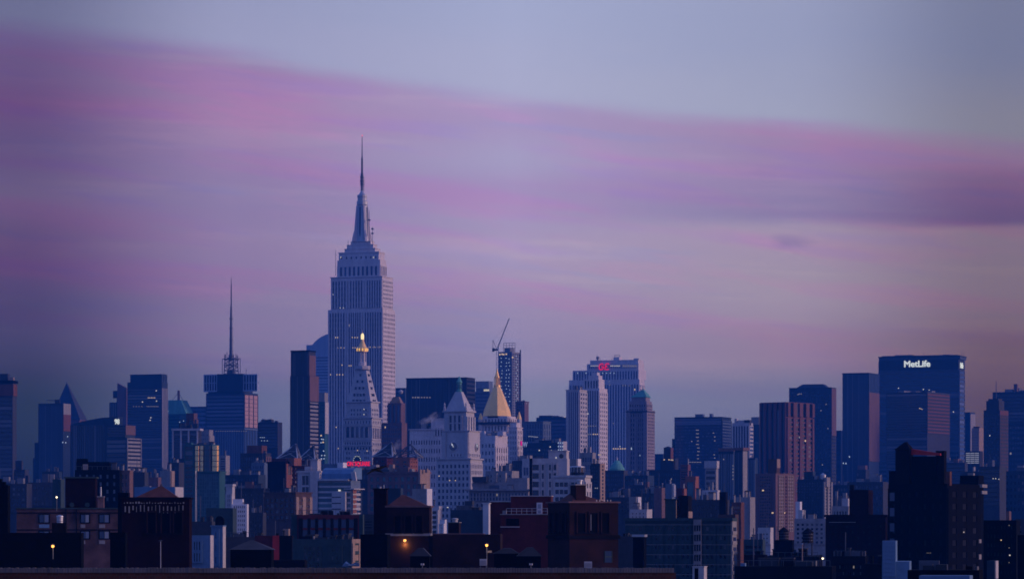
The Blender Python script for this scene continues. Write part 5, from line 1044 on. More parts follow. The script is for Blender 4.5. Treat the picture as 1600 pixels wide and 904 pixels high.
b = Bld('apartment_block', 'mauve brick block with teal windows and tan stair tower, left below the stone clock tower', (575, 655, 672), 738, 1600, 'mauve_brick', th=24, glass='teal_glass')
b.fac('front', 'grid', 8, 5, 742, 800, wf=.5, hf=.6, dep=.5, glass='teal_glass'); t = b.body; b.put(b.part('stair_tower', 'tan'), t, 'side', t.y0-1, t.y1-2, 0, t.z1+1.5, 0, 1); b.stage((664, 667.5, 669), 731.5, 738, inset=-2.5, mb=b.part('chimney', 'tan')); b.stage((608, 614, 617), 725, 738, inset=3, mb=b.part('bulkhead', 'tan')); b.stage((620, 638, 643), 729, 738, inset=3); b.parapet(.6); b.clutter(3, hmax=2); b.done()
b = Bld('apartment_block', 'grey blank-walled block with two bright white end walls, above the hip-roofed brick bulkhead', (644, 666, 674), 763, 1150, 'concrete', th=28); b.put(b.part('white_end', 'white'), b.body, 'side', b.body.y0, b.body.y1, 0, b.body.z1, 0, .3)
b.stage((636, 651, 657.5), 774, 800, inset=-3); b.clutter(2, hmax=1.5); b.done()
simple('pale round-cornered block of stacked white balconies, left of the blue windowless block', (671, 686, 691), 790, 1250, 'palestone', ff=('hband', None, 5, G(bot=834, hf=.6, dep=1.2)), clut=1)
simple('small white stair block of stacked balconies, just left of the brick vent stack', (687, 695, 698), 811, 1200, 'white', ff=('grid', 3, 4, G(bot=835, wf=.6, hf=.6, dep=1.0)), clut=0)
simple('plain dark blue windowless block behind the white chimney of the red house', (704, 757, 764), 796, 850, 'blue_spandrel', clut=1, hm=.8)
simple('dark round-topped roof tank housing on the pale colonnaded block', (726, 738, 741), 782, 1250, 'slate', clut=0)
# colonnaded low building right of the clock tower
b = Bld('office_block', 'low pale block with a long cornice and small windows, right of the clock tower', (733, 826, 838), 766, 1650, 'concrete', th=14, glass='blue_glass'); b.fac('front', 'vgrid', 18, 2, 769, 782, wf=.5, hf=.7, dep=.8); b.fac('front', 'grid', 12, 3, 784, 812, wf=.4, hf=.5); b.cap(.8, 1.8)
b.stage((738, 824, 832), 752.5, 766, inset=5); b.stage((738, 760, 764), 744, 752.5, inset=7, mb=b.part('plant_room', 'slate')); b.stage((771, 776, 778), 739, 752.5, inset=8); b.stage((784, 790, 792), 738, 752.5, inset=8); b.stage((792, 824, 829), 746, 752.5, inset=7); b.clutter(4, hmax=3); b.done()
simple('narrow pale block squeezed behind the long low corniced block', (759, 800, 811), 735, 1800, 'concrete', ff=('grid', 8, 4, G(bot=770, wf=.4, hf=.5)), st=(((779, 783, 785), 727, 735, 1),), clut=4)
simple('dark blue mansarded block with white dormers, below the magenta light panel', (800, 824, 832), 719, 2200, 'slate', ff=('grid', 6, 6, G(bot=770, wf=.5, hf=.5)), st=(((812, 828, 832), 711, 722, -2, 'dormer_storey', 'concrete'),), clut=2)
simple('small stone-grey stub block, left of the big white concrete block', (816, 828, 831), 716, 1700, 'palestone', ff=('grid', 2, 3, G(top=727, bot=780, wf=.8, hf=.7, glass='blue_glass')), clut=1)
b = Bld('apartment_block', 'big white concrete block with dark square windows, in front of the white-striped slab', (829, 886, 890), 715.5, 1300, 'palestone', glass='dark_glass', th=14)
t = b.body; dk = b.part('dark_edge', 'black'); dk.box(t.x0-.4, t.x0+.7, t.y0-.5, t.y1, 0, t.z1)
for (xa, xb, ws) in ((831, 843, .9), (845.5, 851, .7), (856.5, 862.5, .6), (864, 870.5, .75)): b.fac('front', 'grid', 1, 4, 723, 776, xa, xb, wf=ws, hf=.66, dep=.45, edge=.1)
t1 = b.stage((857, 885, 889), 704.5, 716, inset=1.5); x, z_ = b.fp(t1, 877, 712); pr = b.part('porthole', 'dark_glass'); pr.slab([(x+.9*math.cos(k*math.pi/6), z_+.9*math.sin(k*math.pi/6)) for k in range(12)], t1.y0-.1, t1.y0+.05); b.cap(.4, .2, t1); b.lit([(869, 714.5)], w=1.4, h=2.2, mat='lit_white'); b.clutter(2, hmax=2); b.done()
b = Bld('apartment_block', 'white terraced block with a round dark glass lantern on its roof', (865, 914, 923), 744, 1230, 'palestone', glass='dark_glass', th=16)
for (xa, xb) in ((866.5, 889), (891, 912)): b.fac('front', 'grid', 3, 3, 750.5, 785, xa, xb, wf=.85, hf=.6, dep=.5, edge=.2)
b.fac('side', 'grid', 2, 3, 752, 790, wf=.45, hf=.55); q = mpp(1240); x, z0 = b.fp(b.body, 899, 743.5); yc = b.body.y0+3.2
b.part('glass_lantern', 'dark_glass').ngon(x, yc, [(10.5*q, z0), (10.8*q, b.zz(739)), (12*q, b.zz(737)), (12*q, b.zz(729))], 14); gl_ = b.parts[-1][1]; b.part('lantern_roof', 'steel').ngon(x, yc, [(12.4*q, b.zz(729.2)), (12*q, b.zz(728)), (9*q, b.zz(727.3))], 14)
for k in range(14): a = 2*math.pi*k/14; b.part('mullion', 'steel', gl_).tube((x+12*q*math.cos(a), yc+12*q*math.sin(a), b.zz(737)), (x+12*q*math.cos(a), yc+12*q*math.sin(a), b.zz(729)), .12, 4)
b.parapet(.5); b.done()
simple('white penthouse block with one bright end wall, above the round glass lantern', (890, 901, 908), 716.5, 1420, 'concrete', th=34, st=(((898, 903, 908), 716.2, 790, -1, 'lit_white_end', 'white'),), clut=0)  # whiter end slab paints the light on the block's right side
simple('grey boxy block behind the round glass lantern', (905, 926, 931), 706.5, 1900, 'concrete', ff=('grid', 5, 2, G(top=712, bot=735, wf=.8, hf=.6, glass='blue_glass')), clut=2, st=(((926, 930, 934), 716, 760, -6),))
b = Bld('apartment_block', 'slim blue slab with a tan end wall of small windows, right of the round lantern', (923, 937, 944.5), 723.5, 1500, 'blue_spandrel', th=28, glass='blue_glass'); b.put(b.part('lit_tan_end', 'tan'), b.body, 'side', b.body.y0, b.body.y1, 0, b.body.z1, 0, .3);  # end slab coloured warm for the light on this side
for k in range(10): b.win(b.body, 'side', (b.body.y0+b.body.y1)/2, b.zz(728+5.5*k), 1.3, 1.0, 'dark_glass', .36)
b.fac('front', 'grid', 3, 12, 727, 790, wf=.6, hf=.5); b.lit([(931, 762), (934, 762)], w=1.8, h=1.6, mat='lit_soft'); b.clutter(1); b.done()
# dark cluster right of the broad slab
b = Bld('office_block', 'dark stepped block with square domed top and a light row, right of the copper-roofed tower', (1010, 1063, 1070), 733, 2500, 'dark_metal', glass='blue_glass'); b.fac('front', 'grid', 14, 8, 738, 790, wf=.4, hf=.5); b.stage((1032, 1055, 1060), 716, 733, inset=4); b.stage((1034, 1053, 1057), 719, 733, inset=3)
t1 = b.stage((1037, 1047.5, 1051.5), 699, 718, inset=6); b.part('domed_top', 'dark_metal').frustum((t1.x0, t1.x1, t1.y0, t1.y1), t1.z1, (t1.x0+2.5, t1.x1-2.5, t1.y0+2, t1.y1-2), t1.z1+1.2); b.put(b.part('dawn_ruddy_flank', 'red_granite'), t1, 'side', t1.y0, t1.y1, t1.z0, t1.z1, 0, .3); b.lit([(1038.5, 717.6), (1046, 717.6), (1049.5, 718), (1052, 718)], t=t1, w=1.8, h=1.6, mat='lit_warm', p=1.2); b.done()  # top stage's right side reddened to paint dawn light
simple('low far block on the skyline, left of the dark stepped block', (1022, 1036, 1040), 708.5, 4200, 'blue_spandrel', clut=0)
simple('faded red block with pale courses, left front of the flat glass box', (1063, 1075, 1079), 725, 2300, 'red_granite', ff=('hband', None, 6, G(bot=750, hf=.5)), clut=1)
simple('orange-framed brick block with a big glazed centre, below the flat glass box', (1071, 1087, 1092), 743.5, 1900, 'orange_brick', ff=('grid', 1, 1, G(top=751, bot=778, wf=.8, hf=.9, dep=.8, glass='teal_glass')), clut=1)
b = Bld('office_block', 'pale boxy block with stacked dark window bands, before the flat glass box', (1102, 1119, 1122.5), 719.5, 2000, 'concrete'); b.fac('front', 'hband', None, 4, 733, 768, hf=.55, dep=.4); b.part('crown_panel', 'palestone').box(b.body.x0-.5, b.body.x1+.5, b.body.y0-.5, b.body.y1, b.zz(731), b.body.z1); b.done()
b = Bld('office_tower', 'dark tower of thin vertical ribs, below the ragged white-pier tower', (1123, 1146, 1149), 704.5, 2350, 'blue_spandrel', glass='dark_glass'); b.fac('front', 'vband', 6, 1, 709, 780, wf=.6, dep=.6, pier='pale_spandrel'); b.lit([(1145.5, 727), (1145.5, 732), (1145.5, 737), (1145.5, 742), (1145.5, 748), (1131, 717)], w=1.6, h=1.6, mat='lit_dim', p=.8); b.cap(2.2, .3, mat='mauve_brick'); b.done()
b = Bld('office_tower', 'plain dark slab with a tall pale mauve end wall, left of the twin-faced tan tower', (1148, 1160, 1169), 703, 2150, 'blue_spandrel', th=24, glass='blue_glass'); b.put(b.part('lit_pale_end', 'concrete'), b.body, 'side', b.body.y0, b.body.y0+(b.body.y1-b.body.y0)*.75, 0, b.body.z1-.5, 0, .4); b.fac('front', 'vband', 5, 1, 706, 790, wf=.7); b.cap(1.8, .8, mat='mauve_brick'); b.done()  # end slab lightened to paint the lit side of the dark block
simple('slate block with thin white verticals, right of the pale mauve end wall', (1169, 1180, 1184), 715, 2500, 'blue_spandrel', ff=('vband', 4, 1, G(bot=780, wf=.6, dep=.6, pier='pale_spandrel')), clut=1)
b = Bld('apartment_tower', 'twin-faced tan brick apartment tower with a white-gridded right face, below the red fluted tower', (1180, 1212, 1241.5), 739, 1850, 'mauve_brick', th=40, glass='dark_glass', seed=4)
b.fac('front', 'grid', 5, 18, 742, 830, 1186, 1206, wf=.7, hf=.5); 
for xa, xb in ((1216, 1224.5), (1230.5, 1239.5)): b.fac('side', 'grid', 3, 17, 742, 830, xa, xb, wf=.55, hf=.55, dep=.5, pier='tan', sp='palestone', edge=.2)
b.fac('side', 'grid', 2, 17, 742, 830, 1225, 1230, wf=.7, hf=.55)
t1 = b.stage((1200, 1213.5, 1218.5), 716.5, 739, inset=4, mb=b.part('penthouse', 'brown')); b.put(b.part('lit_end', 'tan'), t1, 'side', t1.y0, t1.y1, t1.z0+3, t1.z1, 0, .3); b.lit([(1208, 800.5), (1193, 765.5)], w=3.2, h=2, mat='lit_warm', p=.5); b.lit([(1225, 800.5)], face='side', w=1.8, h=1.6, mat='lit_warm', p=.5)  # penthouse end coloured lighter to paint the light on it
for k in range(4): b.mast(1183+k*9, 739, 736.8, .5)
b.done()
b = Bld('apartment_tower', 'dark blue apartment tower with a pale balconied corner, right of the twin-faced tan tower', (1246, 1286, 1298.5), 748, 1950, 'blue_spandrel', th=26, glass='blue_glass'); b.fac('front', 'grid', 9, 14, 752, 815, wf=.5, hf=.5); b.fac('side', 'grid', 2, 12, 752, 812, wf=.55, hf=.5, dep=1, pier='concrete', sp='concrete'); b.stage((1256, 1270, 1274), 736, 748, inset=4); b.stage((1288, 1292, 1297), 745, 760, inset=-3, mb=b.part('corner_turret', 'concrete'))
x, z_ = b.fp(b.body, 1282, 744); b.part('roof_tank', 'steel').ngon(x, b.body.y0+4, [(1.8, b.body.z1-.1), (1.8, b.body.z1+2.6), (.3, b.body.z1+3.6)], 10); b.clutter(3, hmax=3); b.done()
simple('pale block with two columns of white-framed windows, behind the round wooden roof tanks', (1241, 1290, 1296), 809.5, 1300, 'concrete', ff=('grid', 6, 5, G(bot=850, wf=.5, hf=.5)), glass='dark_glass', clut=2, st=(((1243, 1250, 1253), 783, 812, 2, 'chimney', 'white'), ((1247, 1254, 1257), 796, 812, 1, 'bulkhead', 'palestone')))
simple('cluttered pale low roofs right of the dark blue apartment tower', (1300, 1326, 1330), 790, 1500, 'concrete', ff=('grid', 5, 3, G(bot=830, wf=.5, hf=.5)), clut=6, hm=7, st=(((1315, 1325, 1328), 778, 792, 2, 'stair_head', 'palestone'),))
simple('small white house-like block with four square windows, below the twin-faced tan tower', (1184, 1204, 1208.5), 823.5, 1100, 'palestone', ff=('grid', 3, 3, G(bot=850, wf=.4, hf=.4, glass='dark_glass')), clut=1, hm=1)
simple('low blue-grey flat with strip windows, left below the small white house-like block', (1161, 1192, 1196), 842, 1050, 'teal_wall', ff=('hband', None, 4, G(bot=885, hf=.5)), clut=2, hm=2)
simple('orange-trimmed brick sliver beside the right end of the grey apartment slab', (1149, 1157, 1162), 841, 1000, 'rust', clut=0, fs=None)
# pale boxes right of the red brick bulkhead
simple('tall pale box with a cream sunlit end, right of the big brick bulkhead', (983, 994, 1002), 775.5, 1350, 'concrete', th=32, st=(((995, 997, 1002), 776, 840, -.6, 'lit_cream_end', 'white'),), clut=0)  # white end slab paints sunlight on the box's right side
simple('low pale box under the tall pale box with the cream end', (984, 1011, 1019), 795, 1250, 'palestone', th=24, ff=('grid', 4, 3, G(top=799, bot=815, wf=.3, hf=.4)), clut=4, hm=3)
simple('small rosy box with pale side left of the green glass roofhouse', (1022, 1034, 1039), 761.5, 1700, 'mauve_brick', th=30, clut=1)
simple('blue-grey roofhouse with a round white dish, above the grey apartment slab', (1040, 1050, 1055), 755, 1600, 'pale_spandrel', clut=2, hm=3, st=(((1050, 1053, 1056), 757, 775, -2, 'roof_dish', 'steel'),))
simple('brick roofhouse with an orange end, below the orange-framed block', (1057, 1067, 1072), 762, 1650, 'brick', th=32, st=(((1066, 1069, 1073), 763, 800, -1, 'orange_end', 'orange_brick'),), clut=1)
b = simple('pale block with three tall white panels, above the right half of the grey apartment slab', (1097, 1121, 1125), 765, 1500, 'palestone', ff=('vband', 3, 1, G(top=768, bot=780, wf=.16, hf=1, dep=.6)), clut=2)
simple('dark chimney-like tower behind the grey apartment slab', (1124, 1134, 1137), 768, 1150, 'soot', clut=0)
simple('long dark blue block behind the grey apartment slab', (1078, 1128, 1140), 780, 1200, 'slate', ff=('grid', 8, 2, G(bot=810, wf=.4, hf=.5)), clut=3)
simple('orange and dark banded roofhouse, right of the dark chimney-like tower', (1143, 1158, 1163), 784, 1400, 'rust', ff=('hband', None, 4, G(bot=812, hf=.5)), clut=2)
simple('pale gabled roofhouse at the foot of the plain dark slab', (1150, 1172, 1180), 776, 1550, 'concrete', clut=3)
simple('tan-framed low brick block right behind the grey apartment slab', (1122, 1149, 1154), 803, 1020, 'brown', ff=('grid', 4, 2, G(bot=822, wf=.6, hf=.5)), clut=1)
# left middle
b = Bld('apartment_tower', 'mirrored dark glass tower with golden reflections in its rounded bays', (288, 332, 343), 694, 1750, 'teal_spandrel', glass='dark_glass', th=16)
t = b.body; b.fac('front', 'hband', None, 14, 696, 800, 288, 303, hf=.75, dep=.25)
for xa, xb, mat in ((304.5, 311.5, 'dawn_gold_glass'), (312.5, 318.5, 'dawn_gold_glass'), (319.5, 330.5, 'teal_glass'), (331, 341.5, 'dawn_gold_glass')):  # gold tint puts the dawn's reflection into the bay colour
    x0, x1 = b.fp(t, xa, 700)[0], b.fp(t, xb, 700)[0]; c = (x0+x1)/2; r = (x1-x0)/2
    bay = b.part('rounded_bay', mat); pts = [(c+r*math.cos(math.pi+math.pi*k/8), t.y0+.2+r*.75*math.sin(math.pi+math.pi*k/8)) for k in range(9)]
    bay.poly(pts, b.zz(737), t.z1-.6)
    for k in range(1, 5): z_ = b.zz(737)+(t.z1-b.zz(737))*k/5; rg = b.part('bay_ring', 'dark_metal', bay); rg.poly([(c+(r+.12)*math.cos(math.pi+math.pi*j/8), t.y0+.2+(r*.75+.12)*math.sin(math.pi+math.pi*j/8)) for j in range(9)], z_-.15, z_+.15)
b.stage((290, 299, 302), 691, 694, inset=2); b.clutter(4, hmax=2); b.mast(316, 694, 690, .2); b.done()
b = Bld('apartment_block', 'dark teal glass block with a pale light strip, below the golden reflections', (303, 343, 352), 737, 1640, 'teal_spandrel', glass='teal_glass', th=16); b.fac('front', 'grid', 10, 12, 740, 810, wf=.8, hf=.8, dep=.2)
t = b.body; x0, x1 = b.fp(t, 304.8, 760)[0], b.fp(t, 308, 760)[0]; st_ = b.part('pale_strip', 'steel'); st_.poly([(x0, t.y0-.1), ((x0+x1)/2, t.y0-1), (x1, t.y0-.1)], 0, t.z1+.5); b.parapet(.5); b.done()
simple('plain stone-grey block left of the mirrored glass tower', (262, 280, 289), 722, 2100, 'slate', ff=('grid', 5, 3, G(bot=760, wf=.4, hf=.5)), clut=2)
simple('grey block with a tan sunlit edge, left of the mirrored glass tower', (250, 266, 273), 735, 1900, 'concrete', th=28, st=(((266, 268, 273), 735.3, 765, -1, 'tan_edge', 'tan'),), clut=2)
simple('low mauve roofs left of the tan-edged grey block', (224, 247, 252), 745, 1850, 'mauve_brick', clut=5, hm=5)
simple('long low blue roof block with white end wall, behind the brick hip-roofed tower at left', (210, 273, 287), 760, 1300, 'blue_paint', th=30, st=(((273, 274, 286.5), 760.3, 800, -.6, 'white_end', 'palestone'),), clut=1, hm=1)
simple('flat dark block with pale roof ducts, above the long low blue roof block', (196, 226, 232), 737, 1700, 'slate', clut=5, hm=3)
simple('grey slab with white ribs behind the mirrored glass tower', (344, 353, 359), 711, 2200, 'concrete', ff=('hband', None, 8, G(bot=745, hf=.55)), clut=1)
simple('dark block with a rusty penthouse and pale terrace line, left of the red-brown slab', (376, 415, 423), 708.5, 2150, 'slate', ff=('vgrid', 10, 8, G(bot=780, wf=.5, hf=.6, glass='blue_glass')), fs=('grid', 2, 8, G(bot=780, wf=.4, hf=.5, pier='mauve_brick')), st=(((386, 409, 417), 695.5, 708.5, 3, 'penthouse', 'rust'),), cap=.5, clut=2)
simple('blue glass block before the rusty penthouse block, with a rounded pale corner', (393, 413, 418), 722, 2000, 'pale_spandrel', ff=('grid', 6, 8, G(bot=780, wf=.7, hf=.6, glass='blue_glass')), clut=2)
simple('dark block with a gabled centre and pale cornice, right of the dark teal glass block', (352, 412, 420), 764, 1500, 'slate', ff=('grid', 12, 5, G(bot=800, wf=.4, hf=.5)), st=(((383, 394, 397), 752, 764, 2, 'gable', 'mauve_brick'),), cap=.6, clut=4)
simple('deep blue block behind the white-gridded apartment house', (350, 404, 415), 741, 1900, 'blue_spandrel', ff=('grid', 12, 6, G(bot=790, wf=.6, hf=.5, glass='blue_glass')), clut=4)
simple('slim ornate white tower with a cornice, left of the white-gridded apartment house', (353, 363, 367), 759, 1250, 'palestone', ff=('grid', 2, 6, G(top=771, bot=812, wf=.45, hf=.7)), cap=.8, clut=0)
b = Bld('apartment_house', 'white-gridded apartment house with a setback top, left of the dark brick block with tan-trimmed windows', (362, 386, 388.5), 787, 1150, 'white', th=15, glass='dark_glass'); b.fac('front', 'grid', 6, 8, 788, 844, wf=.48, hf=.5, dep=.4); b.stage((364, 379, 381), 779, 787, inset=2); b.clutter(2, hmax=1.5); b.stage((358, 362.5, 364), 810, 850, inset=-1, mb=b.part('brown_side', 'mauve_brick')); b.done()
simple('dark low block with a faint tan strip, right of the white-gridded apartment house', (388, 411, 416), 800, 1250, 'slate', ff=('grid', 5, 6, G(bot=840, wf=.5, hf=.5)), clut=2)
simple('deep dark block between the banded left tower and the plain blue slab', (44, 96, 101), 753, 1800, 'slate', ff=('grid', 8, 4, G(bot=790, wf=.5, hf=.5)), clut=4, hm=5)
simple('flat blue roof block with a bright roof speck, below the plain blue slab', (66, 92, 97), 736, 2000, 'blue_spandrel', clut=3, hm=5)
simple('teal-lit blank block left of the square brick lift house', (82, 95, 101), 748, 1250, 'teal_wall', clut=0)
simple('shadowy low block at the left edge below the banded tower', (-20, 42, 50), 755, 1700, 'slate', ff=('grid', 8, 5, G(bot=800, wf=.5, hf=.5)), clut=4)
# right middle filler
simple('dark low roofs at the foot of the slender blue glass tower', (1324, 1380, 1388), 752, 2100, 'slate', ff=('grid', 10, 5, G(bot=800, wf=.5, hf=.5)), clut=5, hm=5)
simple('dark blue block between the balconied apartment tower and the near dark slab', (1298, 1328, 1336), 757, 2300, 'blue_spandrel', ff=('grid', 6, 5, G(bot=800, wf=.5, hf=.5)), clut=3)
simple('dark block with pale ledges, right of the near black tower with roof tanks', (1530, 1562, 1572), 728, 2000, 'slate', ff=('hband', None, 8, G(bot=790, hf=.6)), clut=3, lits=(((1552, 747), G(w=1.5, h=1.2, mat='lit_white')), ((1556, 747), G(w=1.5, h=1.2, mat='lit_white')), ((1561, 748), G(w=1.2, h=1.2, mat='lit_white'))))
simple('dark block with a thin white roof ledge, left of the pale-ledged dark block', (1502, 1530, 1538), 738, 2150, 'slate', cap=.8, clut=2)
simple('deep blue block at the right edge under the dark blue office', (1563, 1640, 1650), 735, 2200, 'blue_spandrel', ff=('grid', 12, 6, G(bot=800, wf=.5, hf=.5)), clut=4)
simple('low blue-grey block hidden between the lettered slab and the tan block', (1470, 1508, 1512), 722, 2600, 'slate', ff=('hband', None, 8, G(bot=770, hf=.6)), clut=3, st=(((1490, 1497, 1502), 716, 730, -4, 'stair_head', 'mauve_brick'),))
simple('dark plain block before the big white concrete block and the corniced block', (826, 862, 872), 790, 1100, 'slate', clut=3, hm=2)
simple('low dark roofs below the copper-domed block', (944, 986, 994), 776, 1600, 'slate', ff=('grid', 8, 3, G(bot=800, wf=.5, hf=.5)), clut=6, hm=5)
simple('low blue roofs beneath the dark stepped block', (994, 1040, 1050), 770, 1850, 'slate', ff=('grid', 8, 3, G(bot=800, wf=.5, hf=.5)), clut=6, hm=4)
simple('dim blue block between the copper-domed block and the dark stepped block', (976, 1012, 1022), 742, 2400, 'blue_spandrel', ff=('grid', 8, 5, G(bot=790, wf=.5, hf=.5)), clut=4)
simple('dim block with a rosy stair head, below the copper-roofed tower', (984, 1008, 1014), 757, 2150, 'slate', ff=('grid', 6, 4, G(bot=790, wf=.5, hf=.5)), st=(((1008, 1012, 1015), 752, 760, -3, 'stair_head', 'mauve_brick'),), clut=3)

# ================================================================== near roofs
b = Bld('apartment_slab', 'long grey apartment slab with strips of pale corner windows, near at right of centre', (977, 1142, 1149), 811.5, 850, 'teal_wall', th=8, glass='dark_glass', seed=2)
t = b.body
for xa, xb in ((982, 1008), (1020, 1036), (1040, 1057), (1062, 1080), (1100, 1118), (1121, 1138)):
    b.fac('front', 'grid', 2, 6, 818, 905, xa, xb, wf=.55, hf=.42, dep=.3, edge=.3)
bal = b.part('corner_bay', 'concrete')
for k in range(6):
    z0 = b.zz(819+15.6*(k+1)); x0, x1 = b.fp(t, 1084, 850)[0], b.fp(t, 1096, 850)[0]; bal.box(x0, x1, t.y0-1.0, t.y0, z0, z0+.9)
    for i in range(4): x = x0+(x1-x0-.15)*i/3; bal.box(x, x+.15, t.y0-.95, t.y0, z0+.9, z0+2.5)
    bal.box(t.x1, t.x1+.5, t.y0+.2, t.y1-.2, z0, z0+.9)
bal.box(x0, x1, t.y0-1.0, t.y0, b.zz(820), t.z1+.1); b.put(b.part('lit_pale_end', 'concrete'), t, 'side', t.y0+.1, t.y1-.1, 0, t.z1-.2, 0, .35)  # paler side slab paints the lit end of the dark slab
for k in range(6): b.win(t, 'side', 0, b.zz(827+15.6*k), (t.y1-t.y0)*.6, 1.3, 'dark_glass', .4)
lg = b.part('floor_band', 'concrete')
for k in range(6): lg.box(t.x0, t.x1, t.y0-.36, t.y0, b.zz(819.3+15.6*k), b.zz(818.7+15.6*k))
t1 = b.stage((1039, 1056, 1060), 780.5, 812, inset=2); t2 = b.stage((1060, 1075, 1081), 773.5, 812, inset=3, mb=b.part('lift_house', 'soot')); b.put(b.part('lit_tan_end', 'tan'), t2, 'side', t2.y0, t2.y1, t2.z0, t2.z1-4, 0, .15); b.put(b.part('lit_tan_end', 'tan'), t1, 'side', t1.y0, t1.y1, t1.z0, t1.z1, 0, .1); b.cap(.3, .2, t1); b.parapet(.5); b.done()  # warm end slabs paint the lit sides of both roof houses
b = Bld('roof_bulkhead', 'small white roof bulkhead with a dark doorway, in front of the grey apartment slab', (1082, 1100, 1104.5), 885, 420, 'palestone', th=20); b.part('doorway', 'black').box(b.fp(b.body, 1085.5, 900)[0], b.fp(b.body, 1091, 900)[0], b.body.y0-.06, b.body.y0+.02, 0, b.zz(887)); b.cap(.1, .06); b.done()
b = Bld('roof_bulkhead', 'dark roof housing topped by a pale plank, left front of the grey apartment slab', (989, 1006, 1010), 838, 700, 'black', th=14); b.part('pale_plank', 'steel').box(b.body.x0-.2, b.body.x1+.2, b.body.y0-.3, b.body.y1, b.body.z1, b.body.z1+.5); b.done()  # solid black box painting the shade of a recess
b = simple('dark low block under the left end of the grey apartment slab', (966, 990, 994), 837, 750, 'slate', th=10, clut=2, hm=1)  # dark block continuing the painted recess shade to the left

def hip(b, t, ax, ay, over=.3, mat='roof_tile', name='hip_roof'):
    x, z = b.fp(t, ax, ay); r = b.part(name, mat); yc = (t.y0+t.y1)/2; x += (yc-t.y0)*0
    r.frustum((t.x0-over, t.x1+over, t.y0-over, t.y1+over), t.z1, (x-.15, x+.15, yc-.15, yc+.15), z)
def loggia(b, t, face, spans, ya, yb, mat='black'):
    for xa, xb in spans:
        f = b.fp if face == 'front' else b.sp
        a0, z1 = f(t, xa, ya); a1, z0 = f(t, xb, yb); a0, a1 = min(a0, a1), max(a0, a1)
        o = b.part('opening', mat); b.put(o, t, face, a0, a1, z0, z1, -.02, .03)
        fr = b.part('opening_frame', 'near_brick', o); b.put(fr, t, face, a0-.22, a0, z0, z1+.3, 0, .22); b.put(fr, t, face, a1, a1+.22, z0, z1+.3, 0, .22); b.put(fr, t, face, a0, a1, z1+.002, z1+.28, 0, .2); b.put(b.part('sill', 'soot', o), t, face, a0-.25, a1+.25, z0-.22, z0, 0, .3)
# big brick bulkhead tower (right of centre)
b = Bld('brick_tower', 'big square brick roof tower with three tall openings and a vent stack, right of centre', (856, 890, 966), 785, 560, 'near_brick', th=-24, seed=1)
t = b.body; loggia(b, t, 'front', ((902, 914), (921, 933), (940, 951)), 801, 831); loggia(b, t, 'side', ((860, 866), (869, 875), (879, 885)), 801, 831)
be = b.part('belt', 'soot'); zc = b.zz(838); be.box(t.x0-.25, t.x1+.25, t.y0-.25, t.y1+.25, zc-.3, zc+.3); b.cap(.25, .3, mat='mauve_brick', name='coping')
hip(b, t, 912, 768, -1.0); t1 = b.stage((891, 900, 915.5), 757.5, 786, inset=2.5, mb=b.part('vent_stack', 'near_brick')); b.cap(.18, .18, t1, 'concrete', 'stack_cap'); x = (t1.x0+t1.x1)/2+.3
b.part('vent_cowl', 'steel', [p_[1] for p_ in b.parts if p_[0] == 'vent_stack'][0]).ngon(x, (t1.y0+t1.y1)/2, [(.42, t1.z1+.15), (.42, t1.z1+.7), (.55, t1.z1+.72), (.55, t1.z1+.9), (.15, t1.z1+1.0)], 12)
for px, py0, py1 in ((946.5, 860, 866), (946.5, 871, 878)): pass
a0, z1 = b.fp(t, 945.5, 860); a1, z0 = b.fp(t, 955.5, 878); w = b.part('window', 'blue_glass'); w.box(a0, a1, t.y0-.05, t.y0+.02, z0, z1); fr = b.part('window_frame', 'teal_wall', w); fr.box(a0, a1, t.y0-.09, t.y0-.051, (z0+z1)/2-.12, (z0+z1)/2+.12); fr.box(a0-.1, a0, t.y0-.1, t.y0, z0, z1); fr.box(a1, a1+.1, t.y0-.1, t.y0, z0, z1)
a0, z1 = b.fp(t, 922.8, 803); a1, z0 = b.fp(t, 924.2, 829); b.part('pipe', 'steel').tube((a0, t.y0-.12, z0+.1), (a0, t.y0-.12, z1), .06, 6)
fl = b.part('finial', 'steel')
for px in (936, 941, 948, 953, 958): x, z = b.fp(t, px, 783); fl.tube((x, t.y0+1, t.z1), (x, t.y0+1, t.z1+.55), .07, 5)
b.done()
def acbox(label, px0, px1, py0, py1, d):
    p = PT((px0+px1)/2, py1, d); q = mpp(d); w, h = (px1-px0)*q, (py1-py0)*q
    r = empty('air_conditioner', p, 0, label, 'air conditioner'); m = MB(); m.box(-w/2, w/2, 0, w*.8, h*.12, h); m.obj('casing', 'palestone', r)
    m = MB(); [m.box(-w*.42, w*.42, -.03, .0, h*(.25+.12*k), h*(.30+.12*k)) for k in range(5)]; m.obj('grille', 'grey', r)
    for sx in (-1, 1): m = MB(); m.box(sx*w*.4-.05, sx*w*.4+.05, .1, w*.6, -H, h*.12); m.obj('leg', 'dark_steel', r)
acbox('white air conditioner box at the foot of the big brick tower', 913, 925, 876.5, 888, 440)
acbox('white air conditioner box below the small amber lamp, right of the middle brick tower', 749.5, 760.5, 872.5, 884, 440)
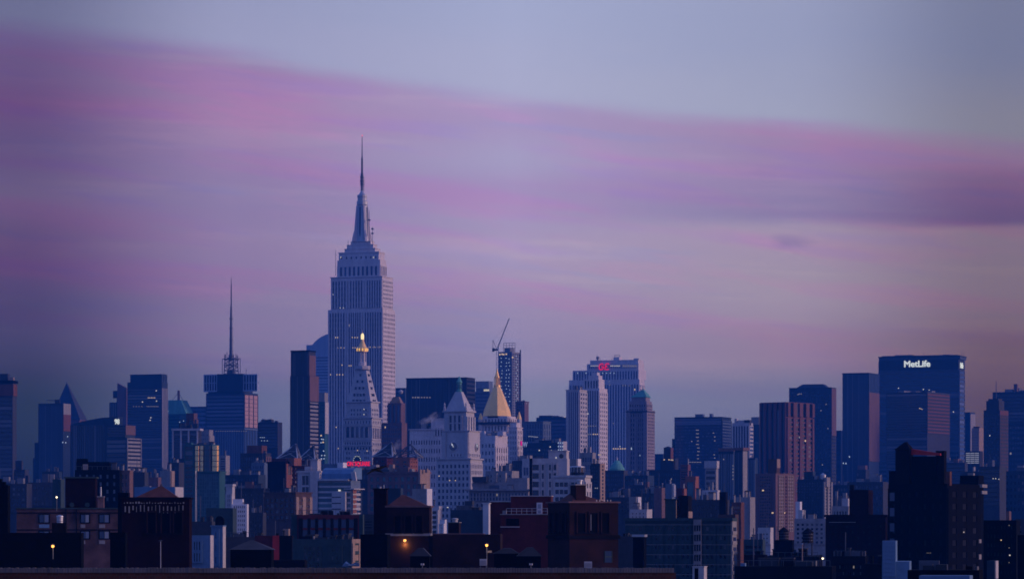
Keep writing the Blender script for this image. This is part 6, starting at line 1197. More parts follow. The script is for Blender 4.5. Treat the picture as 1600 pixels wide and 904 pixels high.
# red house with railing and white door
b = Bld('red_house', 'red brick house with white roof door and railed terrace, left of the big brick tower', (782, 856, 860), 803.5, 585, 'brick', th=6, seed=6)
t = b.body; q = mpp(585); cp = b.part('coping', 'concrete'); cp.box(t.x0-.1, t.x1+.1, t.y0-.15, t.y0+.3, t.z1, t.z1+.15)
t1 = b.stage((798, 861, 864), 774.8, 804, inset=3); b.cap(.14, .1, t1, 'palestone', 'coping')
t2 = b.stage((766, 812, 814), 783.5, 835, inset=4); b.cap(.14, .1, t2, 'palestone', 'coping')
x0, z0 = b.fp(t1, 838.5, 803); x1, z1 = b.fp(t1, 847.5, 784.5); dr = b.part('door', 'white'); dr.box(x0, x1, t1.y0-.12, t1.y0, z0, z1); dg = b.part('door_pane', 'pale_glass', dr); dg.box(x0+.22, x1-.22, t1.y0-.15, t1.y0-.1, z0+1.0, z1-.25); dg.box(x0+.22, x1-.22, t1.y0-.15, t1.y0-.1, z0+.2, z0+.75)
rl = b.part('railing', 'steel'); x0, _ = b.fp(t, 791, 800); x1 = t.x1-.1; y = t.y0+.15; zb = t.z1+.15
for k in range(9): x = x0+(x1-x0)*k/8; rl.tube((x, y, zb), (x, y, zb+.95), .035, 5)
for h in (.5, .95): rl.tube((x0, y, zb+h), (x1, y, zb+h), .035, 5)
x0, z1 = b.fp(t, 783, 797.5); x1, _ = b.fp(t, 792, 797.5); b.part('roof_unit', 'grey').box(x0+.2, x1-.1, t.y0+.4, t.y0+1.2, t.z1, t.z1+.75)
b.part('painted_recess', 'black').box(b.fp(t, 791, 815)[0], b.fp(t, 811, 815)[0], t.y0-.03, t.y0+.01, b.zz(820.5), b.zz(809.5)); b.part('sill', 'palestone').box(b.fp(t, 782, 815)[0], b.fp(t, 812, 815)[0], t.y0-.3, t.y0, b.zz(823), b.zz(821.8)); b.done()  # flat black sheet paints the shade inside a recess
b = Bld('chimney', 'tall white square chimney beside the red brick house', (754.5, 763.5, 766), 786.5, 575, 'white', th=14, cat='chimney'); b.cap(.15, .12); b.done()
simple('low brick roof wall below the white chimney', (676, 782, 785), 834, 520, 'near_brick', th=5, clut=0, name='brick_block', st=(((676, 756, 758), 832.6, 834, .2, 'coping', 'mauve_brick'),))
b = Bld('vent_stack', 'square brick vent stack with a round white cowl, left of the white chimney', (700, 717, 720), 816, 600, 'near_brick', th=14, cat='chimney'); b.cap(.12, .12, mat='concrete', name='stack_cap'); t = b.body; b.part('vent_cowl', 'palestone').ngon((t.x0+t.x1)/2+.1, (t.y0+t.y1)/2, [(.5, t.z1+.1), (.5, t.z1+.55), (.62, t.z1+.57), (.62, t.z1+.75), (.2, t.z1+.85)], 14); b.done()
# middle brick tower
b = Bld('brick_tower', 'brick roof tower with a tan hipped roof and three slot openings, above an amber lamp', (604, 671, 675), 792, 560, 'near_brick', th=8, seed=7)
t = b.body; loggia(b, t, 'front', ((617, 626), (633, 643), (650, 659)), 805.5, 831); hip(b, t, 627.5, 772, .15); be = b.part('belt', 'concrete'); zc = b.zz(834.5); be.box(t.x0-.2, t.x1+.2, t.y0-.25, t.y1+.2, zc-.2, zc+.2); b.cap(.3, .25, mat='mauve_brick', name='coping'); b.done()
b = Bld('chimney', 'broad dark brick chimney at the left side of the middle brick tower', (584, 604, 606), 764, 575, 'dark_brick', th=14, cat='chimney'); b.cap(.2, .2, mat='soot'); x = b.body.x0+1; b.part('vent_pipe', 'steel').tube((x, 0, b.zt), (x, 0, b.zt+.5), .2, 8); b.part('vent_pipe', 'steel').tube((x+.6, .2, b.zt), (x+.6, .2, b.zt+.8), .1, 8); b.done()
simple('plain blue box behind the broad dark chimney of the middle brick tower', (603, 626, 630), 762, 900, 'blue_spandrel', th=10, clut=0)
simple('black brick block left of the middle brick tower', (563, 605, 610), 834, 540, 'black', th=8, clut=0, name='brick_block')
simple('black recessed wall between the middle brick tower and the low brick roof wall', (670, 706, 708), 836, 555, 'soot', th=5, clut=0, name='brick_block')
# left brick tower
b = Bld('brick_tower', 'dark brick roof tower with an arcaded frieze under a hipped roof, at the left', (190, 296, 300), 778.5, 540, 'dark_brick', th=9, seed=13)
t = b.body; hip(b, t, 249.5, 758, -1.6); loggia(b, t, 'front', ((231, 243), (253, 265), (272, 284)), 800, 832); fz = b.part('frieze', 'concrete')
rr = random.Random(5)
for k in range(16):
    x = t.x0+.5+k*(t.x1-t.x0-1)/16; h0, h1 = b.zz(798+rr.uniform(-2, 3)), b.zz(788+rr.uniform(0, 3)); fz.box(x, x+rr.uniform(.06, .22), t.y0-.18, t.y0-.0, h0, h1)
for k in range(22): x = t.x0+.4+k*(t.x1-t.x0-1)/22; fz.box(x, x+rr.uniform(.1, .3), t.y0-.16, t.y0-.0, b.zz(786), b.zz(783+rr.uniform(0, 2)))
b.part('finial', 'dark_metal').tube((b.fp(t, 249.5, 758)[0], 0, b.zz(760)), (b.fp(t, 249.5, 758)[0], 0, b.zz(755)), .15, 6); b.cap(.25, .25, mat='soot', name='coping'); b.done()
p = PT(251, 889, 470); q = mpp(470); r = empty('flagpole', (p.x, p.y, p.z), 0, 'thin pale bare pole standing before the dark brick tower at the left', 'pole'); m = MB(); m.tube((0, 0, -3), (0, 0, 44*q), .07, 8, .05); m.obj('pole', 'steel', r); m = MB(); m.ngon(0, 0, [(.05, 44*q), (.3, 45*q), (.05, 46*q)], 8); m.obj('cap', 'dark_metal', r)
simple('black stepped roof wall left of the dark brick tower', (184, 200, 203), 769, 600, 'black', th=6, clut=0, name='brick_block')
# left apartment
b = Bld('apartment_block', 'mauve brick apartment house with paired blue windows and a square brick lift house, near left', (26, 186, 190), 794.5, 700, 'apartment_brick', th=5, glass='blue_glass', seed=3)
t = b.body; cp = b.part('coping', 'teal_wall'); cp.box(t.x0-.2, t.x1+.2, t.y0-.25, t.y1, t.z1, t.z1+.25)
sl = b.part('slab_edge', 'soot')
for py in (800.5, 827): sl.box(t.x0, t.x1, t.y0-.12, t.y0, b.zz(py+.8), b.zz(py-.8))
for xa, xb in ((61, 77), (126, 140), (155, 171)):
    for ya, yb in ((803, 816), (829, 841)):
        a0, z1 = b.fp(t, xa, ya); a1, z0 = b.fp(t, xb, yb); mid = (a0+a1)/2
        ws = b.part('window_surround', 'soot'); ws.box(a0-.15, a1+.15, t.y0-.1, t.y0, z0-.1, z1+.1)
        w = b.part('window', 'pale_glass', ws); w.box(mid+.1, a1-.15, t.y0-.16, t.y0-.1, z0+.1, z1-.1); w = b.part('window', 'blue_glass', ws); w.box(a0+.1, mid-.05, t.y0-.15, t.y0-.1, z0+.1, z1-.1)
        b.part('window_bar', 'teal_wall', ws).box(mid-.05, mid+.1, t.y0-.2, t.y0-.1, z0, z1)
        b.part('sill_panel', 'blue_paint' if xa == 61 else 'concrete').box(a0, a1-(0 if xa == 61 else .9), t.y0-.14, t.y0, b.zz(yb+8), b.zz(yb+2.5))
for px in (102.5, 119): b.part('drain_pipe', 'soot').box(b.fp(t, px, 800)[0], b.fp(t, px, 800)[0]+.2, t.y0-.3, t.y0, b.zz(860), t.z1)
t1 = b.stage((102, 149, 152), 746.5, 795, inset=1.5, mb=b.part('lift_house', 'dark_brick')); b.cap(.3, .3, t1, 'teal_wall', 'coping')
for px in (112.5, 136.5): 
    x, z = b.fp(t1, px, 788); b.part('round_vent', 'teal_wall').slab([(x+.5*math.cos(k*math.pi/8), z+.5*math.sin(k*math.pi/8)) for k in range(16)], t1.y0-.12, t1.y0)
b.stage((152.5, 162, 163), 776, 795, inset=1, mb=b.part('chimney', 'mauve_brick')); x, z = b.fp(t, 156.5, 775); b.part('flue', 'steel').tube((x, t.y0+2, b.zz(776)), (x, t.y0+2, b.zz(760)), .17, 10); b.part('chimney_cap', 'concrete').box(x-.7, x+.8, t.y0+.9, t.y0+2.9, b.zz(776)-.01, b.zz(774.5)); b.done()
simple('dark block with few blue windows and flat upper storey, behind the left brick lift house', (117, 187, 191), 733.5, 1050, 'black', th=8, ff=('grid', 6, 4, G(top=738, bot=785, wf=.3, hf=.5, glass='blue_glass')), st=(((119, 171, 174), 721, 734, 2), ((119.5, 137, 138), 716, 722, 3)), clut=4, hm=3)
simple('narrow mauve brick block beside the dark block behind the left brick lift house', (187, 203, 208), 734, 1150, 'mauve_brick', th=14, ff=('grid', 2, 3, G(top=738, bot=775, wf=.5, hf=.5)), clut=1)
simple('dark roof shed with a low cone roof at the left edge', (-20, 12, 16), 757, 500, 'black', th=10, clut=0, name='roof_shed', st=(((-20, 8, 10), 752, 757, .5), ((-20, 2, 4), 747.5, 752, 1)))
simple('pitch-dark flat roof in the lower left, below the mauve apartment house', (-60, 127, 131), 831.5, 460, 'black', th=4, clut=0, name='roof_block', st=(((81, 103, 105), 816, 832, 1.5, 'bulkhead', 'soot'),))
p = PT(93.5, 816, 466); r = empty('roof_vent', p, 0, 'round white metal roof vent on the dark bulkhead in the lower left', 'vent'); q = mpp(466); m = MB(); m.ngon(0, 0, [(5*q, 0), (5*q, 9*q), (5.6*q, 9.2*q), (5.2*q, 11*q), (1*q, 12*q)], 14); m.obj('cowl', 'steel', r); m = MB(); m.ngon(0, 0, [(5.3*q, 2*q), (5.3*q, 2.8*q)], 14); m.obj('band', 'dark_steel', r)
simple('pitch-dark wall in front of the right end of the mauve apartment house', (172, 196, 199), 831, 470, 'black', th=4, clut=0, name='roof_block')
# pale blue houses right of the left brick tower
b = Bld('house', 'pale blue painted house with slot windows, right of the dark brick tower', (297, 328, 333), 835.5, 760, 'blue_paint', th=16, glass='dark_glass'); b.fac('front', 'grid', 3, 2, 843, 879, 300, 316, wf=.38, hf=.7, dep=.25, edge=.3); b.put(b.part('white_corner', 'palestone'), b.body, 'side', b.body.y0, b.body.y1, 0, b.zt, 0, .12); b.done()
b = Bld('house', 'taller pale blue house with white corner strip, right of the slot-windowed house', (330, 347.5, 352), 822, 790, 'blue_paint', th=16, glass='dark_glass'); b.fac('front', 'grid', 1, 3, 826, 884, 332, 343, wf=.4, hf=.5, dep=.25); b.put(b.part('white_corner', 'palestone'), b.body, 'side', b.body.y0, b.body.y1, 0, b.zt, 0, .12); b.cap(.3, .2); b.done()
simple('flat dark roof block behind the slot-windowed pale blue house', (298, 331, 336), 814, 900, 'slate', th=14, clut=3, hm=1.5)
simple('plain blue-black block with an arched dark doorhead, behind the taller pale blue house', (322, 364, 370), 793, 1080, 'teal_wall', th=12, clut=0)
p = PT(343, 822, 800); r = empty('arched_hood', (p.x, p.y, p.z), 0, 'dark round-headed roof hood on the taller pale blue house', 'roof hood'); q = mpp(800); m = MB(); m.slab([(-6.5*q, 0), (6.5*q, 0), (6.5*q, 10*q)]+[(6.5*q*math.cos(math.pi*k/10), 10*q+6.5*q*math.sin(math.pi*k/10)) for k in range(1, 11)], 0, 2); m.obj('hood', 'black', r); m = MB(); m.slab([(-4*q, .2), (4*q, .2), (4*q, 9*q), (-4*q, 9*q)], -.05, .01); m.obj('opening', 'soot', r)
# dark hip-roof shed
b = Bld('roof_shed', 'black shed with a pale ridged hip roof, right of the pale blue houses', (360, 424, 428), 858, 500, 'black', th=8); hip(b, b.body, 391, 843, .3, 'slate'); b.done()
simple('dark blue terrace behind the black hip-roofed shed', (345, 400, 404), 838, 800, 'slate', th=10, clut=2, hm=1.5)
b = Bld('house', 'red-painted brick house with a blue step roof, right of the black hip-roofed shed', (398, 436, 441), 836, 780, 'brick', th=14); b.put(b.part('red_end', 'red_paint'), b.body, 'front', b.fp(b.body, 426, 850)[0], b.body.x1, 0, b.zt, 0, .08); b.stage((416, 429, 432), 846, 860, inset=-2, mb=b.part('step_roof', 'blue_paint')); b.clutter(2, hmax=1); b.done()
simple('black block with a pale rim right of the red-painted house', (436, 456, 459), 836, 740, 'soot', th=8, clut=1, hm=1, st=(((442, 451, 453), 825.5, 836, 1, 'chimney', 'tan'),))
b = Bld('factory', 'long factory with dark red cornice and tall blue windows, left of the middle brick tower', (464, 561, 566), 803.5, 800, 'brick', th=8, glass='blue_glass', seed=3); b.fac('front', 'grid', 7, 2, 809, 842, 467, 559, wf=.62, hf=.78, dep=.4, pier='soot'); b.clutter(3, hmax=.8, mats=('soot',)); b.stage((455, 466, 468), 803, 850, inset=2, mb=b.part('pale_annex', 'teal_wall')); b.done()
b = Bld('factory', 'low teal-grey factory with small windows and tan end, before the long red-corniced factory', (457, 549, 562), 841.5, 720, 'teal_wall', th=22, glass='dark_glass'); b.fac('front', 'grid', 4, 4, 852, 886, 473, 502, wf=.5, hf=.55, dep=.25, edge=.2); b.fac('front', 'grid', 2, 2, 850, 878, 512, 535, wf=.25, hf=.4, dep=.25); b.put(b.part('lit_tan_end', 'tan'), b.body, 'side', b.body.y0, b.body.y1, 0, b.zt, 0, .2); b.fac('side', 'grid', 1, 2, 848, 878, wf=.55, hf=.62, dep=.35, pier='tan'); b.clutter(7, hmax=1.0, mats=('teal_wall', 'concrete', 'soot')); b.done()  # warm end slab paints the lit right side of the factory
simple('dark low lean-to at the foot of the teal-grey factory', (424, 476, 480), 874, 600, 'soot', th=8, clut=0)
simple('narrow teal annex between the long factory and the black brick block', (561, 567, 569), 803, 760, 'teal_wall', th=8, clut=0)
simple('dark shuttered block right of the long red-corniced factory', (566, 585, 588), 803, 850, 'slate', th=8, ff=('hband', None, 4, G(bot=830, hf=.4)), clut=0)
p = PT(552, 884, 560); q = mpp(560); r = empty('tarpaulin', p, 0, 'rumpled bright blue tarpaulin at the foot of the tan-ended factory', 'tarpaulin'); m = MB(); m.loft([[(-18*q, y*.6, 0), (-12*q, y*.6, 5*q+y*.1), (-5*q, y*.6, 3*q), (3*q, y*.6, 6*q), (9*q, y*.6, 5.5*q), (9*q, y*.6, 0)] for y in (0, 1, 3)]); m.obj('sheet', 'blue_paint', r); m = MB(); m.tube((-8*q, -.1, 1.5*q), (4*q, -.1, 2.2*q), .09, 6); m.obj('rolled_edge', 'steel', r)
# black gabled hoods near the bottom centre
for lab, (xa, xb, yt, ye, d) in (('black gabled roof hood at the foot of the middle brick tower', (641, 671, 855.5, 868, 460)), ('black low roof hood, left one at the foot of the red brick house', (772, 810, 855.5, 864, 465)), ('black pitched roof hood, right one at the foot of the red brick house', (809, 845, 854.5, 868, 455))):
    p = PT((xa+xb)/2, 892, d); q = mpp(d); w = (xb-xa)*q/2; h0, h1 = (892-ye)*q, (892-yt)*q
    r = empty('roof_hood', p, 0, lab, 'roof hood'); m = MB(); m.box(-w, w, 0, 3.2, -2, h0); m.obj('wall', 'black', r); m = MB(); m.slab([(-w-.2, h0), (w+.2, h0), (w*.35, h1), (-w*.2, h1)], -.3, 3.4); m.obj('roof', 'slate', r)
# near black tower with roof tanks (right)
b = Bld('apartment_block', 'near-black apartment tower with two roof tank houses and a red roof edge, right foreground', (1388, 1480, 1531), 755, 800, 'black', th=30, glass='dim_glass', seed=12)
t = b.body; b.fac('front', 'grid', 7, 7, 762, 895, wf=.3, hf=.45, dep=.3); b.fac('side', 'grid', 3, 7, 762, 895, wf=.4, hf=.45, dep=.3)
t1 = b.stage((1399, 1421, 1427), 702, 756, inset=2, mb=b.part('tank_house', 'soot')); rf = b.part('tank_roof', 'soot', b.parts[-1][1]); rf.frustum((t1.x0-.2, t1.x1+.2, t1.y0-.2, t1.y1+.2), t1.z1, ((t1.x0+t1.x1)/2+.2, (t1.x0+t1.x1)/2+.6, (t1.y0+t1.y1)/2-.2, (t1.y0+t1.y1)/2+.2), t1.z1+1.9)
t2 = b.stage((1462, 1475, 1479), 703.5, 756, inset=3, mb=b.part('tank_house', 'soot')); t3 = b.stage((1424, 1463, 1466), 712, 756, inset=3.5); rd = b.part('red_roof_edge', 'red_paint')
x0, z0 = b.fp(t3, 1421.5, 709); x1, z1 = b.fp(t3, 1470, 702); rd.slab([(x0, z0-.1), (x1, z0-.4), (x1, z1-.9), (x0, z1+.4)], t3.y0-.35, t3.y0+.3); b.stage((1478, 1484, 1487), 736, 758, inset=1, mb=b.part('red_stair_head', 'rust')); b.stage((1389, 1400, 1403), 735, 757, inset=.5)
for k in range(4): b.win(t, 'front', t.x0+1.2, b.zz(775+24*k), 1.2, 2.0, 'blue_glass', .42)
b.put(b.part('pale_corner', 'concrete'), t, 'side', t.y1-1.6, t.y1-.2, b.zz(848), b.zz(842), 0, .5); b.put(b.part('pale_corner', 'concrete'), t, 'side', t.y1-1.6, t.y1-.2, b.zz(874), b.zz(866), 0, .5); b.put(b.part('pale_corner', 'concrete'), t, 'side', t.y1-1.6, t.y1-.2, b.zz(901), b.zz(892), 0, .5)
b.lit([(1503, 830.5)], face='side', w=1.3, h=1.6, mat='lit_white'); b.row(1450, 1455, 863, 3, w=1.4, h=.6, mat='lit_dim'); b.done()
b = Bld('apartment_block', 'black block with a ledged right corner, right side of the near-black tower', (1500, 1529, 1537), 742, 900, 'black', th=22, glass='dim_glass'); b.stage((1512, 1521, 1523), 738.5, 742, inset=1, mb=b.part('plank', 'concrete')); b.fac('front', 'grid', 3, 8, 750, 890, wf=.35, hf=.4, dep=.3)
for py in (757, 767): b.put(b.part('ledge', 'concrete'), b.body, 'side', b.body.y0, b.body.y1, b.zz(py+4), b.zz(py-1), 0, 1.0)
b.done()
b = Bld('dark_block', 'black tall block with tiny lit windows, in the lower right corner', (1537, 1588, 1594), 812, 700, 'black', th=12, glass='dim_glass'); b.fac('front', 'grid', 8, 6, 816, 900, wf=.3, hf=.4, dep=.25); b.stage((1572, 1577, 1580), 798, 812, inset=1, mb=b.part('stair_head', 'mauve_brick')); b.lit([(1564.5, 843)], w=1.4, h=1.8, mat='lit_warm'); b.lit([(1578, 866.5)], w=1.8, h=1.8, mat='lit_white'); b.lit([(1577, 820), (1577, 855), (1577, 878)], w=1.2, h=1.2, mat='lit_dim'); b.done()
simple('pale-edged small house in front of the black corner block', (1542, 1554, 1560), 875, 600, 'blue_spandrel', th=22, st=(((1554, 1556, 1560), 875.3, 903, -.4, 'pale_edge', 'palestone'),), clut=0)
simple('black wall at the extreme lower right corner', (1590, 1640, 1645), 835, 620, 'black', th=5, clut=0)
simple('lit-edged dark block standing behind the lower right corner block', (1586, 1640, 1648), 810, 950, 'slate', th=12, ff=('grid', 5, 4, G(bot=850, wf=.4, hf=.4)), clut=2)
# near right dark slabs
b = Bld('apartment_block', 'dark brick apartment slab with pale ledge and blank stair block, right of the roof tanks', (1290, 1384, 1391), 805, 900, 'dark_brick', th=12, glass='dim_glass'); b.fac('front', 'grid', 10, 6, 817, 872, wf=.35, hf=.4, dep=.3, lit=.0); lg = b.part('ledge', 'concrete'); t = b.body; lg.box(t.x0+1, t.x0+(t.x1-t.x0)*.5, t.y0-.5, t.y0, b.zz(815.5), b.zz(814.7)); b.parapet(.3)
t1 = b.stage((1327, 1357, 1364), 764.5, 806, inset=3, mb=b.part('stair_block', 'dark_brick')); b.stage((1328, 1334, 1335), 757, 765, inset=4, mb=b.part('chimney', 'soot')); b.done()
simple('dark cluttered roofs below the dark brick apartment slab', (1300, 1352, 1357), 868, 700, 'soot', th=10, ff=('grid', 8, 2, G(top=880, bot=900, wf=.4, hf=.5)), clut=7, hm=1.6)
simple('dark low roofs left of the blue tiled block', (1350, 1384, 1388), 880, 640, 'soot', th=10, clut=4, hm=1.8)
b = Bld('stair_block', 'pale blue tiled square block with a lower step on its right, at lower right', (1378.5, 1399.5, 1402), 844, 520, 'blue_paint', th=8); b.fac('front', 'grid', 4, 8, 846, 900, wf=.93, hf=.93, dep=.06, edge=.1, glass='blue_paint', head=.2); b.stage((1378, 1421, 1424), 876.5, 904, inset=-.3, mb=b.part('lower_step', 'blue_paint')); b.done()
simple('low pale parapet block at the bottom right', (1436, 1515, 1520), 898.5, 330, 'blue_paint', th=4, clut=0, name='parapet_block')
simple('black roof behind the pale blue tiled block, at the foot of the near-black tower', (1418, 1530, 1536), 890, 420, 'black', th=6, clut=5, hm=.8)
# wooden tank houses at 1221 and 1262
def tank(label, px, yt, ye, yb, d, wpx, legs):
    p = PT(px, yb, d); q = mpp(d); r = empty('water_tank', (p.x, p.y, p.z), 0, label, 'water tank'); rad = wpx/2*q
    m = MB(); m.ngon(0, 0, [(rad, 0), (rad*1.03, (yb-ye)*q)], 18); m.obj('tank', 'wood', r)
    m = MB(); m.ngon(0, 0, [(rad*1.18, (yb-ye)*q-.1), (rad*.55, (yb-ye)*q+(ye-yt)*q*.6), (.1, (yb-yt)*q)], 18); m.obj('conical_roof', 'soot', r)
    for k in range(3): m = MB(); zz = (yb-ye)*q*(.2+.3*k); m.ngon(0, 0, [(rad*1.045, zz), (rad*1.045, zz+.1)], 18); m.obj('hoop', 'dark_steel', r)
    for sx in (-1, 1):
        for sy in (-1, 1): m = MB(); m.tube((sx*rad*.75, sy*rad*.75, 0), (sx*rad*.8, sy*rad*.8, -legs*q), .12, 5); m.obj('leg', 'dark_steel', r)
    m = MB(); m.box(-rad, rad, -rad*.9, rad*.9, -.3, 0); m.obj('platform', 'dark_steel', r)
tank('round dark wooden water tank with a cone roof, left one of the pair', 1224.5, 822.5, 829, 843, 900, 15.5, 28)
tank('round dark wooden water tank with a cone roof, right one of the pair', 1262.5, 824, 831, 847, 880, 16.5, 26)
simple('black roof block carrying the pair of round water tanks', (1193, 1280, 1285), 869, 850, 'soot', th=6, clut=3, hm=2.2, st=(((1210, 1238, 1241), 843, 870, 2.5, 'bulkhead', 'black'),))
simple('dark brick block under the left water tank, beside the grey apartment slab', (1162, 1195, 1199), 866, 820, 'dark_brick', th=8, clut=2, hm=1.2)
simple('dark foreground roofs at the bottom, right of the grey apartment slab', (1148, 1300, 1306), 884, 640, 'soot', th=4, clut=9, hm=1.5, st=(((1157, 1164, 1166), 879, 885, 1, 'bulkhead', 'blue_paint'),))
# tall pole between
p = PT(1253.5, 872, 800); r = empty('vent_pipe', p, 0, 'tall pale vent pipe just left of the right water tank', 'pipe'); q = mpp(800); m = MB(); m.tube((0, 0, -5), (0, 0, 22*q), .12, 8); m.obj('pipe', 'tan', r); m = MB(); m.ngon(0, 0, [(.2, 22*q), (.26, 22.6*q), (.05, 24*q)], 8); m.obj('cowl', 'steel', r)

# ------------------------------------------------------------------ lamps that are lit
def lamp(label, px, py, d, mat='sodium', r_=.20, power=90, col=(1, .55, .15), down=14, post=True):
    p = PT(px, py, d); r = empty('wall_lamp' if not post else 'roof_lamp', p, 0, label, 'lamp')
    m = MB(); m.ngon(0, 0, [(.05, -r_), (r_*.8, -r_*.6), (r_, 0), (r_*.8, r_*.6), (.05, r_)], 12); m.obj('bulb', mat, r)
    m = MB(); m.ngon(0, 0, [(r_*1.5, r_*.75), (r_*1.2, r_*1.2), (.06, r_*1.7)], 12); m.obj('shade', 'dark_metal', r)
    m = MB(); m.tube((0, r_*.2, r_*1.4), (0, 1.0, r_*1.2), .05, 6) if not post else m.tube((0, .15, -down*mpp(d)), (0, .15, r_), .06, 6); m.obj('bracket' if not post else 'post', 'dark_steel', r)
    l = bpy.data.lights.new('lamp_light', 'POINT'); l.energy = power; l.color = col; l.shadow_soft_size = .15
    o = bpy.data.objects.new('lamp_light', l); COL.objects.link(o); o.parent = r; o.location = (0, -r_-.35, -.1) if post else (0, .62, -.7)
lamp('glowing amber wall lamp on the middle brick tower', 632.5, 843.5, 559.2, r_=.26, power=260, post=False)
lamp('glowing amber lamp on a short post above the right white air conditioner', 760.5, 851, 480, power=60, down=30)
lamp('glowing amber lamp in the black lower left corner', 82.5, 852.5, 445, power=40, down=20)
lamp('small warm white lamp on a post before the mauve apartment house', 88.5, 776, 690, 'lamp_white', .2, 15, (1, .85, .55), 22)
lamp('small warm white lamp among the dark roofs, left of the dark brick slab', 1285.5, 871.5, 800, 'lamp_white', .26, 30, (1, .8, .5), 20)
for lab, px, d in (('pair of small white floodlight heads at the foot of the middle brick tower', 660, 440), ('pair of small white floodlight heads between the black roof hoods', 829.5, 440)):
    p = PT(px, 881, d); q = mpp(d); r = empty('floodlight', p, 0, lab, 'floodlight')
    for sx in (-1, 1): m = MB(); m.ngon(sx*1.6*q, 0, [(1.1*q, -1.2*q), (1.3*q, 1.2*q), (.3*q, 1.8*q)], 8); m.obj('head', 'palestone', r)
    m = MB(); m.tube((0, .15, -4), (0, .15, .5*q), .05, 6); m.tube((-1.6*q, .15, 0), (1.6*q, .15, 0), .04, 5); m.obj('stem', 'dark_steel', r)
p = PT(764, 861, 481); r = empty('small_sign', p, 0, 'small grey plate under the amber lamp by the white air conditioner', 'sign'); q = mpp(481); m = MB(); m.box(-4.5*q, 4.5*q, -.03, .03, -1.6*q, 1.6*q); m.obj('plate', 'concrete', r); m = MB(); m.tube((-3.5*q, .08, -25*q), (-3.5*q, .08, 1.6*q), .04, 6); m.obj('post', 'dark_steel', r)

# ------------------------------------------------------------------ nearest roof edge
d = 130; q = mpp(d)
x0, x1 = K(-30)*d, K(1056)*d; zt = H+(HY-886.5)*q
r = empty('parapet_wall', ((x0+x1)/2, d, 0), 0, 'long brick parapet with a soldier-brick coping along the bottom of the view', 'wall'); w = (x1-x0)/2
m = MB(); m.box(-w, w, 0, .35, zt-14, zt-.18); m.obj('brickwork', 'parapet_brick', r)
m = MB(); rr = random.Random(3); x = -w
while x < w-.1:
    ww = rr.uniform(.085, .125); h = rr.uniform(-.012, .012); m.box(x, x+ww-.012, -.03+rr.uniform(-.008, .008), .38, zt-.18, zt+h); x += ww
m.obj('coping', 'mid_grey', r)
m = MB(); m.box(-w, w, .36, 9, zt-1.4, zt-1.2); m.obj('roof_deck', 'roof_tar', r)

# ------------------------------------------------------------------ the bird
d = 150; q = mpp(d); p = PT(588.5, 733.5, d)
r = empty('bird', p, 0, 'black bird gliding with spread wings before the mauve brick block', 'bird')
m = MB(); T_ = Vector
def ringpts(c, ry, rz, ax=0): return [(c[0], c[1]+ry*math.cos(2*math.pi*k/10), c[2]+rz*math.sin(2*math.pi*k/10)) for k in range(10)]
# body from tail (right, low) to head (left): one loft; wings are lofted out of its flank and merged by voxel remesh
sp = [((12.5*q, .02, -5.2*q), .055, .012), ((9*q, .02, -3.4*q), .04, .018), ((5*q, .01, -1.6*q), .05, .045), ((1*q, 0, -.2*q), .075, .075), ((-3*q, 0, .4*q), .06, .062), ((-5*q, 0, .7*q), .035, .036), ((-7*q, 0, .8*q), .036, .038), ((-8.2*q, 0, .7*q), .016, .016), ((-9.4*q, 0, .4*q), .004, .004)]
m.loft([ringpts(*s) for s in sp])
def wing(pts):
    m.loft([[(c[0]-ch/2, c[1], c[2]-.25*ch*sl), (c[0]-ch/4, c[1], c[2]+th), (c[0]+ch/4, c[1], c[2]+th*.7), (c[0]+ch/2, c[1], c[2]+.25*ch*sl), (c[0]+ch/4, c[1], c[2]-th*.7), (c[0]-ch/4, c[1], c[2]-th)] for c, ch, th, sl in pts])
wing([((-1*q, .0, 0), .26, .04, .3), ((-6*q, -.16, -1.8*q), .24, .028, .3), ((-10*q, -.32, -4.2*q), .17, .02, .3), ((-14.5*q, -.44, -7*q), .05, .012, .3)])
wing([((0*q, .0, .4*q), .26, .04, -.5), ((5*q, .18, 3*q), .24, .028, -.5), ((10*q, .36, 5*q), .18, .02, -.5), ((17*q, .50, 7.4*q), .04, .012, -.5)])
o = m.obj('body', 'feather', r, smooth=True)
md = o.modifiers.new('merge', 'REMESH'); md.mode = 'VOXEL'; md.voxel_size = .012
dg = bpy.context.evaluated_depsgraph_get(); me = bpy.data.meshes.new_from_object(o.evaluated_get(dg)); o.modifiers.clear(); o.data = me; me.polygons.foreach_set('use_smooth', [True]*len(me.polygons))
if not me.materials: me.materials.append(M('feather'))

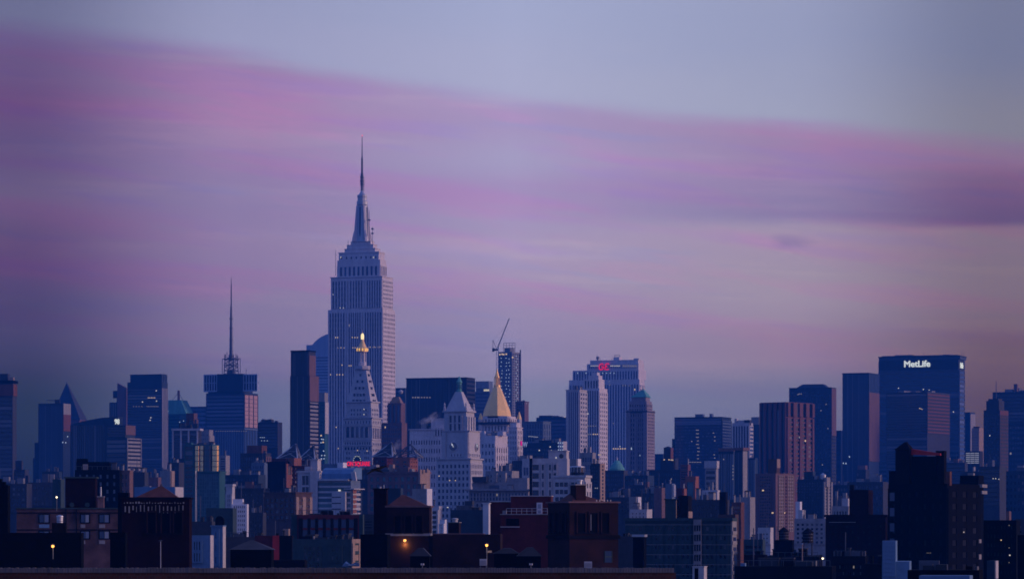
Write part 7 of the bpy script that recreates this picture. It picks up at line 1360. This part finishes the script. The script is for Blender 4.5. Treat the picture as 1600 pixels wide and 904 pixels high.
# ------------------------------------------------------------------ steam and air
def steam(label, a, b_, wid, d, dens):
    """one drifting plume from picture point a to b_: a soft-edged volume inside a long ellipsoid"""
    pa, pb = PT(*a, d), PT(*b_, d); L_ = (pb-pa).length/2; m = MB(); n, k = 16, 10
    m.loft([[(math.sin(math.pi*(j+.02)/(k+.04))*math.cos(2*math.pi*i/n), math.sin(math.pi*(j+.02)/(k+.04))*math.sin(2*math.pi*i/n), math.cos(math.pi*(j+.02)/(k+.04))) for i in range(n)] for j in range(k+1)])
    mat = bpy.data.materials.new('steam_vapour'); mat.use_nodes = True; t = mat.node_tree; t.nodes.clear(); l = t.links.new
    tcn = t.nodes.new('ShaderNodeTexCoord'); nz = t.nodes.new('ShaderNodeTexNoise'); nz.inputs['Scale'].default_value = 1.5; nz.inputs['Detail'].default_value = 5; nz.inputs['Distortion'].default_value = .8
    l(tcn.outputs['Object'], nz.inputs['Vector']); ln = t.nodes.new('ShaderNodeVectorMath'); ln.operation = 'LENGTH'; l(tcn.outputs['Object'], ln.inputs[0])
    fall = t.nodes.new('ShaderNodeMath'); fall.operation = 'MULTIPLY_ADD'; l(ln.outputs['Value'], fall.inputs[0]); fall.inputs[1].default_value = -.42; l(nz.outputs[0], fall.inputs[2])
    mr = t.nodes.new('ShaderNodeMapRange'); mr.inputs[1].default_value = .20; mr.inputs[2].default_value = .46; mr.inputs[3].default_value = 0; mr.inputs[4].default_value = dens; l(fall.outputs[0], mr.inputs[0])
    v = t.nodes.new('ShaderNodeVolumePrincipled'); v.inputs['Color'].default_value = (.97, .95, .97, 1); l(mr.outputs[0], v.inputs['Density'])
    ou = t.nodes.new('ShaderNodeOutputMaterial'); l(v.outputs[0], ou.inputs['Volume'])
    me = m.mesh('steam'); me.materials.append(mat); bm = bmesh.new(); bm.from_mesh(me); bmesh.ops.recalc_face_normals(bm, faces=bm.faces); bm.to_mesh(me); bm.free()
    o = bpy.data.objects.new('steam', me); COL.objects.link(o); o.location = (pa+pb)/2; o.rotation_euler = (pb-pa).to_track_quat('Z', 'Y').to_euler()
    w_ = wid*mpp(d); o.scale = (w_, w_, L_); tag(o, label, 'steam', kind='stuff')
steam('pale plume of steam rising left of the stone clock tower', (650, 664), (694, 644), 8.5, 2205, .22)
steam('small pale puff of steam behind the pyramid skylights', (604, 710), (634, 684), 8, 2130, .12)
hz = MB(); hz.box(-2600, 2600, -60, HAZE_FAR, -1, HAZE_TOP)
hm = bpy.data.materials.new('haze_air'); hm.use_nodes = True; t = hm.node_tree; t.nodes.clear()
v = t.nodes.new('ShaderNodeVolumePrincipled'); v.inputs['Color'].default_value = (*HAZE_COL, 1); v.inputs['Density'].default_value = HAZE_DENS; v.inputs['Anisotropy'].default_value = 0.0
ou = t.nodes.new('ShaderNodeOutputMaterial'); t.links.new(v.outputs[0], ou.inputs['Volume'])
me = hz.mesh('haze'); me.materials.append(hm); o = bpy.data.objects.new('haze', me); COL.objects.link(o); tag(o, kind='stuff')
GROUPS = {'office_tower': 'office towers of the skyline', 'office_block': 'office blocks of the skyline', 'apartment_block': 'apartment blocks and low roofs', 'apartment_tower': 'apartment towers', 'skyscraper': 'tallest skyscrapers',
          'brick_tower': 'brick roof towers', 'water_tank': 'water tanks on the roofs', 'air_conditioner': 'white air conditioners', 'roof_hood': 'black roof hoods', 'roof_lamp': 'lit roof lamps', 'brick_block': 'brick roof walls',
          'floodlight': 'floodlight heads', 'chimney': 'chimneys', 'factory': 'factories', 'house': 'small houses', 'clock_tower': 'clock towers', 'unfinished_tower': 'buildings under construction', 'lettering_sign': 'lettering on the dark slab', 'neon_sign': 'neon signs', 'roof_bulkhead': 'roof bulkheads', 'roof_shed': 'roof sheds', 'roof_block': 'dark roof blocks'}
for o_ in list(bpy.data.objects):
    if o_.parent is None and 'label' in o_.keys():
        g_ = GROUPS.get(o_.name.split('.')[0])
        if g_: o_['group'] = g_
try: hm.cycles.homogeneous_volume = True
except Exception: pass
